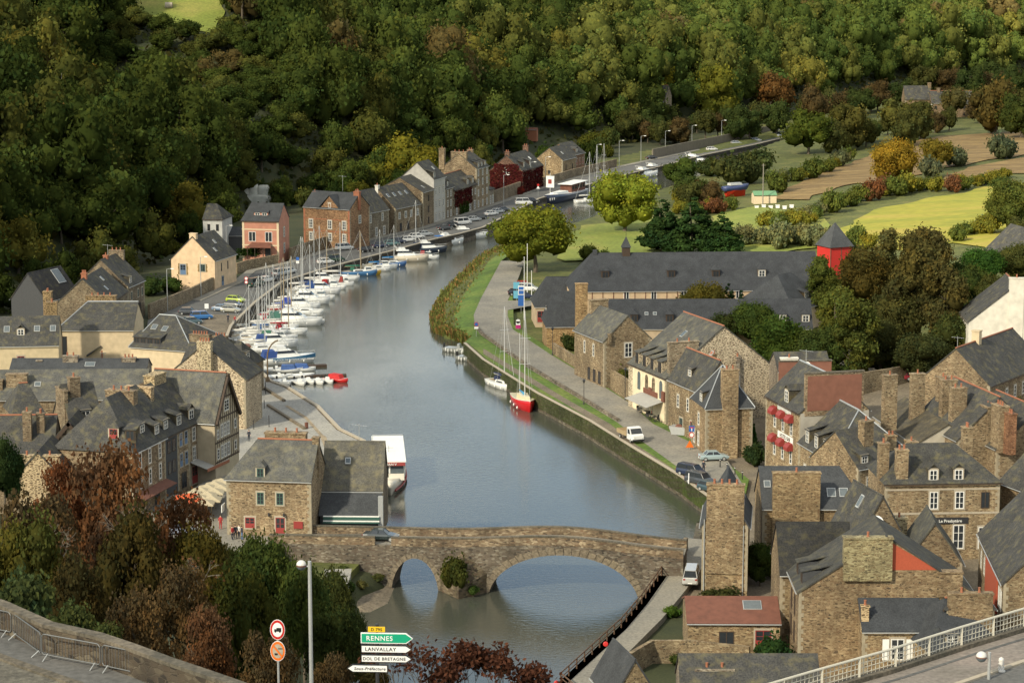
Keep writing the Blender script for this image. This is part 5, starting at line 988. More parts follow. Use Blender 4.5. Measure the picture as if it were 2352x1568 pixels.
# wooded hillside
HILLX = np.array([(p.x - 0, p.y - 0) for p in GL([(-300, 790), (0, 735), (120, 690), (330, 615), (400, 575), (470, 545), (560, 505), (700, 462), (860, 432), (1000, 412), (1130, 384), (1200, 362), (1180, 330), (-300, 330)], 3.0)])
def forest():
    g = random.Random(11); pts = []
    sp = 12.0; X0, X1, Y0, Y1 = -260, 420, 330, 1900
    cand = []
    y = Y0
    while y < Y1:
        x = X0
        while x < X1:
            cand.append((x + g.uniform(-.42, .42) * sp, y + g.uniform(-.42, .42) * sp)); x += sp
        y += sp
    A = np.array(cand); H = Hf(A[:, 0], A[:, 1]); hd = -sdist(A[:, 0], A[:, 1], HILL)
    ok = (hd > 4)
    sl = -sdist(A[:, 0], A[:, 1], HILLX)
    ok |= (sl > 0)
    for hx, hy, hr in HOUSES: ok &= np.hypot(A[:, 0] - hx, A[:, 1] - hy) > hr + 5
    for m_, P in FW:
        if m_ != 'grass': ok &= sdist(A[:, 0], A[:, 1], P) > (6 if m_ == 'grass_bright' else 3)
    A = A[ok]; H = H[ok]; hd = hd[ok]
    out = []
    for (x, y), h, d in zip(A, H, hd):
        px, py = PX((x, y, h + 8))
        if not (-260 < px < 2600 and -90 < py): continue
        if any((px - cx) ** 2 / rx ** 2 + (py - cy_) ** 2 / ry ** 2 < 1 for cx, cy_, rx, ry in CLEAR): continue
        out.append((x, y, h, px, py, d))
    # drop what stands hidden behind the brow: march a ray from the camera to the crown top
    res = []
    for (x, y, h, px, py, d) in out:
        t = np.linspace(.5, .97, 40); zz = CH + (h + 17 - CH) * t
        if np.any(zz < Hf(x * t, y * t) + 6): continue
        res.append((x, y, h, px, py, d))
    XY = np.array([(q[0], q[1]) for q in res])
    for py in range(0, 640, 20):        # plant the gaps one would otherwise look into
        for px in range(-40, 2400, 26):
            p = GT(px, py, 250, 2300)
            if -sdist(np.array([p.x]), np.array([p.y]), HILL)[0] < 7 or np.min(np.hypot(XY[:, 0] - p.x, XY[:, 1] - p.y)) < 8.6: continue
            if any(sdist(np.array([p.x]), np.array([p.y]), P)[0] < 5 for m_, P in FW if m_ != 'grass') or any((px - cx) ** 2 / rx ** 2 + (py - 8 - cy_) ** 2 / ry ** 2 < 1 for cx, cy_, rx, ry in CLEAR) or any(math.hypot(p.x - hx, p.y - hy) < hr + 5 for hx, hy, hr in HOUSES): continue
            res.append((p.x, p.y, p.z, px, py, 20)); XY = np.vstack([XY, (p.x, p.y)])
    res.sort(key=lambda q: q[1])
    return res, g
CLEAR = [(1218, 320, 60, 22), (1480, 330, 40, 24), (584, 454, 62, 56), (1150, 360, 60, 30), (2150, 240, 90, 26), (1515, 225, 22, 28), (1520, 140, 26, 14), (105, 325, 34, 70), (265, 640, 110, 75), (2150, 50, 12, 30)]
def forest_col(px, py, g):
    u = g.random()
    if u < .34: c = (.052, .074, .019)
    elif u < .70: c = (.068, .090, .022)
    elif u < .92: c = (.094, .103, .027)
    elif u < .975: c = (.115, .09, .036)
    else: c = (.15, .14, .032)
    k = g.uniform(.85, 1.2) * (.72 + .5 * min(1, max(0, px - 100) / 1500) + (.25 if py < 250 and px > 1300 else 0))  # light put into the leaf colour: shaded left slope darker, sunlit upper right brighter
    return tuple(v * k for v in c)
res, fg = forest()
print('FOREST', len(res))
WORDS = [((-999, 130), 'above the left edge roofs'), ((130, 250), 'above the black barn'), ((250, 390), 'above the steep grey pair of houses'), ((390, 500), 'above the cream cottage'), ((500, 640), 'above the pink villa'), ((640, 800), 'above the brick house'), ((800, 950), 'above the skylight house'), ((950, 1130), 'above the tallest quay house'), ((1130, 1280), 'above the red ivy house'), ((1280, 1460), 'above the gabled stone house'), ((1460, 1700), 'above the long retaining wall'), ((1700, 1950), 'above the bend of the road'), ((1950, 9999), 'above the far farmhouse')]
def fl_label(col, px, py):
    c = 'brownish' if col[0] > col[1] * 1.2 else 'yellow green' if col[0] > .10 else 'olive green' if col[0] > col[1] * .85 else 'dark green'
    w = next((w_ for (a_, b2), w_ in WORDS if a_ <= px < b2), 'on the steep left slope')
    hgt = 'at the top' if py < 60 else 'high up' if py < 150 else 'in the upper middle' if py < 240 else 'in the lower middle' if py < 340 else 'low down' if py < 450 else 'at the very foot'
    return '%s woodland tree %s, %s' % (c, hgt, w)
mass = []
for i, (x, y, h, px, py, d) in enumerate(res):
    c = forest_col(px, py, fg); r = fg.uniform(7.6, 11.6) * (1.0 if d > 16 else .72 if d > 4 else .5); hs = fg.uniform(1.0, 1.4)
    if abs(x + .137 * y) < 34 and 690 < y < 800: r, hs = 5.6, .75
    if i < 285 and -60 < px < 2420: tree('far', fl_label(c, px, py), (x, y, h - .3), r, c, hs, group='trees of the wooded hillside', name='woodland_tree')
    else: mass.append((x, y, h, r, hs, c))
VV = []; FF = []; TT = []; o = 0; g = rng(5)
for (x, y, h, r, hs, c) in mass:
    V, F, T = P_FAR[g.randint(6)]; nlob = len(F) - 2300
    far = y > 900; n = 1100 if far else 1600
    F = np.array(F); keep = np.concatenate([np.arange(nlob), nlob + np.arange(n)]); 
    a = g.uniform(0, 6.28); ca, sa = math.cos(a), math.sin(a)
    k = 1.06 if far else 1.0
    W = np.stack([(V[:, 0] * ca - V[:, 1] * sa) * r * k + x, (V[:, 0] * sa + V[:, 1] * ca) * r * k + y, V[:, 2] * r * hs + h], 1)
    VV.append(W); FF.append(F[keep] + o); TT.append(T[keep] * np.array(c)); o += len(V)
if VV:
    wd = link('woodland', arr_mesh('woodland', np.concatenate(VV), np.concatenate(FF), np.concatenate(TT).astype(np.float32)), None, (1, 1, 1))
    tag(wd, 'mass of woodland covering the far upper hillside', 'woodland', None, 'stuff')

gU = rng(91); n = 90000; X_ = gU.uniform(-260, 330, n); Y_ = gU.uniform(380, 1250, n); pxx = 1176 + FP * X_ / Y_
hdU = -sdist(X_, Y_, HILL); ok = ((hdU > -2) | (-sdist(X_, Y_, HILLX) > 0)) & (pxx > -80) & (pxx < 2450) & (hdU < 170)
for m_, P in FW: ok &= sdist(X_, Y_, P) > 1 if m_ != 'grass' else True
for hx, hy, hr in HOUSES: ok &= np.hypot(X_ - hx, Y_ - hy) > hr
X_, Y_ = X_[ok], Y_[ok]; Z_ = Hf(X_, Y_) + gU.uniform(-.1, 1.5, len(X_)); n = len(X_)
a_ = gU.normal(size=(n, 3)); a_ /= np.linalg.norm(a_, axis=1)[:, None]; b2 = np.cross(a_, gU.normal(size=(n, 3))); b2 /= np.linalg.norm(b2, axis=1)[:, None]; sz = gU.uniform(.5, 1.3, n)[:, None]; C_ = np.stack([X_, Y_, Z_], 1)
VU = np.stack([C_ - a_ * sz, C_ - b2 * sz, C_ + a_ * sz, C_ + b2 * sz], 1).reshape(-1, 3); k_ = gU.uniform(.6, 1.5, (n, 1))
tag(link('undergrowth', arr_mesh('undergrowth', VU, np.arange(4 * n).reshape(n, 4), np.concatenate([k_ * gU.uniform(.8, 1.3, (n, 1)), k_, k_], 1)), None, (.055, .065, .022)), 'low scrub and brambles covering the wooded slope', 'undergrowth', None, 'stuff')
# ================================================================ boats
def hull_rings(L, B, fb_, dr, bow=.5, transom=.8, sheer=.25, n=11):
    R_ = []
    for i in range(n):
        u = i / (n - 1); x = -L / 2 + L * u
        b = B / 2 * (transom + (1 - transom) * math.sin(min(1, u / .45) * math.pi / 2)) if u < .45 else B / 2 * max(.02, 1 - ((u - .45) / .55) ** 2.2)
        zt = fb_ + sheer * (u ** 2) * 1.4; kb = -dr * (1 - max(0, u - .8) * 4.2) if u > .8 else -dr
        xx = x - (L * .06 * (u > .95)); xk = x - (L * bow * .16) * max(0, (u - .75) / .25)
        R_.append([(x, b, zt), (x, b * .98, zt * .55), (xk * .5 + x * .5, b * .8, 0.0), (xk, b * .35, kb * .8), (xk, 0, kb), (xk, -b * .35, kb * .8), (xk * .5 + x * .5, -b * .8, 0.0), (x, -b * .98, zt * .55), (x, -b, zt)])
    return R_
def band_loft(x0, x1, w0, w1, z0, z1, rf=.3, rb_=.15, tp=.85):   # cabin-like block: sloped front and back, tumblehome
    return [[(x0, w0 / 2, z0), (x0, -w0 / 2, z0), (x0 + rb_, -w0 / 2 * tp, z1), (x0 + rb_, w0 / 2 * tp, z1)], [(x1, w1 / 2, z0), (x1, -w1 / 2, z0), (x1 - rf, -w1 / 2 * tp, z1), (x1 - rf, w1 / 2 * tp, z1)]]
BOATM = {}
def boat(kind, label, pos, L, head, hull=(.72, .72, .68), top=(.74, .74, .70), cover=None, mast=0, mcol='alu_mast', group=None, name=None, stripe=None):
    nm = name or {'sail': 'sailing_boat', 'motor': 'motor_cruiser', 'launch': 'motor_boat', 'dinghy': 'dinghy'}[kind]
    t = empty(nm, label, {'sail': 'sailing boat', 'motor': 'motor cruiser', 'launch': 'motor boat', 'dinghy': 'dinghy'}[kind], (pos.x, pos.y, 0), R(head), group)
    B = {'sail': L * .31, 'motor': L * .33, 'launch': L * .36, 'dinghy': L * .42}[kind]; F_ = {'sail': .85, 'motor': 1.15, 'launch': .8, 'dinghy': .45}[kind]; F_ *= (L / 8) ** .4
    mb = MB(); rg = hull_rings(L, B, F_, .5, transom=.72 if kind == 'sail' else .9); mb.loft([r[:] for r in rg]); h = mb.build('hull', 'gelcoat', t, hull, True)
    for p in h.data.polygons:
        if len(p.vertices) > 4: p.use_smooth = False
    # deck slightly above the sheer
    dk = MB(); n = len(rg); e = .97
    dk.add([(r[0][0], r[0][1] * e, r[0][2] + .03) for r in rg] + [(r[0][0], -r[0][1] * e, r[0][2] + .03) for r in rg], [(i, i + 1, n + i + 1, n + i) for i in range(n - 1)]); dk.build('deck', 'gelcoat', t, top)
    mb = MB()
    for s_ in (0, -1): mb.path([(r[s_][0], r[s_][1], r[s_][2] + .02) for r in rg], .045, 4)
    mb.build('gunwale', 'gelcoat', t, stripe or tuple(c * .8 for c in hull))
    if kind == 'sail':
        mb = MB(); mb.loft(band_loft(-L * .12, L * .26, B * .62, B * .34, F_, F_ + .5, .5, .1)); mb.build('cabin', 'gelcoat', t, top)
        mb = MB()
        for s_ in (-1, 1): mb.loft(band_loft(-L * .08, L * .12, .02, .02, F_ + .15, F_ + .36, .1, .05, 1)) if False else mb.add([(-L * .08, s_ * B * .305, F_ + .14), (L * .14, s_ * B * .25, F_ + .14), (L * .12, s_ * B * .235, F_ + .36), (-L * .06, s_ * B * .285, F_ + .36)], [(0, 1, 2, 3)])
        mb.build('cabin_window', 'glass_dark', t)
        mb = MB(); mb.box(-L * .42, -B * .2, F_ + .04, -L * .14, B * .2, F_ + .07); mb.build('cockpit', 'wood_mast', t)
        if mast:
            mb = MB(); mb.tube((L * .08, 0, F_ + .3), (L * .08, 0, F_ + mast), .10, .07, 6); m_ = mb.build('mast', mcol, t)
            mb = MB()
            for z in (.42, .7)[:2 if mast > 9.5 else 1]: mb.tube((L * .08, -B * .3, F_ + mast * z), (L * .08, B * .3, F_ + mast * z), .035)
            mb.build('spreader', mcol, m_)
            mb = MB(); tp = (L * .08, 0, F_ + mast - .1); mb.tube(tp, (L * .49, 0, F_ + .3), .028, None, 4); mb.tube(tp, (-L * .48, 0, F_ + .1), .022, None, 4)
            for s_ in (-1, 1): mb.tube(tp, (L * .06, s_ * B * .46, F_), .02, None, 4)
            mb.build('rigging', 'galv', t)
            mb = MB(); mb.tube((L * .06, 0, F_ + 1.15), (-L * .34, 0, F_ + 1.1), .06); mb.build('boom', mcol, t)
            mb = MB(); mb.loft([[(x, r_ * math.cos(a), F_ + 1.32 + r_ * 1.2 * math.sin(a)) for a in [6.283 * k / 8 for k in range(8)]] for x, r_ in ((L * .06, .2), (-L * .1, .17), (-L * .33, .09))]); mb.build('sail_cover', 'fabric', t, cover or (.62, .60, .55), True)
        if cover and L > 7.5:
            mb = MB(); mb.loft(band_loft(-L * .2, -L * .06, B * .5, B * .5, F_ + .3, F_ + 1.0, .35, .1)); mb.build('sprayhood', 'fabric', t, cover)
    elif kind in ('motor', 'launch'):
        w = B * .78
        if kind == 'motor':
            mb = MB(); mb.loft(band_loft(-L * .22, L * .24, w, w * .72, F_ + .05, F_ + .75, .9, .1)); mb.build('cabin', 'gelcoat', t, top)
            mb = MB(); mb.loft(band_loft(-L * .21, L * .135, w * .86, w * .66, F_ + .752, F_ + 1.25, .55, .1)); mb.build('wheelhouse_glass', 'glass_dark', t)
            mb = MB(); mb.loft(band_loft(-L * .25, L * .05, w * .84, w * .62, F_ + 1.252, F_ + 1.42, .15, .0)); mb.build('cabin_roof', 'gelcoat', t, top)
            if L > 8.5: mb = MB(); mb.loft(band_loft(-L * .2, -L * .02, w * .66, w * .5, F_ + 1.422, F_ + 2.0, .4, .05)); mb.build('flybridge', 'gelcoat', t, top)
            mb = MB(); mb.path([(-L * .2, -w * .4, F_ + 1.4), (-L * .28, -w * .4, F_ + 2.4), (-L * .28, w * .4, F_ + 2.4), (-L * .2, w * .4, F_ + 1.4)], .05); mb.build('radar_arch', 'white_paint', t)
        else:
            mb = MB(); mb.loft(band_loft(-L * .1, L * .2, w * .8, w * .6, F_ + .05, F_ + .6, .3, .05)); mb.build('cabin', 'gelcoat', t, top)
            mb = MB(); mb.loft(band_loft(-L * .09, L * .13, w * .72, w * .56, F_ + .602, F_ + 1.1, .25, .05)); mb.build('wheelhouse_glass', 'glass_mid', t)
            mb = MB(); mb.loft(band_loft(-L * .14, L * .12, w * .78, w * .6, F_ + 1.102, F_ + 1.2, .08, 0)); mb.build('cabin_roof', 'gelcoat', t, top)
        if cover: mb = MB(); mb.loft(band_loft(-L * .46, -L * .2, w * .95, w * .9, F_ + .1, F_ + 1.35, .05, .35)); mb.build('canopy', 'fabric', t, cover)
        mb = MB(); rl = [(r[0][0] * .98, r[0][1] * .92, r[0][2] + .5) for r in rg[6:]] + [(r[0][0] * .98, -r[0][1] * .92, r[0][2] + .5) for r in rg[6:]][::-1]; mb.path(rl, .03, 4)
        for q in rl[::2]: mb.tube(q, (q[0], q[1], q[2] - .5), .025, None, 4)
        mb.build('bow_rail', 'galv', t)
    else:
        mb = MB(); mb.box(-L * .32, -B * .4, F_ * .9, -L * .2, B * .4, F_ * 1.02); mb.box(L * .02, -B * .4, F_ * .9, L * .12, B * .4, F_ * 1.02); mb.build('thwart', 'gelcoat', t, tuple(c * .6 for c in top)) if mb else None
        mb = MB(); mb.lathe([(.05, -.3), (.16, .0), (.2, .3), (.18, .65), (.05, .75)], 8, (-L * .54, 0, F_ * .5)); mb.build('outboard_motor', 'rubber', t)
        if L > 3.6: mb = MB(); mb.loft(band_loft(-.2, .5, B * .35, B * .3, F_, F_ + .6, .2, .05)); mb.build('console', 'gelcoat', t, top)
        if cover: mb = MB(); mb.loft(band_loft(-L * .3, L * .25, B * .8, B * .6, F_ + .1, F_ + .9, .4, .2)); mb.build('canopy', 'fabric', t, cover)
    for k in range(3 if L > 6 else 0):
        mb = MB(); x = L * (-.25 + .25 * k); mb.ball((x, -B * .5 - .08, F_ * .5), .14, 8, 1.8); mb.build('fender', 'white_paint', t)
    return t
W = (.74, .74, .70); BL = (.03, .07, .22); CRM = (.62, .54, .38)
def W0(x, y): return G(x, y, 0)
QG = 'boats moored along the left quay'
def lqhead(px):
    for i in range(7, len(LQ) - 1):
        if LQ[i][0] <= px <= LQ[i + 1][0] and i > 8: a = lq[i]; b_ = lq[i + 1]; return math.degrees(math.atan2(b_.y - a.y, b_.x - a.x))
    return 45
L_ = [  # kind, x, y, length, heading, hull, cover, mast, mast kind, label
 ('sail', 600, 808, 9.5, 8, W, None, 9.5, 'alu_mast', 'long white yacht lying just behind the blue striped hire boat'),
 ('motor', 634, 797, 8.5, 10, W, BL, 0, '', 'white cruiser with dark blue cockpit cover behind the hire boat'),
 ('sail', 588, 791, 8.5, 5, W, None, 12.5, 'alu_mast', 'white yacht with the tallest pale mast of the dense group'),
 ('launch', 640, 783, 7.5, 14, W, (.05, .16, .10), 0, '', 'white boat with green canopy in the dense group of masts'),
 ('sail', 584, 779, 8.5, 3, CRM, None, 11, 'alu_mast', 'cream hulled yacht nearest the quay corner'),
 ('sail', 566, 770, 7.5, 6, W, (.3, .31, .3), 9, 'alu_mast', 'small white yacht tight against the quay corner'),
 ('sail', 612, 771, 8.5, 2, W, (.05, .12, .28), 12.5, 'alu_mast', 'white yacht with blue sail cover between two cream hulls'),
 ('sail', 655, 767, 9, -6, W, (.28, .02, .03), 8.5, 'wood_mast', 'white yacht with dark red sail cover and its bow on open water'),
 ('motor', 676, 746, 11.5, -4, W, (.05, .14, .11), 0, '', 'largest white motor cruiser with flybridge and green canopy'),
 ('launch', 722, 742, 4.6, -20, W, None, 0, '', 'little white boat lying off the bow of the largest cruiser'),
 ('sail', 622, 746, 8, 6, W, (.3, .02, .03), 11.5, 'alu_mast', 'white yacht with maroon cover behind the largest cruiser'),
 ('sail', 645, 734, 8.5, 4, W, (.25, .03, .03), 12, 'wood_mast', 'white yacht with wooden mast and red cover'),
 ('sail', 700, 722, 8, -10, W, None, 0, '', 'bare white hull with red life ring moored outermost'),
 ('sail', 662, 720, 8.5, 2, W, (.04, .08, .3), 11, 'wood_mast', 'yacht with bright blue cover half way along the quay'),
 ('motor', 690, 711, 8.5, 0, W, (.02, .05, .32), 0, '', 'white cruiser with a bright royal blue cockpit canopy'),
 ('sail', 664, 705, 7.5, 5, W, None, 10, 'alu_mast', 'white yacht inside the royal blue canopied cruiser'),
 ('motor', 708, 697, 9.5, -3, W, None, 0, '', 'white cruiser with brown tinted side windows'),
 ('sail', 686, 690, 8, 4, W, (.3, .3, .28), 13, 'alu_mast', 'white yacht with very tall mast near the middle of the quay'),
 ('launch', 736, 688, 6.5, -8, W, None, 0, '', 'round bowed white boat outermost near the middle of the quay'),
 ('sail', 706, 680, 8, 2, W, None, 10.5, 'alu_mast', 'white yacht with plain boom beside the round bowed boat'),
 ('motor', 742, 674, 8, -6, (.62, .62, .6), (.02, .06, .2), 0, '', 'grey white cruiser with navy stern cover'),
 ('sail', 716, 668, 8, 0, W, (.02, .04, .12), 13, 'alu_mast', 'white yacht with navy sprayhood by the paired tall masts'),
 ('sail', 728, 660, 8.5, 0, W, None, 13, 'alu_mast', 'second of the paired tall masted white yachts'),
 ('launch', 766, 663, 6, -12, W, (.3, .02, .02), 0, '', 'white boat with red stern flag off the paired yachts'),
 ('motor', 746, 652, 8, 0, W, None, 0, '', 'low white cruiser behind the red flagged boat'),
 ('sail', 774, 645, 10.5, -5, W, None, 12.5, 'alu_mast', 'long sleek white racing yacht pointing over the open water'),
 ('launch', 795, 655, 3.6, -5, W, (.3, .05, .04), 0, '', 'tiny white tender under the bow of the sleek yacht'),
 ('sail', 822, 632, 9, 2, (.06, .17, .34), (.03, .14, .09), 9, 'wood_mast', 'blue hulled yacht with wooden mast'),
 ('launch', 846, 631, 6, 6, (.6, .36, .03), None, 0, '', 'small cabin boat with a bright yellow hull'),
 ('sail', 822, 618, 7, 10, CRM, None, 8.5, 'wood_mast', 'cream yacht inside the blue and yellow boats'),
 ('sail', 868, 622, 6.5, 8, W, (.02, .15, .35), 9, 'alu_mast', 'white yacht with turquoise blue cover beyond the yellow boat'),
 ('launch', 884, 617, 6, 6, W, None, 0, '', 'white boat between the two turquoise covers'),
 ('sail', 900, 611, 7, 8, (.07, .16, .36), (.02, .15, .35), 9, 'alu_mast', 'second blue hulled yacht with turquoise cover'),
 ('motor', 935, 599, 10.5, 2, (.68, .60, .46), None, 0, '', 'cream motor cruiser with a brown stern'),
 ('launch', 985, 595, 5, 0, W, (.4, .02, .02), 0, '', 'white tender with a red cover behind the cream cruiser'),
 ('sail', 950, 578, 7.5, 12, W, (.02, .03, .14), 12, 'alu_mast', 'tall masted yacht beside the dark classic cabin boat'),
 ('motor', 985, 580, 9, 10, (.02, .03, .05), (.02, .03, .06), 0, '', 'dark navy classic motor boat with cream cabin'),
 ('motor', 1031, 562, 9, 35, W, (.04, .14, .38), 0, '', 'white cruiser with bright blue top by the quay'),
 ('motor', 1073, 548, 11, 14, W, None, 0, '', 'white flybridge cruiser nearest the big round tree'),
 ('sail', 596, 784, 8, 4, W, None, 12, 'alu_mast', 'white yacht squeezed between the tallest masts'), ('sail', 606, 762, 8, 2, W, None, 13, 'alu_mast', 'white yacht close to the blue covered one by the corner'), ('sail', 640, 758, 8, 0, W, None, 9.5, 'wood_mast', 'yacht with thin wooden mast inside the red covered ones'), ('sail', 640, 727, 7.5, 3, W, None, 10.5, 'wood_mast', 'inner yacht with wooden mast half way along the quay'), ('sail', 655, 712, 7.5, 3, W, None, 9.5, 'alu_mast', 'inner white yacht behind the bright blue cover'), ('sail', 690, 672, 7.5, 0, W, None, 11.5, 'alu_mast', 'inner white yacht tight to the wall before the paired masts'), ('sail', 745, 644, 8, 0, W, None, 11, 'wood_mast', 'inner yacht with wooden mast behind the sleek one'), ('sail', 560, 782, 7, 4, W, None, 7.5, 'alu_mast', 'short masted yacht at the very corner of the quay'),
 ('launch', 1140, 517, 9, 55, W, None, 0, '', 'white trip boat partly hidden by the big round tree'),
]
for (k, x, y, L, hd, hu, cv, ms, mc, lab) in L_:
    boat(k, lab, W0(x, y), L, hd, hu, (.74, .74, .70) if hu != CRM else (.7, .66, .55), cv, ms, mc or 'alu_mast', QG)
# hire boat with lettering along its blue stripe
hb = boat('motor', 'white hire boat with blue canopy and lettered blue stripe by the pontoon', W0(661, 834), 10.5, 18, W, W, (.03, .07, .24), group=QG, stripe=(.04, .14, .26))
mb = MB(); rg = hull_rings(10.5, 10.5 * .33, 1.28, .5, transom=.9); mb.add([(r[8][0], r[8][1] * 1.012, r[8][2] * 1.0) for r in rg[2:]] + [(r[7][0], r[7][1] * 1.03, r[7][2] * 1.05) for r in rg[2:]], [(i, i + 1, 9 + i + 1, 9 + i) for i in range(8)]); mb.build('blue_stripe', 'paint', hb, (.05, .17, .30))
text_mesh('lettering', 'LOCATION DE BATEAUX SANS PERMIS', .46, 'white_paint', hb, (.6, -1.80, .84), (math.pi / 2, 0, 0))
# small boats at the near end
for i, (x, y, L, hd, hu, cv, lab) in enumerate([
 (608, 853, 5, 5, W, None, 'open white boat nearest the terrace lamp'), (634, 852, 5, 0, W, None, 'open white boat second from the terrace lamp'), (664, 853, 5, 5, W, (.06, .12, .3), 'small boat under a pale blue cover'), (694, 851, 5, 0, W, (.05, .11, .3), 'small boat under a darker blue cover'),
 (652, 881, 5.5, -60, (.3, .32, .33), None, 'grey inflatable boat against the slope of the quay'), (688, 881, 5, -65, W, None, 'white outboard boat right of the grey inflatable'), (708, 878, 4.6, -60, W, None, 'white outboard boat under the slipway pontoon'), (730, 879, 4.6, -62, W, None, 'third white outboard boat along the slipway'), (752, 877, 4.4, -60, W, None, 'white outboard boat beside the red one'),
 (774, 875, 5, -35, (.55, .02, .02), (.5, .03, .03), 'bright red inflatable boat at the end of the row'), (640, 868, 5, 10, W, None, 'white open boat behind the grey inflatable'), (690, 866, 5, 5, W, None, 'white open boat in the second row by the pontoon')]):
    boat('dinghy', lab, W0(x, y), L, hd, hu, W, cv, group='small boats by the slipway')
for i, (x0, y0, x1, y1, lab) in enumerate([(640, 848, 751, 843, 'narrow dark pontoon behind the blue covered boats'), (700, 868, 796, 866, 'narrow dark pontoon behind the red inflatable')]):
    a = W0(x0, y0); b_ = W0(x1, y1); mb = MB(); wall_strip(mb, [a, b_], -.2, .45, 1.2, 1); tag(mb.build('pontoon', 'wood_dark'), lab, 'pontoon')
# right bank boats
boat('sail', 'bright red ketch with blue cockpit cover and two masts beside the right quay', W0(1203, 934), 10.5, -78, (.48, .012, .015), (.62, .55, .36), (.06, .25, .42), 15.5, 'alu_mast', name='red_sailing_boat', stripe=(.65, .6, .5))
boat('sail', 'white yacht with navy sail cover moored behind the red ketch', W0(1154, 890), 9.5, -62, W, W, (.02, .03, .08), 13.5, 'alu_mast')
for i, (x, y, lab) in enumerate([(1054, 808, 'further grey open workboat with white fenders under the reeds'), (1085, 828, 'nearer grey open workboat with white fenders under the reeds')]):
    b_ = boat('dinghy', lab, W0(x, y), 6.2, -32, (.27, .28, .26), (.3, .31, .3), group='pair of grey workboats'); b_.scale = (1, 1, 1.6)
    for k in range(4): mb = MB(); mb.ball((-2.2 + k * 1.3, -1.2, .3), .14, 8, 1.8); mb.build('fender', 'white_paint', b_)
# extra mizzen mast of the ketch
for q_ in [o for o in COL.objects if o.name.split('.')[0] in ('hull', 'deck', 'gunwale', 'cabin') and o.parent and o.parent.name.startswith('red_sailing_boat')]: q_.scale = (1, 1.05, 1.5)
rs = next(o for o in COL.objects if o.name.startswith('red_sailing_boat')); mb = MB(); mb.tube((-3.2, 0, .8), (-3.2, 0, 12.0), .08, .05); mb.build('mizzen_mast', 'alu_mast', rs)
# far boats
for (k, x, y, L, hd, cv, ms, lab) in [('sail', 1349, 465, 8, 20, None, 14, 'white yacht moored at the stern of the navy barge'), ('motor', 1346, 441, 9, 50, None, 0, 'white cruiser moored behind the navy barge'), ('sail', 1368, 430, 8, 50, None, 12, 'yacht on the far river half behind the yellow tree'), ('sail', 1384, 424, 8, 50, None, 12, 'farther yacht half behind the yellow tree'), ('motor', 1405, 421, 10, 50, None, 0, 'low white cruiser behind the top of the yellow tree'), ('motor', 1482, 407, 13, 48, None, 0, 'larger white canal cruiser past the yellow tree'), ('motor', 1504, 398, 12, 48, None, 0, 'second white canal cruiser past the yellow tree'), ('motor', 1598, 377, 13, -40, None, 0, 'farthest white canal cruiser with dark windows on the river')]:
    boat(k, lab, W0(x, y), L, hd, W, W, cv, ms, 'alu_mast', 'boats on the far river')
# navy barge
a = W0(1251, 472); b_ = W0(1338, 447); c_ = (a + b_) / 2; Lb = (b_ - a).length; hd = math.atan2(a.y - b_.y, a.x - b_.x)
t = empty('barge', 'long navy blue barge with white awning, wooden deckhouse and hanging banner', 'barge', c_, hd); Bb = 5.2
mb = MB(); rg = hull_rings(Lb, Bb, 1.9, .6, .3, .85, .8, 13); mb.loft(rg); mb.build('hull', 'gelcoat', t, (.012, .018, .05), True)
mb = MB(); n = len(rg); mb.add([(r[0][0], r[0][1] * .96, r[0][2] + .04) for r in rg] + [(r[0][0], -r[0][1] * .96, r[0][2] + .04) for r in rg], [(i, i + 1, n + i + 1, n + i) for i in range(n - 1)]); mb.build('deck', 'white_paint', t)
mb = MB(); mb.box(-Lb * .42, -1.8, 1.95, -Lb * .05, 1.8, 4.4); mb.build('deckhouse', 'rust_red', t)
mb = MB()
for i in range(5): x = -Lb * .40 + i * Lb * .07; mb.box(x, -1.85, 2.9, x + Lb * .045, -1.802, 3.9); mb.box(x, 1.802, 2.9, x + Lb * .045, 1.85, 3.9)
mb.build('window_row', 'glass_dark', t)
mb = MB(); mb.slab([(-Lb * .46, -2.3, 4.6), (-Lb * .02, -2.3, 4.6), (-Lb * .02, 2.3, 4.6), (-Lb * .46, 2.3, 4.6)], .12); mb.build('awning', 'white_paint', t)
mb = MB(); mb.loft(band_loft(0, Lb * .28, 3.2, 2.8, 2.0, 2.9, .6, .3)); mb.build('hatch', 'white_paint', t)
mb = MB(); mb.box(Lb * .36, -.05, 2.6, Lb * .36 + .08, .05, 9.0); mb.build('flag_mast', 'white_paint', t)
mb = MB(); mb.box(Lb * .36 - .03, -1.3, 5.0, Lb * .36 - .01, 1.3, 8.2); o = mb.build('banner', 'white_paint', t); o.rotation_euler = (0, 0, 0); mb = MB(); mb.box(Lb * .36 + .085, -1.25, 4.8, Lb * .36 + .12, 1.25, 8.0); bn = mb.build('banner', 'white_paint', t)
mb = MB(); mb.box(Lb * .36 + .121, -.6, 5.9, Lb * .36 + .13, .5, 7.2); mb.build('banner_print', 'red_paint', bn)
for s_ in (-1, 1):      # painted bow ornament
    mb = MB()
    for k in range(3): x = Lb * (.38 + .03 * k); mb.box(x, s_ * (Bb * .30 - k * .28), 1.3, x + .3, s_ * (Bb * .30 - k * .28) + s_ * .12, 2.0)
    mb.build('bow_emblem', 'white_paint', t)
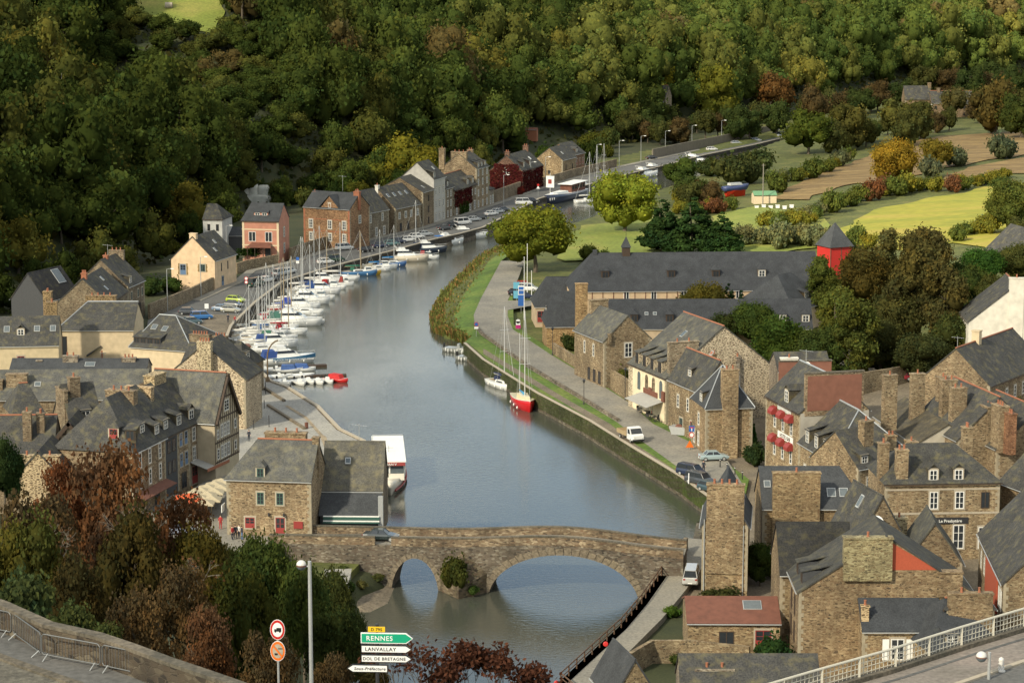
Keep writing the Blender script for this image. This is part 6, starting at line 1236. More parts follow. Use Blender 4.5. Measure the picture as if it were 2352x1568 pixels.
# tour boat behind the annexe
t = empty('tour_boat', 'white and maroon trip boat with wide front windows beside the riverside annexe', 'trip boat', G(893, 1100, 0), R(-86)); Lb = 22; Bb = 5.0
mb = MB(); mb.loft(hull_rings(Lb, Bb, 1.5, .6, .3, .95, .3, 13)); mb.build('hull', 'gelcoat', t, (.66, .62, .52), True)
mb = MB(); mb.path([(r[0][0], r[0][1] * 1.01, .45) for r in hull_rings(Lb, Bb, 1.5, .6, .3, .95, .3, 13)][:-1], .16, 5); mb.path([(r[8][0], r[8][1] * 1.01, .45) for r in hull_rings(Lb, Bb, 1.5, .6, .3, .95, .3, 13)][:-1], .16, 5); mb.build('rubbing_strake', 'red_paint', t)
mb = MB(); mb.loft(band_loft(-Lb * .45, Lb * .33, 4.5, 4.2, 1.5, 2.5, .2, .1, .98)); mb.build('saloon', 'gelcoat', t, (.68, .64, .54))
mb = MB(); mb.loft(band_loft(-Lb * .44, Lb * .325, 4.3, 4.0, 2.502, 3.7, .15, .05, .98)); mb.build('window_band', 'glass_mid', t)
mb = MB()
for i in range(10): x = -Lb * .44 + i * Lb * .083; mb.box(x, -2.2, 2.5, x + .15, -2.08, 3.75); mb.box(x, 2.08, 2.5, x + .15, 2.2, 3.75)
mb.box(Lb * .325 - .1, -.1, 2.5, Lb * .325 + .04, .1, 3.7); mb.build('window_post', 'white_paint', t)
mb = MB(); mb.loft(band_loft(-Lb * .46, Lb * .35, 4.7, 4.5, 3.702, 4.15, .1, .0, .98)); mb.build('fascia', 'red_paint', t)
mb = MB(); mb.box(-Lb * .46, -2.35, 4.16, Lb * .34, 2.35, 4.32); mb.build('roof', 'white_paint', t)
mb = MB(); mb.path([(Lb * .05, 0, 4.3), (Lb * .05, 0, 5.2)], .05); mb.path([(Lb * .05, -.7, 4.9), (Lb * .05, .7, 4.9)], .04); mb.path([(-Lb * .3, -2.2, 4.3), (-Lb * .3, -2.2, 5.2), (-Lb * .3, 2.2, 5.2)], .05); mb.build('mast', 'galv', t)
o = text_mesh('lettering', 'JAMAN V', .5, 'white_paint', t, (Lb * .352, 0, 3.76), (math.pi / 2, 0, math.pi / 2))
mb = MB(); mb.ball((Lb * .44, -1.8, .5), .45, 12); mb.build('fender', 'white_paint', t)
# hulk on the bank with red keel
p = GT(1690, 452); t = empty('boat_on_bank', 'old blue and red keeled boat propped up on the grass by the bushes', 'boat', p, R(30))
mb = MB(); mb.loft([[(x, y, z + 1.9) for x, y, z in r] for r in hull_rings(9, 3.2, 1.2, .3, .8, .7, .4)]); mb.build('hull', 'paint', t, (.05, .07, .17), True)
mb = MB(); mb.loft([[(x, w_, z) for w_, z in ((-1.2 * k, 2.0), (1.2 * k, 2.0), (.25 * k, -.1), (-.25 * k, -.1))] for x, k in ((-3.6, .8), (-1, 1.2), (2.2, .9), (3.2, .3))]); mb.build('keel', 'paint', t, (.5, .03, .01))
mb = MB(); mb.loft(band_loft(-2.5, 2, 1.8, 1.2, 3.4, 4.1, .5, .1)); mb.build('cabin', 'gelcoat', t, (.5, .5, .46))

# ================================================================ cars
def car_mesh(kind='hatch'):
    L, Wd, Hh, hood, cab0, cab1 = {'hatch': (4.0, 1.72, 1.45, .95, -1.75, 1.0), 'sedan': (4.4, 1.75, 1.42, .92, -1.35, .95), 'mpv': (4.5, 1.82, 1.72, 1.05, -2.1, 1.35), 'van': (4.9, 1.92, 1.95, 1.15, -2.35, 1.55)}[kind]
    h = hood; z0 = .28
    st = [(-L / 2, .80, z0 + .15, h * .86), (-L / 2 + .12, .95, z0, h * .97), (-L / 2 + .7, 1, z0 - .04, h), (-.2, 1, z0 - .04, h), (cab1, 1, z0 - .04, h), (L / 2 - .5, .97, z0 - .02, h * .86), (L / 2 - .12, .9, z0 + .02, h * .72), (L / 2, .72, z0 + .12, h * .6)]
    mb = MB(); mb.loft([[(x, Wd / 2 * k, a + .12), (x, Wd / 2 * k, (a + b_) / 2 + .1), (x, Wd / 2 * k * .9, b_), (x, -Wd / 2 * k * .9, b_), (x, -Wd / 2 * k, (a + b_) / 2 + .1), (x, -Wd / 2 * k, a + .12), (x, -Wd / 2 * k * .92, a), (x, Wd / 2 * k * .92, a)] for x, k, a, b_ in st])
    body = mb.mesh('body', 'car_paint')
    mb = MB(); w = Wd * .84; rr = .18 if kind in ('mpv', 'van') else .45; rf = .55 if kind != 'van' else .4
    mb.loft([[(cab0, w / 2, h - .02), (cab0, -w / 2, h - .02), (cab0 + rr, -w * .41, Hh - .07), (cab0 + rr, w * .41, Hh - .07)], [(cab1, w / 2, h - .02), (cab1, -w / 2, h - .02), (cab1 - rf, -w * .41, Hh - .07), (cab1 - rf, w * .41, Hh - .07)]]); glass = mb.mesh('windows', 'glass_dark')
    mb = MB(); mb.loft([[(x, w * .42 * k, Hh - .068), (x, -w * .42 * k, Hh - .068), (x, -w * .38 * k, Hh), (x, w * .38 * k, Hh)] for x, k in ((cab0 + rr - .03, .97), (cab0 + rr + .3, 1.0), (cab1 - rf - .2, 1.0), (cab1 - rf + .03, .97))])
    for s_ in (-1, 1):
        mb.tube((cab0, s_ * w / 2, h), (cab0 + rr, s_ * w * .41, Hh - .05), .05, None, 4); mb.tube((cab1, s_ * w / 2, h), (cab1 - rf, s_ * w * .41, Hh - .05), .045, None, 4); mb.tube(((cab0 + cab1) / 2, s_ * w / 2, h), ((cab0 + cab1) / 2, s_ * w * .412, Hh - .05), .05, None, 4)
    roof = mb.mesh('roof', 'car_paint')
    def wheel():
        a = MB(); a.lathe([(.1, -.1), (.3, -.1), (.32, -.06), (.32, .06), (.3, .1), (.1, .1)], 14); return a.mesh('wheel', 'rubber')
    wh = wheel(); a = MB(); a.lathe([(.05, -.105), (.2, -.108), (.2, .108), (.05, .105)], 10); rim = a.mesh('rim', 'galv')
    a = MB(); a.box(-.03, -.17, -.07, .05, .17, .07); hl = a.mesh('headlight', 'lamp_lens'); a = MB(); a.box(-.05, -.13, -.1, .03, .13, .1); tl = a.mesh('tail_light', 'red_paint')
    a = MB(); a.box(-.02, -.26, -.055, .02, .26, .055); pl_ = a.mesh('number_plate', 'white_paint')
    return dict(L=L, W=Wd, h=h, body=body, glass=glass, roof=roof, wh=wh, rim=rim, hl=hl, tl=tl, pl=pl_)
CM = {k: car_mesh(k) for k in ('hatch', 'sedan', 'mpv', 'van')}
def car(kind, label, p, head, col, group='cars parked along the quay road', name='parked_car', cat='car'):
    c = CM[kind]; t = empty(name, label, cat, p, R(head), group)
    link('body', c['body'], t, col); link('windows', c['glass'], t); link('roof', c['roof'], t, col)
    for sx in (-1, 1):
        for sy in (-1, 1):
            M = Matrix.Translation((sx * c['L'] * .31, sy * (c['W'] / 2 - .1), .32)) @ Matrix.Rotation(math.pi / 2, 4, 'X'); w_ = place(c['wh'], 'wheel', M, t); link('rim', c['rim'], w_)
    for sy in (-1, 1):
        place(c['hl'], 'headlight', Matrix.Translation((c['L'] / 2 - .08, sy * c['W'] * .33, c['h'] * .62)), t); place(c['tl'], 'tail_light', Matrix.Translation((-c['L'] / 2 + .04, sy * c['W'] * .36, c['h'] * .78)), t)
    for e in (-1, 1): place(c['pl'], 'number_plate', Matrix.Translation((e * (c['L'] / 2 + .0), 0, .45)), t)
    return t
WH = (.62, .62, .60); SI = (.34, .36, .37); BK = (.012, .013, .016); DGY = (.05, .055, .06); NV = (.02, .03, .06); TE = (.09, .17, .17)
CARS = [('hatch', 433, 722, 0, DGY, 'dark grey car in the car park nearest the hall roof'), ('mpv', 463, 733, 18, (.03, .14, .36), 'bright blue people carrier in the car park'), ('hatch', 441, 744, 15, (.06, .10, .11), 'dark teal car in front of the blue people carrier'),
 ('hatch', 541, 694, -22, (.36, .46, .03), 'lime green car at the quay corner'), ('sedan', 534, 705, -20, DGY, 'dark grey car between the lime and gold cars'), ('sedan', 511, 714, -20, (.17, .24, .33), 'pale blue saloon at the quay corner'), ('hatch', 530, 717, -10, (.34, .33, .27), 'pale gold hatchback at the quay corner'),
 ('van', 588, 657, 60, (.02, .05, .035), 'dark green van by the prohibition sign'), ('hatch', 612, 648, 60, WH, 'white car next to the dark green van'), ('hatch', 629, 645, 40, DGY, 'dark car between the two white ones by the masts'), ('mpv', 644, 633, 60, SI, 'silver people carrier beyond the dark green van'), ('hatch', 664, 628, 60, WH, 'white hatchback beyond the silver people carrier'),
 ('hatch', 748, 606, 30, WH, 'white car alone in front of the pink villa'), ('mpv', 771, 601, 30, (.02, .05, .03), 'dark green car behind the lone white one'), ('mpv', 791, 574, 28, SI, 'silver car on the house side of the road'), ('hatch', 841, 579, 25, BK, 'black car on the quay side below the brick house'), ('hatch', 874, 569, 25, NV, 'navy hatchback beside the quay railing'), ('hatch', 900, 564, 25, TE, 'teal hatchback next to the navy ones'), ('hatch', 915, 559, 25, NV, 'second navy hatchback past the teal one'),
 ('hatch', 937, 555, 30, WH, 'white car past the teal hatchback'), ('hatch', 957, 548, 30, WH, 'white car behind the blue topped cruiser'), ('sedan', 975, 542, 30, SI, 'silver saloon behind the blue topped cruiser'), ('sedan', 1022, 528, 40, DGY, 'charcoal car behind the flybridge cruiser'), ('hatch', 1042, 522, 40, BK, 'black car behind the flybridge cruiser'), ('van', 1063, 516, 40, WH, 'white van parked near the round tree'), ('sedan', 1088, 508, 40, SI, 'silver saloon in front of the white van'), ('hatch', 1103, 504, 40, DGY, 'dark hatchback in front of the silver saloon'),
 ('sedan', 1128, 495, 45, WH, 'white saloon parked level with the tallest house'), ('hatch', 1144, 490, 45, SI, 'silver hatchback level with the tallest house'), ('hatch', 1155, 486, 45, DGY, 'dark hatchback level with the tallest house'), ('van', 1203, 470, 8, WH, 'white van parked at the bow of the barge'), ('hatch', 1222, 466, 10, BK, 'black car between the white van and the barge'),
 ('sedan', 1496, 366, 35, BK, 'black car driving on the far road'), ('hatch', 1635, 346, 20, WH, 'white car driving on the far road'), ('hatch', 1691, 332, 15, SI, 'grey car driving on the far road'), ('hatch', 1736, 325, 15, SI, 'silver car farther along the far road'), ('van', 1784, 314, -70, SI, 'silver van near the bend of the far road'), ('mpv', 1784, 306, -70, WH, 'white car behind the silver van at the far bend')]
for (k, x, y, hd, col, lab) in CARS: car(k, lab, G(x, y, 2.41), hd, col, group='cars on the far road' if x > 1400 else 'cars parked along the quay road')
for (k, x, y, hd, col, lab, z) in [('hatch', 1203, 660, -8, (.4, .02, .02), 'red car in the hotel car park', 2.8), ('mpv', 1211, 668, -8, WH, 'white car in the hotel car park in front of the red one', 2.8), ('hatch', 1188, 678, 5, BK, 'black car in the hotel car park', 2.8), ('hatch', 1206, 686, 5, NV, 'navy car in the hotel car park nearest the totem', 2.8),
 ('sedan', 1639, 1056, 8, (.30, .38, .39), 'pale blue green saloon below the turret house', 2.87), ('mpv', 1588, 1092, -42, NV, 'navy car with an open look at the end of the river road', 2.87), ('mpv', 1607, 1111, -46, DGY, 'charcoal car nearest the tower gable', 2.87), ('hatch', 1632, 1128, -48, (.04, .07, .08), 'dark teal car half hidden by the tower gable', 2.87),
 ('sedan', 410, 1225, 5, (.2, .22, .27), 'grey car seen through the red leaves in the street', 4.9), ('hatch', 2100, 872, 10, (.2, .02, .03), 'dark red car behind the tall chimneys', 5.5), ('hatch', 2296, 1425, 60, BK, 'black car beside the steep slate house', 4.0)]:
    car(k, lab, G(x, y, z), hd, col, group='cars on the right bank' if x > 1000 else None)
p = BA + BEX * (-.6) + BEY * 2.3; car('sedan', 'dark green estate car driving onto the stone bridge', Vector((p.x, p.y, BTOP(0) + .03)), math.degrees(math.atan2(BEX.y, BEX.x)), (.02, .03, .03), group=None)
t = car('van', 'silver camper van parked with its rear window towards the tower gable', G(1588, 1335, 3.02), 82, (.42, .42, .40), group=None, name='camper_van', cat='van')
# white pickup truck
t = empty('pickup_truck', 'white pickup truck with wooden tipper bed on the river road', 'truck', G(1449, 1010, 2.87), R(-68))
mb = MB(); mb.loft([[(x, w_ / 2, a), (x, -w_ / 2, a), (x, -w_ / 2 * .97, b_), (x, w_ / 2 * .97, b_)] for x, w_, a, b_ in ((.6, 1.95, .5, 2.2), (.75, 1.98, .45, 2.25), (1.5, 1.98, .45, 2.2), (2.1, 1.96, .45, 1.35), (2.65, 1.85, .45, 1.15), (2.75, 1.75, .5, .8))]); mb.build('cab', 'car_paint', t, (.7, .7, .68))
mb = MB(); mb.add([(1.62, -.85, 2.08), (1.62, .85, 2.08), (2.16, .9, 1.38), (2.16, -.9, 1.38)], [(0, 1, 2, 3)]); mb.build('windscreen', 'glass_dark', t)
mb = MB()
for s_ in (-1, 1): mb.add([(.9, s_ * .995, 1.3), (1.85, s_ * .995, 1.3), (1.5, s_ * .98, 2.0), (.9, s_ * .98, 2.0)], [(0, 1, 2, 3)])
mb.build('side_window', 'glass_dark', t)
mb = MB(); mb.box(-2.9, -1.05, .8, .5, 1.05, .92); mb.box(-2.9, -1.05, .92, .5, -1.0, 1.4); mb.box(-2.9, 1.0, .92, .5, 1.05, 1.4); mb.box(-2.9, -1, .92, -2.85, 1, 1.4); mb.box(.42, -1, .92, .5, 1, 1.9); mb.build('bed', 'wood_mast', t)
mb = MB(); mb.box(2.6, -.95, .35, 2.82, .95, .62); mb.build('bumper', 'rubber', t)
for x in (-1.9, 1.9):
    for s_ in (-1, 1): w_ = place(CM['van']['wh'], 'wheel', Matrix.Translation((x, s_ * .88, .34)) @ Matrix.Rotation(math.pi / 2, 4, 'X'), t); link('rim', CM['van']['rim'], w_)
for s_ in (-1, 1): place(CM['van']['hl'], 'headlight', Matrix.Translation((2.74, s_ * .68, .85)), t)
# ================================================================ trees and bushes placed one by one
for (k, x, y, r, c, hs, lab) in [
 ('near', 1228, 545, 84, (.115, .11, .018), .85, 'big round yellow green tree on the river bank beside the road'),
 ('near', 1434, 458, 70, (.14, .135, .02), .95, 'broad yellow tree on the far meadow in front of the canal boats'),
 ('con', 1522, 520, 66, (.020, .038, .014), .75, 'dark spreading conifer left of three behind the long building'),
 ('con', 1592, 518, 72, (.022, .042, .015), .72, 'dark spreading conifer in the middle behind the long building'),
 ('con', 1658, 535, 60, (.024, .046, .015), .65, 'dark spreading conifer right of three behind the long building'),
 ('far', 1560, 395, 36, (.05, .07, .018), .8, 'small green tree on the far bank before the white canal cruiser'), ('far', 1588, 430, 44, (.048, .062, .018), .7, 'dark olive bushy tree on the river side of the boat on land'),
 ('bush', 1680, 392, 66, (.055, .06, .022), 1.0, 'large rounded olive bush above the boat on land'), ('bush', 1745, 375, 58, (.055, .065, .024), 1.0, 'rounded olive bush right along the river beyond the first'), ('bush', 1630, 385, 40, (.05, .06, .02), 1.0, 'small olive bush next to the farthest cruiser'),
 ('far', 1856, 300, 50, (.06, .075, .016), .95, 'round green tree at the bend of the far road'), ('far', 1943, 292, 42, (.075, .062, .022), 1.1, 'brownish tree right of the round green one at the road bend'), ('far', 1990, 300, 30, (.06, .055, .02), 1.1, 'small brownish tree between two bigger ones by the bend'), ('far', 2056, 268, 50, (.085, .072, .024), .95, 'broad olive brown tree left of the far farmhouse'),
 ('near', 2050, 372, 54, (.19, .105, .018), 1.0, 'orange yellow autumn tree between the ploughed fields'), ('far', 2150, 352, 36, (.13, .09, .02), 1.0, 'small rusty yellow tree behind the grey bushes'), ('bush', 2195, 362, 36, (.09, .10, .06), 1.2, 'grey green bush right of the rusty yellow tree'), ('bush', 2130, 388, 38, (.095, .10, .06), 1.2, 'grey green bush beside the orange tree'),
 ('bush', 2293, 340, 42, (.075, .085, .05), 1.3, 'lone round grey green bush on the upper ploughed field'), ('far', 2285, 238, 56, (.075, .05, .02), 1.1, 'large brown tree right of the far barn'), ('far', 2190, 235, 30, (.085, .065, .03), 1.2, 'thin brown tree standing before the far barn'), ('far', 2345, 262, 45, (.045, .055, .016), 1.1, 'dark green tree beyond the large brown one'),
 ('near', 2322, 470, 52, (.065, .075, .02), 1.1, 'tall green tree at the right edge of the golden meadow'), ('near', 1620, 705, 52, (.085, .065, .018), 1.1, 'russet green tree left of the dark spires'), ('con', 1672, 705, 34, (.016, .03, .015), 1.3, 'dark narrow conifer left of a close pair'), ('con', 1702, 715, 32, (.018, .034, .016), 1.25, 'dark narrow conifer right of a close pair'),
 ('near', 1795, 795, 72, (.045, .068, .016), .95, 'deep green rounded tree behind the big rubble gable'), ('tall', 1915, 740, 62, (.085, .09, .022), 1.0, 'tall drooping olive birch between house and wood'), ('near', 1985, 640, 66, (.08, .055, .02), 1.1, 'russet tree right beside the red tower'), ('tall', 2085, 660, 78, (.078, .058, .024), 1.15, 'tallest brown green poplar of the central wood'), ('tall', 2165, 700, 72, (.07, .052, .022), 1.05, 'tall brown poplar on the right of the central wood'),
 ('near', 2020, 790, 62, (.05, .052, .02), 1.0, 'dark tree at the foot of the central wood'), ('near', 2120, 815, 60, (.042, .045, .018), .9, 'dark low tree below the poplars'), ('near', 2255, 612, 46, (.035, .075, .018), .95, 'bright green rounded tree left of the slate barn'), ('near', 2330, 600, 42, (.06, .055, .02), 1.0, 'brown green tree hiding the slate barn'), ('tall', 2030, 590, 50, (.09, .07, .03), 1.0, 'slender brown tree rising behind the red tower'),

 ('tall', 1890, 660, 50, (.075, .085, .022), 1.0, 'green birch crown left of the red tower trees'), ('tall', 1960, 770, 62, (.07, .075, .02), 1.05, 'drooping birch low in the central wood'), ('near', 2060, 735, 66, (.06, .05, .02), 1.2, 'brown green tree in the heart of the central wood'), ('tall', 2125, 610, 62, (.082, .06, .026), 1.1, 'tall bare topped brown poplar behind the central wood'), ('near', 2200, 780, 58, (.05, .055, .018), 1.1, 'dark green tree at the right foot of the central wood'), ('near', 2215, 660, 52, (.045, .06, .018), 1.1, 'green tree between the poplars and the white gable'),
 ('near', 1880, 810, 60, (.045, .06, .018), 1.0, 'green tree between the rubble gable and the birches'), ('near', 1930, 585, 40, (.06, .07, .02), 1.0, 'small green tree in front of the red tower foot'), ('near', 2290, 680, 46, (.06, .055, .02), 1.1, 'russet green tree left of the white gable chimney'), ('near', 1560, 700, 40, (.08, .075, .02), 1.0, 'yellow green tree left of the russet one'), ('near', 1735, 745, 52, (.045, .065, .018), 1.0, 'green tree below the narrow conifers'), ('near', 1660, 765, 40, (.04, .05, .018), 1.0, 'dark tree behind the ridge of the rubble gable'),
 ('bush', 1310, 788, 26, (.04, .05, .018), 1.4, 'dark bush squeezed between two riverside stone houses'), ('bush', 1436, 872, 34, (.075, .07, .02), 1.4, 'ivy bush over the wall below the grey stone house'), ('bush', 1415, 858, 22, (.10, .04, .02), 1.2, 'reddish creeper left of the ivy bush'), ('bush', 1738, 1045, 34, (.03, .045, .018), 1.5, 'dark shrub below the turret house'), ('con', 1728, 1000, 15, (.03, .07, .02), 2.2, 'clipped pointed yew against the turret house'),
 ('near', 1746, 1290, 36, (.04, .055, .015), 1.4, 'green climber filling the gap beside the tower gable'), ('bush', 1790, 1512, 62, (.022, .042, .014), 1.3, 'dense dark green shrub in front of the rubble gable'), ('bush', 1650, 1372, 55, (.045, .05, .02), .6, 'rough ivy hedge over the top of the rusty shed'), ('bush', 1545, 1408, 26, (.06, .10, .02), 1, 'light green bush by the garden steps'), ('bush', 1600, 1395, 20, (.08, .05, .02), 1, 'reddish plant beside the rusty shed'),
 ('bush', 2060, 830, 60, (.05, .06, .02), .9, 'ivy thicket along the lane wall'), ('bush', 1960, 860, 40, (.04, .06, .018), 1, 'green bush behind the red rendered wall'), ('near', 2330, 960, 40, (.05, .05, .02), 1.2, 'creeper covered tree at the right edge by the hillside house'), ('bush', 1560, 1520, 26, (.05, .065, .02), 1, 'garden bush left of the dark shrub'), ('bush', 2335, 1380, 30, (.06, .07, .02), 1.2, 'scrub on the wall at the right edge'),
 ('far', 420, 482, 58, (.10, .075, .018), .95, 'rusty yellow tree above the cream cottage'), ('far', 945, 372, 56, (.13, .105, .018), .95, 'golden tree above the quay house roofs'), ('far', 885, 385, 42, (.10, .105, .02), .95, 'yellow green tree left of the golden one'), ('far', 205, 200, 46, (.13, .075, .018), .95, 'orange tinted tree alone among green on the upper left slope'), ('far', 1525, 175, 38, (.20, .15, .02), 1.1, 'bright yellow tree before the wooded villa'), ('far', 1640, 215, 50, (.11, .11, .02), 1.1, 'light green tree on the slope right of the grey manor'), ('far', 1770, 210, 48, (.11, .05, .022), 1.05, 'russet crowned tree above the far road'),
 ('far', 1488, 240, 34, (.05, .065, .02), 1.1, 'green tree screening the left of the grey manor'), ('far', 1532, 268, 24, (.05, .06, .02), 1.0, 'small green tree at the foot of the grey manor'), ('bush', 835, 1348, 20, (.09, .07, .03), .9, 'brownish scrub on the bank left of the small arch'), ('bush', 868, 1335, 18, (.07, .075, .03), .9, 'grassy scrub against the left foot of the bridge'), ('bush', 795, 1310, 22, (.05, .06, .02), 1.0, 'green scrub at the edge of the lawn'),
 ('far', 1112, 350, 22, (.04, .07, .02), .9, 'small dark tree behind the chimneyed house'), ('bush', 400, 655, 34, (.04, .06, .016), 1, 'garden shrub below the cream cottage'), ('bush', 360, 660, 40, (.035, .05, .016), 1, 'dark garden shrub left of the cream cottage'), ('bush', 538, 590, 14, (.03, .06, .015), 1, 'small bush between cream cottage and villa'), ('bush', 1165, 425, 24, (.05, .06, .02), 1.2, 'garden bush before the red ivy house'), ('bush', 1190, 440, 16, (.12, .02, .02), 1.3, 'red creeper bush on the garden wall'),
 ('bush', 805, 1350, 12, (.03, .05, .015), 2.2, 'clipped dark bush at the corner of the lawn'), ('bush', 1570, 1215, 34, (.09, .08, .03), .8, 'rough grass tussock at the right foot of the bridge'),
]:
    b = None
    if k in ('near', 'far', 'tall'): r *= 1.18
    c = (c[0] * 1.25, c[1] * (1.45 if c[0] > c[1] else 1.3), c[2] * 1.2)
    ptree(k, lab, x, y, r, c, hs, base=b, name={'bush': 'bush', 'con': 'conifer'}.get(k, 'tree'), cat={'bush': 'bush', 'con': 'conifer'}.get(k, 'tree'))
# tree belts at the far end of the valley
bg_ = random.Random(33)
for (x0, y0, x1, y1, n, wrd) in [(1840, 262, 2070, 238, 12, 'by the bend of the far road'), (2240, 262, 2352, 255, 7, 'right of the far barn'), (2080, 205, 2352, 200, 12, 'behind the far farmhouse'), (1480, 325, 1790, 282, 12, 'above the long retaining wall'), (1880, 330, 2200, 290, 9, 'along the top of the ploughed fields'), (1560, 450, 1640, 470, 4, 'by the boat on land'), (2300, 430, 2352, 560, 5, 'at the right end of the golden meadow'), (1420, 300, 1500, 305, 4, 'behind the gabled stone house')]:
    for k in range(n):
        u = (k + bg_.uniform(.1, .9)) / n; x = x0 + (x1 - x0) * u; y = y0 + (y1 - y0) * u + bg_.uniform(-8, 8); ci = bg_.randint(0, 2); c = [(.05, .07, .022), (.075, .08, .026), (.09, .065, .03)][ci]
        ptree('far', '%s tree %s' % (['dark green', 'olive', 'brownish'][ci], wrd), x, y - 18, bg_.uniform(24, 40), c, bg_.uniform(.9, 1.2), group='trees in the belts beyond the fields')
# hedgerows: each bush its own thing
hg = random.Random(21)
HR = [[(1850, 500), (1900, 478), (1950, 462), (2010, 448), (2070, 436), (2130, 430), (2190, 428), (2250, 424), (2310, 405)], [(1750, 505), (1800, 515), (1850, 508), (1895, 500)], [(1690, 555), (1740, 552), (1790, 548), (1845, 552), (1900, 560)], [(1950, 552), (2010, 565)], [(2190, 548), (2245, 528), (2280, 520)], [(1560, 455), (1610, 462), (1650, 458)], [(1560, 480), (1620, 490), (1680, 478)], [(1780, 425), (1830, 412), (1900, 385), (1960, 362)], [(1340, 596), (1400, 600)]]
HN = ['along the edge of the golden meadow', 'between the yellow and golden meadows', 'tall and pale behind the long building', 'behind the red tower', 'at the right end of the golden meadow', 'below the old boat on land', 'before the bright meadow', 'along the lower edge of the ploughed field', 'near the pointed cupola']
HC = [((.07, .085, .02), 'green'), ((.10, .105, .05), 'grey green'), ((.13, .12, .02), 'yellow green'), ((.11, .05, .025), 'reddish')]
for hi, line in enumerate(HR):
    for i in range(len(line) - 1):
        (x0, y0), (x1, y1) = line[i], line[i + 1]; n = max(1, int(math.hypot(x1 - x0, y1 - y0) / 17))
        for k in range(n):
            u = (k + hg.uniform(.2, .8)) / n; px = x0 + (x1 - x0) * u; py = y0 + (y1 - y0) * u + hg.uniform(-5, 5); c, cn = HC[1] if hi == 2 else hg.choices(HC, (5, 2, 3, 1))[0]; c = tuple(v_ * 1.4 for v_ in c)
            ptree('bush', '%s hedge bush %s' % (cn, HN[hi]), px, py - 8, hg.uniform(20, 36) * (1.35 if hi == 2 else 1), c, hg.uniform(1.0, 1.5), name='hedge_bush', cat='bush', group='hedge bushes among the fields')
# undergrowth of the hill foot, garden scrub behind the quay houses
for i in range(46):
    px = hg.uniform(0, 1480); fy = np.interp(px, [f[0] for f in FL], [f[1] for f in FL]); py = fy + hg.uniform(-14, 22)
    if any((px - cx) ** 2 / rx ** 2 + (py - cy_) ** 2 / ry ** 2 < 1 for cx, cy_, rx, ry in CLEAR): continue
    wrd = 'left of the cream cottage' if px < 400 else 'behind the pink villa' if px < 700 else 'behind the quay house roofs' if px < 1150 else 'near the gabled stone house'
    c = hg.choice([DG, MG, OL, (.06, .07, .02)]); ptree('bush', 'dark scrub bush at the foot of the wood ' + wrd, px, py, hg.uniform(22, 36), tuple(v * 1.2 for v in c), hg.uniform(1, 1.6), name='scrub_bush', cat='bush', group='scrub at the foot of the wood')
# steep foreground slope: red leaved trees and shrubs
def ftree(kind, label, px, py, rpx, Y, col, **kw):
    rpx *= .80; py += 24
    c = AT(px, py, Y); r = rpx / S(c); cz = {'tall': 1.6, 'bush': .5, 'con': 1.3}.get(kind, 1.0); gz = hz(c.x, c.y); hs = max(.55, min(2.0, (c.z - gz) / (cz * r)))
    if kind == 'bush': hs = min(hs, 1.5)
    return tree(kind, label, (c.x, c.y, c.z - cz * r * hs), r, col, hs, name={'bush': 'bush'}.get(kind, 'tree'), cat={'bush': 'bush'}.get(kind, 'tree'), **kw)
RD = (.125, .064, .034); RB2 = (.095, .064, .032); OG = (.085, .085, .022); GR = (.052, .072, .02)
for (k, x, y, r, Y, c, lab) in [
 ('sparse', 275, 1190, 165, 168, RD, 'large red leaved tree with bare grey branches left of the corner house'), ('sparse', 90, 1270, 160, 160, RB2, 'dark red leaved tree at the left edge of the slope'), ('sparse', 420, 1250, 120, 172, RD, 'red leaved tree reaching over the street terrace'), ('near', 60, 1330, 130, 150, OG, 'olive tree low at the left edge behind the wall'),
 ('near', 300, 1340, 140, 150, (.055, .045, .016), 'brown green tree below the large red one'), ('near', 470, 1330, 110, 168, (.07, .06, .016), 'yellowish green tree in the middle of the foreground slope'), ('near', 600, 1345, 110, 190, GR, 'dark green tree under the corner house'), ('near', 700, 1400, 100, 185, GR, 'dark green tree behind the lamp post'), ('near', 560, 1445, 120, 160, (.05, .058, .016), 'green tree behind the round road signs'),
 ('sparse', 330, 1470, 120, 128, RB2, 'dark red shrub above the metal barriers'), ('sparse', 470, 1500, 110, 122, RD, 'red brown shrub beyond the end of the barriers'), ('sparse', 620, 1540, 110, 120, RB2, 'red brown shrub at the foot of the round road signs'), ('near', 760, 1480, 85, 165, (.035, .045, .014), 'dark tree left of the direction signs'), ('sparse', 760, 1560, 80, 125, RB2, 'dark red shrub below the direction signs'),
 ('bush', 50, 1370, 110, 122, (.06, .082, .034), 'grey green bush right behind the wall at the left edge'), ('bush', 160, 1420, 80, 118, (.062, .08, .03), 'second grey green bush behind the wall'), ('bush', 250, 1440, 50, 117, (.07, .085, .03), 'lighter green bush where the wall bends'), ('near', 180, 1400, 110, 140, (.05, .04, .016), 'brownish tree behind the grey green bushes'),
 ('near', 10, 1060, 60, 245, (.03, .05, .018), 'dark green tree at the left edge beside the slate roofs'), ('near', 765, 1385, 80, 205, (.05, .06, .02), 'green tree between the lamp post and the lawn'), ('near', 800, 1440, 60, 200, (.045, .055, .018), 'dark green tree on the bank below the lawn'), ('near', 830, 1500, 50, 200, (.05, .055, .02), 'green shrub on the river bank under the bridge'), ('near', 530, 1300, 60, 215, (.05, .055, .015), 'small green tree at the street corner'),
 ('sparse', 140, 1160, 110, 172, (.11, .045, .022), 'red brown tree before the rubble end wall'), ('sparse', 420, 1400, 110, 145, RB2, 'red brown tree in the middle of the slope'), ('near', 860, 1568, 60, 125, (.05, .04, .016), 'brown green shrub at the foot of the direction signs')]:
    ftree(k, lab, x, y, r, Y, c)
plain('bark_white', (.34, .30, .24), .9, 0, .25, 5)
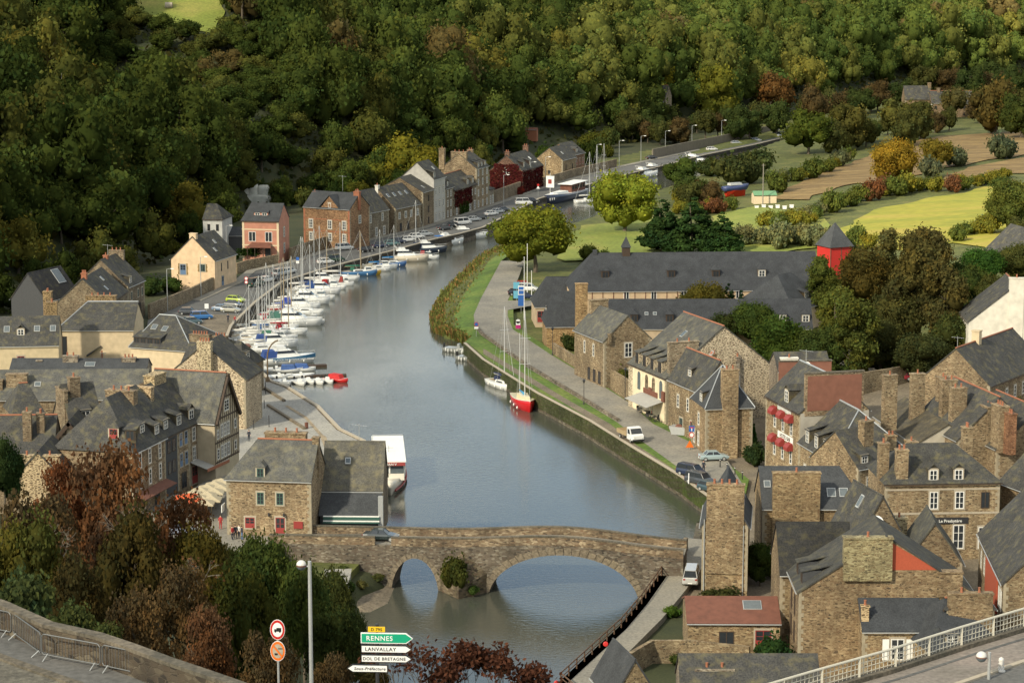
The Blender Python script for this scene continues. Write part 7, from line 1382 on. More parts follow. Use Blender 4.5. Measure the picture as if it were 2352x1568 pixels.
# red twiggy shrubs along the bottom centre and the bare branching tree
def twigs(name, label, base, h, n, col, leaf=0, seed=1, m='bark', spread=.35, cat='shrub', th=.02, ll=.12):
    g = random.Random(seed); t = empty(name, label, cat, base); mb = MB(); V = []; F = []; T = []
    def br(p, d, l, r, dep):
        q = p + d * l; mb.tube(p, q, r, r * .6, 4)
        if dep <= (1 if th > .1 else 0) and leaf:
            for _ in range(leaf):
                c = q + Vector([g.uniform(-.35, .35) for _ in range(3)]); a = Vector([g.uniform(-1, 1) for _ in range(3)]).normalized() * ll; b2 = a.cross(Vector([g.uniform(-1, 1) for _ in range(3)])).normalized() * ll * .6
                o = len(V); V.extend([tuple(c - a), tuple(c - b2), tuple(c + a), tuple(c + b2)]); F.append((o, o + 1, o + 2, o + 3)); k = g.uniform(.6, 1.4); T.append((k, k, k))
        if dep == 0: return
        for _ in range(g.choice((2, 3))):
            dd = (d + Vector([g.uniform(-1, 1) * (spread + .25) for _ in range(3)]) + Vector((0, 0, .12))).normalized(); br(q, dd, l * g.uniform(.6, .85), r * .6, dep - 1)
    for _ in range(n): br(Vector((g.uniform(-.3, .3), g.uniform(-.3, .3), 0)) * (1 if n > 1 else 0), Vector((g.uniform(-1, 1) * spread, g.uniform(-1, 1) * spread, 1)).normalized(), h * .3, th, 4)
    mb.build('branches', m, t)
    if V: link('leaves', arr_mesh('leaves', V, F, np.array(T, np.float32)), t, col)
    return t
for i, (x, y, h, n, lf, sp, lab) in enumerate([(905, 1590, 2.3, 7, 1, .3, 'bare twiggy shrub right of the direction signs'), (975, 1600, 2.2, 8, 1, .3, 'bare twiggy shrub at the bottom edge with few red leaves'), (1070, 1600, 2.3, 9, 3, .3, 'dark red leaved shrub at the bottom edge'), (1150, 1610, 2.2, 8, 3, .3, 'spreading dark red shrub at the bottom edge'), (1215, 1625, 1.9, 6, 3, .3, 'rightmost dark red shrub at the bottom edge'), (1020, 1620, 1.6, 7, 2, .3, 'low dark red shrub between two taller ones')]):
    twigs('twiggy_shrub', lab, AT(x, y, 100), h, n, (.085, .036, .024), lf, 40 + i, 'bark', sp)
p = GT(100, 325); twigs('dead_tree', 'bleached bare tree spreading its limbs on the dark left slope', p, 27, 2, (1, 1, 1), 0, 5, 'bark_white', .6, 'dead tree', .5)
p = GT(2125, 40); twigs('dead_tree', 'pale bare tree on the far upper right hillside', p, 22, 1, (1, 1, 1), 0, 8, 'bark_pale', .3, 'dead tree', .6)
plain('bark_grey', (.15, .13, .10), .95, 0, .3, 5)
# bare grey limbs showing through the red trees
for i, (x, y, Y, h) in enumerate([(330, 1330, 160, 6), (130, 1340, 155, 5), (440, 1380, 160, 4)]): twigs('bare_branches', ['grey bare limbs inside the large red tree', 'grey bare limbs inside the left red tree', 'grey bare limbs inside the terrace side red tree'][i], AT(x, y, Y), h, 2, RD, 1, 70 + i, 'bark_grey', .5, 'dead branches', .12)
# reeds and rough growth on the river bank
gR = rng(31); V = []; F = []; T = []
for q in range(6500):
    i = gR.randint(len(outer) - 1); u = gR.rand(); w_ = gR.beta(1.1, 2.2) * .7; a = outer[i].lerp(outer[i + 1], u); b_ = inner[i].lerp(inner[i + 1], u); c = a.lerp(b_, w_); c.z = c.z * .5 + 1.2 * w_
    h = gR.uniform(.5, 1.9) * (1.15 - w_); dx, dy = gR.normal(size=2) * .25; wd = gR.uniform(.12, .35); an = gR.uniform(0, 3.14); ax, ay = math.cos(an) * wd, math.sin(an) * wd
    o = len(V); V += [(c.x - ax, c.y - ay, c.z - .3), (c.x + ax, c.y + ay, c.z - .3), (c.x + dx + ax * .5, c.y + dy + ay * .5, c.z + h), (c.x + dx - ax * .5, c.y + dy - ay * .5, c.z + h)]; F.append((o, o + 1, o + 2, o + 3))
    k = gR.uniform(.6, 1.5); br_ = gR.rand() < .3; T.append((k * (1.8 if br_ else 1), k, k * (1.3 if br_ else 1)))
tag(link('reeds', arr_mesh('reeds', V, F, np.array(T, np.float32)), None, (.15, .165, .05)), 'reeds and rough grass along the right river bank', 'reeds', None, 'stuff')

# ================================================================ poles, lamps, signs, railings
def lamp(p, h=8.3, arm=1.2, rz=0, label='', m='galv', group='street lamps along the river road', head=True):
    t = empty('street_lamp', label, 'street lamp', p, rz, group); mb = MB(); mb.tube((0, 0, -.5), (0, 0, h), .09, .06, 8); mb.tube((0, 0, h), (arm, 0, h + .25), .05, .04, 6); mb.build('pole', m, t)
    mb = MB(); mb.loft([[(x, w_, z0), (x, -w_, z0), (x, -w_ * .7, z1), (x, w_ * .7, z1)] for x, w_, z0, z1 in ((arm - .1, .08, h + .18, h + .3), (arm + .25, .17, h + .14, h + .34), (arm + .8, .1, h + .2, h + .3))]); mb.build('lamp_head', 'lamp_lens', t); return t
for (x, y, lab) in [(385, 711, 'nearest lamp post by the left car park'), (462, 680, 'lamp post before the cream cottage'), (521, 600, 'lamp post beside the veranda barn'), (1157, 470, 'lamp post before the garden wall'), (1219, 437, 'lamp post before the red ivy house'), (1253, 424, 'lamp post right of the red ivy house'), (1370, 392, 'lamp post beside the red shuttered house'), (1422, 382, 'lamp post in the gap past the stone houses'), (1472, 370, 'lamp post left of the black car'), (1528, 357, 'lamp post right of the black car'), (1589, 343, 'lamp post before the doorway in the long wall'), (1657, 330, 'lamp post half way along the long wall'), (1723, 300, 'lamp post above the long wall'), (1782, 298, 'tallest lamp post at the far bend'), (2131, 290, 'lamp post before the far farmhouse'), (1965, 262, 'lamp post among trees at the far bend')]:
    lamp(G(x, y, 2.5), rz=-.6, label=lab)
lamp(G(1387, 888, 2.9), 7.5, 1.0, .3, 'white curved lamp post at the corner of the grey stone house')
for (x, y, h, lab) in [(1341, 928, 4.0, 'short black lamp post beside the low wall'), (1436, 918, 5.2, 'black lantern post by the ivy bush'), (1269, 815, 5, 'black lantern post beside the ochre wing'), (1229, 600, 5, 'black lantern post below the big round tree')]:
    t = empty('lantern_post', lab, 'lamp post', G(x, y, 2.87)); mb = MB(); mb.lathe([(.14, 0), (.08, .4), (.05, .6), (.045, h - .5)], 8); mb.build('pole', 'black_iron', t); mb = MB(); mb.lathe([(.1, h - .5), (.24, h - .1), (.28, h - .08), (.05, h + .2), (.02, h + .35)], 6); mb.build('lantern', 'black_iron', t)
t = empty('curved_lamp', 'tall rust brown lamp curving over the moored boats from the terrace', 'lamp post', G(615, 876, 2.42)); mb = MB(); P = [(0, 0, 0), (0, 0, 4.2)] + [(2.2 * (1 - math.cos(a)), 0, 4.2 + 3.0 * math.sin(a)) for a in (.3, .6, .9, 1.2, 1.45)]; mb.path(P, .13, 7); mb.lathe([(.45, 0), (.4, .3), (.15, .9)], 8); mb.build('pole', 'rust_brown' if 'rust_brown' in MATS else plain('rust_brown', (.16, .11, .06), .8).name, t); mb = MB(); mb.tube((2.1, 0, 7.15), (2.7, 0, 7.3), .16, .1); mb.build('lamp_head', 'galv', t)
def mast_sign(name, label, p, h, items, cat='sign', rz=0, pm='galv', group=None):
    t = empty(name, label, cat, p, rz, group); mb = MB(); mb.tube((0, 0, -.3), (0, 0, h), .04, None, 6); mb.build('post', pm, t)
    for it in items:
        kd, z, r, m = it[:4]; mb = MB()
        if kd == 'disc': mb.tube((0, -.05, z), (0, -.09, z), r, r, 24)
        elif kd == 'box': mb.box(-r, -.09, z - it[4], r, -.05, z + it[4])
        elif kd == 'tri': mb.add([(-r, -.09, z - r * .8), (r, -.09, z - r * .8), (0, -.09, z + r), (-r, -.05, z - r * .8), (r, -.05, z - r * .8), (0, -.05, z + r)], [(0, 1, 2), (5, 4, 3), (0, 3, 4, 1), (1, 4, 5, 2), (2, 5, 3, 0)])
        o = mb.build('sign_plate', m, t)
        for q in it[5] if len(it) > 5 else []:
            m2 = MB()
            if q[0] == 'disc': m2.tube((0, -.092 - q[4] * .004, z), (0, -.096 - q[4] * .004, z), q[1], q[1], 24)
            else: m2.box(q[1][0], -.1 - q[4] * .004, z + q[1][1], q[1][2], -.092 - q[4] * .004, z + q[1][3])
            m2.build('sign_symbol', q[2], o)
    return t
plain('sign_white', (.78, .78, .76), .4, 0, .02); plain('sign_red', (.50, .02, .015), .4, 0, .03); plain('sign_blue', (.03, .12, .40), .4, 0, .03); plain('sign_yellow', (.75, .48, .02), .4, 0, .02); plain('sign_green', (.01, .33, .18), .4, 0, .02); plain('sign_black', (.012, .012, .012), .5, 0, .02); plain('sign_orange', (.7, .16, .02), .4, 0, .03)
mast_sign('no_parking_sign', 'round blue and red no parking sign over a white plate by the grass bank', G(1094, 772, 2.85), 2.6, [('disc', 2.3, .42, 'sign_red', 0, [('disc', .33, 'sign_blue', 0, 0)]), ('box', 1.62, .38, 'sign_white', .2)], 'road sign', .1)
mast_sign('dead_end_sign', 'blue dead end sign above a red ringed round sign by the turret house', G(1588, 1030, 2.9), 3.4, [('box', 3.05, .42, 'sign_blue', .45, [('b', (-.06, -.35, .06, .1), 'sign_white', 0, 0), ('b', (-.28, .08, .28, .24), 'sign_red', 0, 1)]), ('disc', 2.1, .40, 'sign_red', 0, [('disc', .29, 'sign_white', 0, 0)])], 'road sign', .1)
mast_sign('roadworks_sign', 'orange roadworks triangle standing on the pavement below the blue sign', G(1584, 1031, 2.9), 1.0, [('tri', .75, .62, 'sign_orange', 0)], 'road sign', .1)
mast_sign('no_entry_sign', 'small round prohibition sign by the dark green van', G(566, 668, 2.5), 3.0, [('disc', 2.7, .42, 'sign_red', 0, [('disc', .3, 'sign_white', 0, 0)]), ('disc', 1.9, .4, 'sign_red', 0, [('disc', .28, 'sign_white', 0, 0)])], 'road sign')
mast_sign('parking_sign', 'blue and white information sign plates by the silver people carrier', G(684, 622, 2.5), 3.2, [('box', 2.8, .35, 'sign_blue', .35), ('box', 2.0, .35, 'sign_white', .3)], 'road sign')
mast_sign('crossing_sign', 'white triangular sign on a post in front of the red ivy house', G(1236, 450, 2.5), 3.0, [('tri', 2.5, .5, 'sign_white', 0), ('disc', 3.2, .35, 'sign_red', 0)], 'road sign')
mast_sign('quay_notice', 'tiny white notice board in the car park', G(475, 722, 2.5), 2.0, [('box', 1.7, .4, 'sign_white', .5)], 'notice board')
t = mast_sign('hotel_totem', 'tall blue and white totem sign by the hotel lawn', G(1197, 716, 2.9), 5.6, [('box', 4.4, .62, 'sign_white', .95, [('b', (-.5, .1, .5, .7), 'sign_blue', 0, 0), ('b', (-.5, -.8, .5, -.05), 'sign_blue', 0, 0)]), ('box', 2.3, .62, 'sign_blue', 1.1)], 'sign')
mast_sign('car_park_totem', 'turquoise panel sign in front of the parked cars', G(1186, 695, 2.9), 4.4, [('box', 3.6, .62, 'turq', .7), ('box', 1.7, .6, 'turq', .8)], 'sign') if plain('turq', (.12, .36, .48), .5) else None
t = mast_sign('ice_cream_sign', 'white and magenta rounded ice cream board on the lawn', G(1190, 756, 2.9), 1.8, [('disc', 1.55, .42, 'sign_white'), ('box', 1.2, .42, 'sign_white', .35), ('box', .5, .48, 'magenta', .36)], 'sign') if plain('magenta', (.45, .02, .18), .5) else None
for (x, y, h, lab) in [(1211, 686, 11.5, 'taller bare white flagpole in the hotel car park'), (1221, 686, 5.8, 'shorter bare white flagpole in the hotel car park'), (1204, 735, 12.5, 'bare white flagpole on the hotel lawn')]:
    t = empty('flagpole', lab, 'flagpole', G(x, y, 2.87)); mb = MB(); mb.tube((0, 0, 0), (0, 0, h), .09, .05, 8); mb.build('pole', 'white_paint', t); mb = MB(); mb.ball((0, 0, h), .1, 8); mb.build('finial', 'white_paint', t)
p = GT(1752, 470); t = empty('utility_pole', 'tall weathered wooden pole beside the green roofed shed', 'pole', p); mb = MB(); mb.tube((0, 0, -.5), (0, 0, 11.5), .17, .12, 8); mb.build('pole', 'bark_pale', t); mb = MB(); mb.box(-.5, -.05, 11.0, .5, .05, 11.1); mb.build('crossarm', 'bark_pale', t)
# wooden railing of the lower towpath
pts = offset_line(tp, .35); t = empty('towpath_railing', 'brown wooden post and rail fence along the towpath below the bridge', 'railing', pts[0]); o_ = pts[0]
L0 = 0; seg = []; 
for i in range(len(pts) - 1):
    a, b_ = pts[i] - o_, pts[i + 1] - o_; n = max(1, round((b_ - a).length / 2.6))
    for k in range(n): seg.append(a.lerp(b_, k / n))
seg.append(pts[-1] - o_)
mb = MB()
for z in (1.1, .6): mb.path([p + Vector((0, 0, z)) for p in seg], .075 if z > 1 else .055, 6)
mb.build('rail', 'rail_brown' if 'rail_brown' in MATS else plain('rail_brown', (.10, .055, .03), .8).name, t)
for p in seg: mb = MB(); mb.tube(p + Vector((0, 0, -.1)), p + Vector((0, 0, 1.12)), .08, None, 6); mb.build('post', 'rail_brown', t)
for (x, y, lab) in [(1391, 1478, 'red life ring on the railing half way down'), (1278, 1568, 'red life ring on the railing at the bottom edge')]:
    c = G(x, y, 3.9); t = empty('life_ring', lab, 'life ring', c); mb = MB(); mb.lathe([(.16, -.07), (.26, -.05), (.28, 0), (.26, .05), (.16, .07)], 14); o = mb.build('ring', 'sign_red', t); o.rotation_euler = (R(75), 0, 0)
p0 = G(1571, 1262, 3.0); p1 = G(1533, 1310, 3.0); mb = MB(); wall_strip(mb, [p0, p1], 2.5, 4.6, .5, 1); tag(mb.build('end_wall', 'stone_bridge', None, (1.6, 1.5, 1.3)), 'short stone wall stub at the right end of the bridge', 'wall')
mb = MB(); a = G(1415, 1492, 3.02); mb.box(a.x - .9, a.y - .5, 3.01, a.x + .9, a.y + .5, 3.05); tag(mb.build('manhole_cover', 'rust_red'), 'rusty square manhole cover in the lower towpath', 'manhole cover')
# bollards along the river road end
for i, (x, y) in enumerate([(1654, 1072), (1670, 1081), (1688, 1090), (1705, 1100)]):
    t = empty('bollard', ['first black bollard above the tower gable', 'second black bollard from the river', 'third black bollard from the river', 'black bollard nearest the shrubs'][i], 'bollard', G(x, y, 2.87), 0, 'black bollards at the road end'); mb = MB(); mb.lathe([(.09, 0), (.07, .9), (.09, .95), (.09, 1.15), (.03, 1.2)], 8); mb.build('post', 'black_iron', t); mb = MB(); mb.lathe([(.095, .98), (.095, 1.06)], 8); mb.build('band', 'sign_white', t)
t = empty('bollard', 'white bollard at the edge of the river road end', 'bollard', G(1582, 1110, 2.87)); mb = MB(); mb.lathe([(.09, 0), (.08, 1.4), (.02, 1.5)], 8); mb.build('post', 'sign_white', t)
# masonry garden and retaining walls along the left road
def wallthing(label, pts, z0, z1, m='stone', col=(.9, .82, .68), th=.5, name='garden_wall'):
    mb = MB(); wall_strip(mb, pts, z0, z1, th, 1); return tag(mb.build(name, m, None, col), label, 'wall')
wallthing('long stone garden wall below the cream cottage', GL([(345, 728), (360, 722), (440, 690), (492, 664)], 2.4), 1, 5.0)
wallthing('low stone wall with fence in front of the pink villa', GL([(545, 625), (567, 618), (640, 604)], 2.4), 1, 4.4, col=(1.1, 1, .8))
wallthing('grey wall between the villa and the brick house', GL([(668, 597), (735, 574), (817, 553)], 2.4), 1, 5.2, 'stone_dark', (1.5, 1.4, 1.2))
wallthing('ivy topped garden wall left of the red ivy house', GL([(1137, 466), (1200, 443)], 2.5), 1, 6.0, col=(.8, .72, .6))
wallthing('stone wall beside the gabled stone house', GL([(1247, 428), (1317, 407), (1417, 383)], 2.5), 1, 5.0)
wallthing('long pale retaining wall along the far road', GL([(1500, 364), (1568, 349), (1668, 329), (1775, 306), (1800, 298)], 2.5), 1, 5.6, 'plaster', (.17, .145, .105))
wallthing('stone garden wall along the river road by the ochre wing', GL([(1268, 812), (1384, 884)], 2.8), 2, 4.8, col=(.95, .85, .66))
wallthing('tall garden wall between grey stone house and cafe', GL([(1402, 892), (1470, 935)], 2.8), 2, 6.0, col=(.95, .85, .66))
wallthing('rough garden wall below the rusty shed', GL([(1450, 1530), (1500, 1500), (1580, 1500), (1720, 1515)], 3.4), 2, 4.8, col=(.95, .85, .66))
wallthing('old wall along the lane behind the chimneys', GL([(1920, 900), (2050, 880), (2200, 850)], 5.5), 3, 8, col=(.8, .74, .6))
wallthing('stone wall under the right edge house', GL([(2290, 1420), (2370, 1500)], 4), 2, 9, col=(.85, .76, .6))
# villa hedge and its fence
h0 = G(547, 578, 4.8); h1 = G(634, 576, 4.8); gH = rng(77); V = []; F = []; T = []
ex_ = (h1 - h0)
for _ in range(900):
    u, v_ = gH.rand(2); c = h0 + ex_ * u + Vector((gH.uniform(-.5, .5), gH.uniform(-.5, .5), gH.uniform(-.9, .7))); a = Vector(gH.normal(size=3)).normalized() * .22; b2 = a.cross(Vector(gH.normal(size=3))).normalized() * .2; o = len(V); V += [tuple(c - a), tuple(c - b2), tuple(c + a), tuple(c + b2)]; F.append((o, o + 1, o + 2, o + 3)); k = gH.uniform(.6, 1.4); T.append((k, k, k))
tag(link('hedge', arr_mesh('hedge', V, F, np.array(T, np.float32)), None, (.03, .06, .014)), 'clipped green hedge across the front of the pink villa', 'hedge')
t = empty('shipping_container', 'tall rust red metal kiosk at the corner of the quay terrace', 'kiosk', G(560, 862, 2.42), R(15)); mb = MB(); mb.box(-1.1, -1.2, 0, 1.1, 1.2, 5.2); mb.build('body', 'rust_red', t); mb = MB(); mb.box(-.2, -1.26, .9, 1.0, -1.21, 1.6); mb.build('panel', 'sign_orange', t); mb = MB(); mb.box(-1.2, -1.3, 5.21, 1.2, 1.3, 5.35); mb.build('lid', 'rust_red', t)
# terrace posts
for i, (x, y, h) in enumerate([(575, 900, 1.6), (610, 905, 2.0), (596, 930, 1.8), (607, 938, 1.4), (618, 980, 1.8), (583, 985, 1.4), (704, 983, .9), (568, 955, 1.2)]):
    t = empty('quay_post', 'thin dark post %s' % ['by the first terrace step', 'left of the curved lamp', 'in the middle of the terrace', 'beside the middle post', 'near the second step', 'near the house front', 'low and rusty by the slipway', 'on the left of the terrace'][i], 'post', G(x, y, 2.42)); mb = MB(); w_ = .28 if i == 6 else .06; mb.lathe([(w_, 0), (w_, h), (w_ * .5, h + .05)], 8); mb.build('post', 'rust_red' if i == 6 else 'black_iron', t)
# parasols of the street terrace
def parasol(p, label, col, w_=2.6, group='parasols on the street terrace'):
    t = empty('parasol', label, 'parasol', p, 0, group); mb = MB(); mb.tube((0, 0, 0), (0, 0, 2.5), .04); mb.build('pole', 'wood_mast', t); e = w_ / 2
    mb = MB(); mb.add([(-e, -e, 2.25), (e, -e, 2.25), (e, e, 2.25), (-e, e, 2.25), (0, 0, 2.8), (-e, -e, 2.1), (e, -e, 2.1), (e, e, 2.1), (-e, e, 2.1)], [(0, 1, 4), (1, 2, 4), (2, 3, 4), (3, 0, 4), (0, 5, 6, 1), (1, 6, 7, 2), (2, 7, 8, 3), (3, 8, 5, 0)]); mb.build('canopy', 'fabric', t, col)
rw = ['first', 'second', 'third', 'fourth', 'fifth']
for i, (x, y) in enumerate([(447, 1152), (462, 1144), (478, 1137), (494, 1130), (509, 1123), (462, 1162), (477, 1154), (493, 1146), (508, 1138), (470, 1172), (486, 1163)]):
    r_ = 0 if i < 5 else 1 if i < 9 else 2; parasol(G(x, y + 22, 4.92), '%s beige square parasol in the %s terrace row' % (rw[(i if i < 5 else i - 5 if i < 9 else i - 9)], ('house side', 'middle', 'street side')[r_]), (.42, .36, .24))
for i, (x, y) in enumerate([(425, 1160), (440, 1158), (456, 1170)]): parasol(G(x, y + 22, 4.92), '%s orange parasol at the lower end of the terrace' % rw[i], (.55, .10, .03))
# cafe tables
for i, (x, y) in enumerate([(1472, 946), (1484, 953), (1494, 961), (1505, 967), (1488, 942)]):
    t = empty('cafe_table', '%s dark cafe table before the cream front' % ['leftmost', 'second from left', 'middle', 'rightmost', 'rearmost'][i], 'table', G(x, y, 2.88), .4, 'cafe tables'); mb = MB(); mb.lathe([(.45, .70), (.47, .72), (.45, .74)], 14); mb.build('table_top', 'black_iron', t); mb = MB(); mb.tube((0, 0, 0), (0, 0, .7), .04); mb.lathe([(.25, 0), (.2, .05)], 10); mb.build('leg', 'black_iron', t)
    for k in range(3):
        a = k * 2.1 + i; q = G(x, y, 2.88) + Vector((math.cos(a) * .8, math.sin(a) * .8, 0)); c_ = empty('cafe_chair', '%s chair round the %s cafe table' % (['dark', 'nearer dark', 'farther dark'][k], ['leftmost', 'second', 'middle', 'rightmost', 'rearmost'][i]), 'chair', q, a + math.pi / 2, 'cafe chairs')
        m2 = MB(); m2.box(-.2, -.2, .43, .2, .2, .47); m2.build('seat', 'black_iron', c_); m2 = MB(); m2.box(-.2, -.22, .5, .2, -.18, .9); m2.build('backrest', 'black_iron', c_)
        for sx in (-1, 1):
            for sy in (-1, 1): m2 = MB(); m2.tube((sx * .18, sy * .18, 0), (sx * .18, sy * .18, .44), .02, None, 4); m2.build('leg', 'black_iron', c_)
t = empty('debris_chute', 'bright orange builders chute leaning on the road side house', 'chute', G(1572, 985, 2.9)); mb = MB()
for k in range(6): mb.lathe([(.36, k * 1.05), (.45, k * 1.05 + .95), (.36, k * 1.05 + 1.0)], 12)
mb.build('tube', 'sign_orange', t)
t = empty('skip', 'grey builders skip full of rubble behind red mesh', 'skip', G(1562, 996, 2.9), -.5); mb = MB(); mb.loft([[(-1.5 * k, -.9, z), (1.5 * k, -.9, z), (1.5 * k, .9, z), (-1.5 * k, .9, z)] for k, z in ((.7, 0), (1, 1.2))]); mb.build('body', 'galv', t); mb = MB(); mb.ball((0, 0, 1.2), .8, 8, .4); mb.build('rubble', 'rust_red', t)
for (x, y, z, r, lab, hd) in [(1762, 1178, 8, .55, 'satellite dish at the corner of the chimney breast house', 0), (1853, 840, 16, .6, 'satellite dish on the red walled house', 0), (2180, 832, 11, .5, 'satellite dish above the lane', .3), (1527, 770, 8, .5, 'grey satellite dish left of the cafe gable', .5), (2013, 1200, 14, .8, 'large white satellite dish on the courtyard roofs', 0)]:
    c = G(x, y, z); t = empty('satellite_dish', lab, 'satellite dish', c, hd); mb = MB(); mb.lathe([(.02, 0), (r * .6, .04), (r, .16)], 16); o = mb.build('dish', 'white_paint', t); o.rotation_euler = (R(70), 0, 0); mb = MB(); mb.tube((0, .05, 0), (0, .3, -.9), .03); mb.build('bracket', 'galv', t)
for (x, y, z, h, lab) in [(2198, 830, 12, 4, 'television aerial above the lane'), (1851, 850, 17, 3, 'television aerial on the red walled house'), (825, 1016, 13, 2.5, 'television aerial on the riverside annexe'), (248, 600, 12, 3.5, 'television aerial over the steep grey pair'), (787, 430, 14, 3, 'television aerial on the brick house')]:
    c = G(x, y, z); t = empty('tv_aerial', lab, 'aerial', c); mb = MB(); mb.tube((0, 0, -1.0), (0, 0, h), .04); mb.build('mast', 'galv', t); mb = MB(); mb.tube((-1, 0, h - .1), (1, 0, h - .3), .025)
    for k in range(5): mb.tube((-.8 + k * .35, -.3, h - .13 - .035 * k), (-.8 + k * .35, .3, h - .13 - .035 * k), .015, None, 4)
    mb.build('antenna', 'galv', t)
# white beehive-like boxes by the shed
for i in range(6):
    p = GT(1738 + i * 16, 480 - (i % 2) * 2); t = empty('white_box', '%s small white box in a row below the green roofed shed' % ['first', 'second', 'third', 'fourth', 'fifth', 'sixth'][i], 'box', p, 0, 'white boxes below the shed'); mb = MB(); mb.box(-.5, -.4, 0, .5, .4, .7); mb.build('body', 'white_paint', t); mb = MB(); mb.box(-.6, -.5, .71, .6, .5, .82); mb.build('lid', 'white_paint', t)
p = GT(388, 22); t = empty('hay_bale', 'pale wrapped hay bale on the high grass field', 'hay bale', p); mb = MB(); mb.tube((-1.2, 0, 1.1), (1.2, 0, 1.1), 1.1, 1.1, 18); mb.build('bale', 'granite', t)

# ================================================================ people
def person(label, p, rz, shirt, trousers, seated=False, group=None):
    bm = bmesh.new(); me = bpy.data.meshes.new('person'); J = {}
    VL = []
    def v(n, x, y, z, r): J[n] = (len(VL), r); VL.append((x, y, z))
    h0 = .5 if seated else .93
    v('pel', 0, 0, h0, .15); v('wst', 0, 0, h0 + .2, .14); v('chs', 0, .02, h0 + .42, .17); v('nck', 0, 0, h0 + .58, .07); v('hd0', 0, .02, h0 + .68, .10); v('hd1', 0, .02, h0 + .80, .09)
    E = [('pel', 'wst'), ('wst', 'chs'), ('chs', 'nck'), ('nck', 'hd0'), ('hd0', 'hd1')]
    for s_, q in ((-1, 'l'), (1, 'r')):
        v('sh' + q, s_ * .18, 0, h0 + .5, .07); v('el' + q, s_ * .25, -.02, h0 + .24, .05); v('wr' + q, s_ * .24, -.12 if not seated else -.3, h0 + .04 + (.18 if seated else 0), .035); v('ha' + q, s_ * .23, -.15 if not seated else -.38, h0 - .04 + (.2 if seated else 0), .04)
        v('hp' + q, s_ * .09, 0, h0 - .04, .11); v('kn' + q, s_ * .11, -.45 if seated else -.03 * s_, .47 if seated else .5, .07); v('an' + q, s_ * .11, -.42 if seated else .04 * s_, .08, .05); v('to' + q, s_ * .12, -.56 if seated else .04 * s_ - .14, .04, .045)
        E += [('chs', 'sh' + q), ('sh' + q, 'el' + q), ('el' + q, 'wr' + q), ('wr' + q, 'ha' + q), ('pel', 'hp' + q), ('hp' + q, 'kn' + q), ('kn' + q, 'an' + q), ('an' + q, 'to' + q)]
    ly = bm.verts.layers.skin.verify(); BV = [bm.verts.new(q) for q in VL]
    for a, b_ in E: bm.edges.new((BV[J[a][0]], BV[J[b_][0]]))
    for q, (w_, r) in J.items():
        w_ = BV[w_]; w_[ly].radius = (r, r); w_[ly].use_root = (q == 'pel')
    bm.to_mesh(me); bm.free(); o = link('body', me); o.modifiers.new('s', 'SKIN'); o.modifiers.new('d', 'SUBSURF').levels = 1
    dg = bpy.context.evaluated_depsgraph_get(); m2 = bpy.data.meshes.new_from_object(o.evaluated_get(dg)); bpy.data.objects.remove(o)
    m2.materials.clear()
    for c in ('skin', shirt, trousers): m2.materials.append(MATS[c])
    for f in m2.polygons:
        z = f.center.z; x = abs(f.center.x); f.material_index = 0 if z > h0 + .6 or (x > .2 and z < h0 + .12 + (.2 if seated else 0) and z > .3) else (1 if z > h0 + .02 else 2); f.use_smooth = True
    t = empty('person', label, 'person', p, rz, group); link('body', m2, t)
    mb = MB(); mb.ball((0, .04, h0 + .80), .105, 10); mb.build('hair', 'hair' if 'hair' in MATS else plain('hair', (.04, .025, .015), .8).name, t, None, True)
plain('cloth_red', (.35, .03, .03), .9); plain('cloth_dark', (.025, .03, .045), .9); plain('cloth_blue', (.06, .13, .26), .9); plain('cloth_pale', (.55, .52, .46), .9)
for (x, y, z, rz, a, b_, s_, lab) in [(1480, 947, 2.88, 1, 'cloth_red', 'cloth_blue', True, 'person in red jacket and blue jeans seated left at the cafe tables'), (1490, 950, 2.88, -1, 'cloth_dark', 'cloth_dark', True, 'person all in dark clothes seated at the cafe'), (1498, 957, 2.88, 2, 'cloth_red', 'cloth_dark', True, 'person in a red top seated right of the dark clothed one'), (1493, 943, 2.88, 0, 'cloth_dark', 'cloth_blue', False, 'person in dark top standing by the cafe door'),
 (541, 1237, 4.92, .4, 'cloth_dark', 'cloth_dark', False, 'person in dark clothes standing left before the corner house'), (549, 1236, 4.92, -.6, 'cloth_pale', 'cloth_dark', False, 'person in pale top standing before the corner house'), (556, 1239, 4.92, 2, 'cloth_dark', 'cloth_blue', False, 'person in dark top and jeans nearest the red shutters'), (534, 1239, 4.92, 1, 'cloth_red', 'cloth_dark', False, 'person in a red top left of the group by the corner house'), (507, 1214, 4.92, 0, 'cloth_red', 'cloth_red', False, 'person in red walking alone up the street'),
 (524, 741, 2.45, 0, 'cloth_dark', 'cloth_dark', False, 'person in dark clothes on the verge by the quay corner'), (540, 745, 2.45, .4, 'cloth_red', 'cloth_dark', False, 'person in red at the quay corner railing'), (572, 1013, 2.45, 0, 'cloth_dark', 'cloth_dark', False, 'person in dark clothes on the terrace behind the corner house roof'), (1616, 1085, 2.9, 0, 'cloth_dark', 'cloth_dark', False, 'person in dark clothes beside the navy car')]:
    person(lab, G(x, y, z), rz, a, b_, s_)
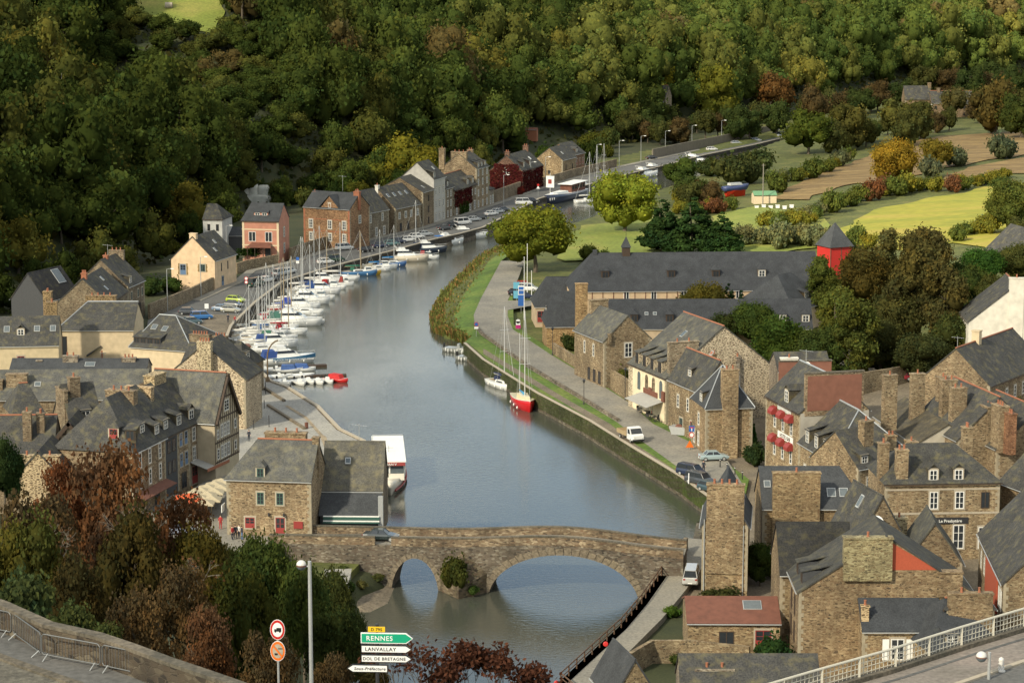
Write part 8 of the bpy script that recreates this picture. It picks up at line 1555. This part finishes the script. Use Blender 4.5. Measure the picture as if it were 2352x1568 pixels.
# ================================================================ near wall, barriers, viaduct and signs on the viewer's own hill
ZS = 47.6; plain('barrier_grey', (.13, .135, .135), .5, .3)
mb = MB(); polymesh(mb, [(p.x, p.y) for p in GL([(-400, 1280), (0, 1400), (300, 1500), (620, 1612), (620, 2100), (-600, 2100)], ZS)], 44, ZS); struct('near_pavement', mb, 'asphalt')
kb = GL([(-200, 1425), (0, 1505), (60, 1527), (120, 1548), (190, 1572), (420, 1690)], ZS)
mb = MB(); wall_strip(mb, kb, ZS - .3, ZS + .13, .45, -1); struct('kerb', mb, 'moss_stone')
mb = MB(); polymesh(mb, [(p.x, p.y) for p in offset_line(kb, -.46) + GL([(420, 2100), (-600, 2100), (-400, 1450)], ZS)], ZS - .5, ZS + .03); struct('cobbled_road', mb, 'old_cobble')
nw = [G(x, y + 14, 48.85) for x, y in [(-200, 1300), (0, 1374), (100, 1419), (213, 1444), (290, 1470), (367, 1499), (470, 1534), (567, 1568), (760, 1640)]]
mb = MB(); wall_strip(mb, nw, 43, 48.7, .45, 1); ww = tag(mb.build('rampart_wall', 'stone_dark', None, (.55, .52, .47)), 'dark weathered stone parapet wall curving down from the left edge', 'wall')
mb = MB(); wall_strip(mb, offset_line(nw, -.06), 48.702, 48.86, .58, 1); cpw = mb.build('coping', 'moss_stone', ww)
def barrier(p, q, label):
    a = Vector(p); ex = Vector(q) - a; L = ex.length; t = empty('crowd_barrier', label, 'barrier', a, math.atan2(ex.y, ex.x), 'metal barriers along the parapet')
    mb = MB(); r_ = .028; h0, h1 = .22, 1.12
    mb.path([(.08, 0, h0), (0, 0, h0 + .1), (0, 0, h1 - .12), (.12, 0, h1), (L - .12, 0, h1), (L, 0, h1 - .12), (L, 0, h0 + .1), (L - .08, 0, h0), (.08, 0, h0)], r_, 6); mb.build('frame', 'barrier_grey', t)
    mb = MB(); n = 17
    for i in range(1, n): x = L * i / n; mb.tube((x, 0, h0), (x, 0, h1), .013, None, 4)
    mb.build('bars', 'barrier_grey', t)
    for x in (.3, L - .3): mb = MB(); mb.path([(x, -.34, 0), (x, 0, h0 + .03), (x, .34, 0)], .026, 6); mb.build('foot', 'galv', t)
bp = [(-80, 1395), (33, 1462), (97, 1507), (234, 1517), (369, 1563)]
P = [G(x, y, ZS) for x, y in [(-62, 1440), (32, 1462), (97, 1500), (234, 1530), (370, 1560)]]
P = [G(-110, 1432, ZS), G(31, 1463, ZS), G(97, 1512, ZS), G(236, 1538, ZS), G(371, 1568, ZS)]
for i, lab in enumerate(['leftmost metal crowd barrier cut by the edge', 'second metal crowd barrier, set at a sharp angle', 'third metal crowd barrier, longest in view', 'rightmost metal crowd barrier against the wall']): barrier(P[i], P[i + 1] - (P[i + 1] - P[i]).normalized() * .12, lab)
# road signs on posts
t = empty('road_sign', 'two round red ringed signs, truck above and crossed symbol below, on one post', 'road sign', AT(638, 1480, 95) - Vector((0, 0, 4)), R(-4)); s_ = S(AT(638, 1480, 95)); c0 = AT(639, 1445, 95).z - t.location.z; c1 = AT(639, 1494, 95).z - t.location.z
mb = MB(); mb.tube((0, .04, -1), (0, .04, c0 - .3), .045, None, 8); mb.build('post', 'galv', t)
rr = 24.0 / s_
def disc(z, r, y, m, par, nm='plate', sx=.72, th=.02):
    mb = MB(); n = 36; mb.add([(sx * r * math.cos(6.283 * i / n), y, z + r * math.sin(6.283 * i / n)) for i in range(n)] + [(sx * r * math.cos(6.283 * i / n), y + th, z + r * math.sin(6.283 * i / n)) for i in range(n)], [tuple(range(n)), tuple(range(2 * n - 1, n - 1, -1))] + [(i, (i + 1) % n, n + (i + 1) % n, n + i) for i in range(n)]); return mb.build(nm, m, par)
pl_ = []
for z, m in ((c0, 'sign_red'), (c1, 'sign_orange')):
    a = disc(z, rr, -.02, 'sign_white', t, 'sign_plate'); b_ = disc(z, rr * .95, -.026, m, a, 'red_ring', th=.004); disc(z, rr * .70, -.032, 'sign_white' if m == 'sign_red' else 'granite', a, 'sign_face', th=.004)
    if m == 'sign_red':
        mb = MB(); k = rr * .72; mb.box(-.12 * k, -.045, z - .22 * k, .5 * k, -.034, z + .28 * k); mb.box(-.42 * k, -.045, z - .22 * k, -.15 * k, -.034, z + .1 * k); mb.build('truck_symbol', 'sign_black', a)
        mb = MB()
        for x in (-.28, .32): mb.tube((x * k, -.046, z - .25 * k), (x * k, -.034, z - .25 * k), .11 * k, None, 10)
        mb.build('truck_wheels', 'sign_black', a)
    else:
        mb = MB(); k = rr; mb.add([(-.55 * k * .9, -.05, z + .5 * k), (-.42 * k * .9, -.05, z + .62 * k), (.55 * k * .9, -.05, z - .5 * k), (.42 * k * .9, -.05, z - .62 * k)], [(0, 1, 2, 3)]); mb.build('slash', 'sign_orange', a)
        mb = MB(); mb.box(.05 * k, -.045, z + .22 * k, .45 * k, -.036, z + .30 * k); mb.box(-.3 * k, -.045, z - .38 * k, -.02 * k, -.036, z - .2 * k); mb.build('symbol', 'sign_black', a)
# direction signs
Yd = 88; o = AT(860, 1500, Yd); s_ = S(o); t = empty('direction_sign', 'four stacked direction arrows with a yellow road number plate on a dark post', 'direction sign', o - Vector((0, 0, 6)), R(-3))
zb_ = t.location.z
def zz(py): return AT(860, py, Yd).z - zb_
mb = MB(); xp = (866 - 860) / s_; mb.tube((xp, .06, -2), (xp, .06, zz(1433)), .07, None, 10); mb.build('post', 'black_iron', t)
def arrow(x0, x1, y0, y1, left, face, rim, txt, tm, size, it=0, tx=0):
    a, b_ = (x0 - 860) / s_, (x1 - 860) / s_; z1, z0 = zz(y0), zz(y1); hm = (z0 + z1) / 2; tp_ = (z1 - z0) * .62
    P = [(a, z0), (b_ - tp_, z0), (b_, hm), (b_ - tp_, z1), (a, z1)] if not left else [(a + tp_, z0), (b_, z0), (b_, z1), (a + tp_, z1), (a, hm)]
    def pl(P, y, th, m, par, nm): n = len(P); q = MB(); q.add([(x, y, z) for x, z in P] + [(x, y + th, z) for x, z in P], [tuple(range(n)), tuple(range(2 * n - 1, n - 1, -1))] + [(i, (i + 1) % n, n + (i + 1) % n, n + i) for i in range(n)]); return q.build(nm, m, par)
    par = pl(P, -.03, .06, rim, t, 'arrow_plate'); cx = (min(p[0] for p in P) + max(p[0] for p in P)) / 2
    def ins(P, k): return [(cx + (x - cx) * (1 - k / (b_ - a) * 2), hm + (z - hm) * (1 - k / (z1 - z0) * 2)) for x, z in P]
    pl(ins(P, .014), -.034, .003, 'sign_black' if rim != 'sign_white' else 'sign_white', par, 'arrow_border') if rim == 'sign_white' and face != 'sign_green' else None
    pl(ins(P, .035), -.040, .004, face, par, 'arrow_face')
    text_mesh('lettering', txt, size, tm, par, (cx + tx, -.045, hm - size * .34), (math.pi / 2, 0, 0), .004, 1.12, it)
arrow(829, 949, 1452, 1476, False, 'sign_green', 'sign_white', 'RENNES', 'sign_white', .26, 0, -.28)
arrow(829, 946, 1480, 1498, False, 'sign_white', 'sign_black', 'LANVALLAY', 'sign_black', .20, 0, -.22)
arrow(829, 946, 1502, 1520, False, 'sign_white', 'sign_black', 'DOL DE BRETAGNE', 'sign_black', .17, 0, -.08)
arrow(797, 891, 1525, 1543, True, 'sign_white', 'sign_black', 'Sous-Préfecture', 'sign_black', .165, .25, .08)
mb = MB(); a, b_ = (846 - 860) / s_, (885 - 860) / s_; mb.box(a, -.03, zz(1450), b_, .0, zz(1438)); pp = mb.build('number_plate', 'sign_yellow', t); text_mesh('lettering', 'D 795', .16, 'sign_black', pp, ((a + b_) / 2, -.035, (zz(1450) + zz(1438)) / 2 - .055), (math.pi / 2, 0, 0), .004, 1.1)
# lamp post with globe
def globe_lamp(px, py, Y, r, label, side, drop=9, pr=.075):
    o = AT(px, py, Y); t = empty('globe_lamp', label, 'street lamp', o - Vector((0, 0, drop))); mb = MB(); mb.tube((0, 0, 0), (0, 0, drop), pr * 1.25, pr, 12); mb.build('pole', 'galv', t)
    cx = side * (r + pr + .06); zc = drop - r * (.9); mb = MB(); mb.tube((0, 0, drop - r * 1.1), (cx * .6, 0, zc - .02), .04, None, 8); mb.build('arm', 'galv', t)
    mb = MB(); mb.lathe([(r * math.cos(a), r * math.sin(a)) for a in [i * math.pi / 16 for i in range(0, 8)]] + [(.01, r)], 20, (cx, 0, zc + .02)); h = mb.build('lamp_cap', 'globe_white' if 'globe_white' in MATS else plain('globe_white', (.6, .58, .54), .35).name, t, None, True)
    mb = MB(); mb.lathe([(.01, -r)] + [(r * .97 * math.cos(a), r * .97 * math.sin(a)) for a in [-i * math.pi / 16 for i in range(7, -1, -1)]], 20, (cx, 0, zc)); mb.build('lamp_glass', 'glass_mid', t, None, True)
    mb = MB(); mb.lathe([(r * 1.03, -.02), (r * 1.03, .03)], 20, (cx, 0, zc)); mb.build('band', 'rust_red', t)
globe_lamp(711, 1288, 96, 11.5 / S(AT(711, 1288, 96)), 'tall grey lamp post with a round globe in front of the green trees', -1)
globe_lamp(2273, 1497, 136, 12.5 / S(AT(2273, 1497, 136)), 'short lamp post with a silver globe on the viaduct pavement', -1, 6, .09)
# viaduct corner: deck, pavement, kerb, railing
ZV = 35.0; ground_mat('viaduct_grey', [(.17, .15, .125), (.2, .175, .15), (.24, .2, .17)], .3)
VD = [G(x, y, ZV) for x, y in [(1700, 1640), (1860, 1592), (2040, 1540), (2200, 1488), (2352, 1442), (2560, 1385)]]
mb = MB(); polymesh(mb, [(p.x, p.y) for p in VD + [G(2700, 1900, ZV), G(1700, 1900, ZV)]], ZV - 2.2, ZV); struct('viaduct_deck', mb, 'viaduct_grey')
mb = MB(); wall_strip(mb, VD, ZV - 2.4, ZV + .28, .55, -1); struct('viaduct_kerb', mb, 'moss_stone')
k2 = offset_line(VD, -1.3); mb = MB(); wall_strip(mb, k2, ZV, ZV + .02, .25, -1); struct('drain_line', mb, 'asphalt')
k3 = offset_line(VD, -4.3); mb = MB(); wall_strip(mb, k3, ZV - .1, ZV + .14, .35, -1); struct('viaduct_gutter_kerb', mb, 'granite')
k4 = offset_line(VD, -4.66); mb = MB(); wall_strip(mb, k4, ZV - .1, ZV + .03, 7, -1); struct('viaduct_road', mb, 'asphalt')
rl_ = offset_line(VD, -.25); t = empty('lattice_railing', 'cream painted metal lattice railing sweeping up to the right along the viaduct', 'railing', rl_[0]); o_ = rl_[0]; pts = [p - o_ for p in rl_]; H0, H1 = .42, 1.42
mb = MB(); mb.path([p + Vector((0, 0, H1)) for p in pts], .085, 8); mb.build('handrail', 'rail_cream' if 'rail_cream' in MATS else plain('rail_cream', (.52, .49, .40), .5, 0, .12).name, t)
mb = MB()
for z in (.46, .78, 1.08): mb.path([p + Vector((0, 0, z)) for p in pts], .025, 4)
tot = []
for i in range(len(pts) - 1):
    n = int((pts[i + 1] - pts[i]).length / .34)
    for k in range(n): tot.append(pts[i].lerp(pts[i + 1], k / n))
for p in tot: mb.tube(p + Vector((0, 0, H0 - .1)), p + Vector((0, 0, H1)), .025, None, 4)
mb.build('lattice', 'rail_cream', t)
for p in tot[::9]: mb = MB(); mb.box(p.x - .07, p.y - .07, .2, p.x + .07, p.y + .07, H1); mb.build('post', 'rail_cream', t)
c = G(2299, 1542, ZV); t = empty('stone_bollard', 'small white turned bollard on the viaduct pavement at the lower right', 'bollard', c); mb = MB(); mb.lathe([(.26, 0), (.26, .1), (.16, .16), (.2, .3), (.12, .42), (.2, .5), (.12, .6), (.17, .7), (.15, .84), (.02, .92)], 16); mb.build('body', 'globe_white', t, None, True)

# a broad thin cloud overhead, outside the picture: its gap lets the sun reach the far fields
def cloud():
    m = bpy.data.materials.new('cloud'); m.use_nodes = True; nt = m.node_tree; nt.nodes.clear(); o = nd(nt, 'ShaderNodeOutputMaterial'); a = nd(nt, 'ShaderNodeBsdfTransparent'); b2 = nd(nt, 'ShaderNodeBsdfDiffuse'); x = nd(nt, 'ShaderNodeMixShader'); b2.inputs[0].default_value = (.85, .85, .85, 1)
    x.inputs[0].default_value = .36; nt.links.new(a.outputs[0], x.inputs[1]); nt.links.new(b2.outputs[0], x.inputs[2]); nt.links.new(x.outputs[0], o.inputs[0]); MATS['cloud'] = m
    zc = 900; off = sd * (zc / sd.z); mb = MB(); P = [(-600, -200), (500, -200), (500, 505), (44, 470), (14, 455), (-12, 475), (-8, 620), (60, 715), (420, 760), (420, 980), (200, 1100), (200, 1700), (-700, 1700)]
    Q = []
    for i in range(len(P)):
        a_, b_ = P[i], P[(i + 1) % len(P)]
        for k in range(6): u = k / 6; Q.append((a_[0] + (b_[0] - a_[0]) * u + off.x + 14 * math.sin(i * 3 + k * 1.7), a_[1] + (b_[1] - a_[1]) * u + off.y + 14 * math.cos(i * 2 + k * 2.3)))
    polymesh(mb, Q, zc - 25, zc + 25); o = mb.build('cloud', 'cloud'); tag(o, 'broad thin cloud overhead shading the town', None, None, 'stuff')
cloud()
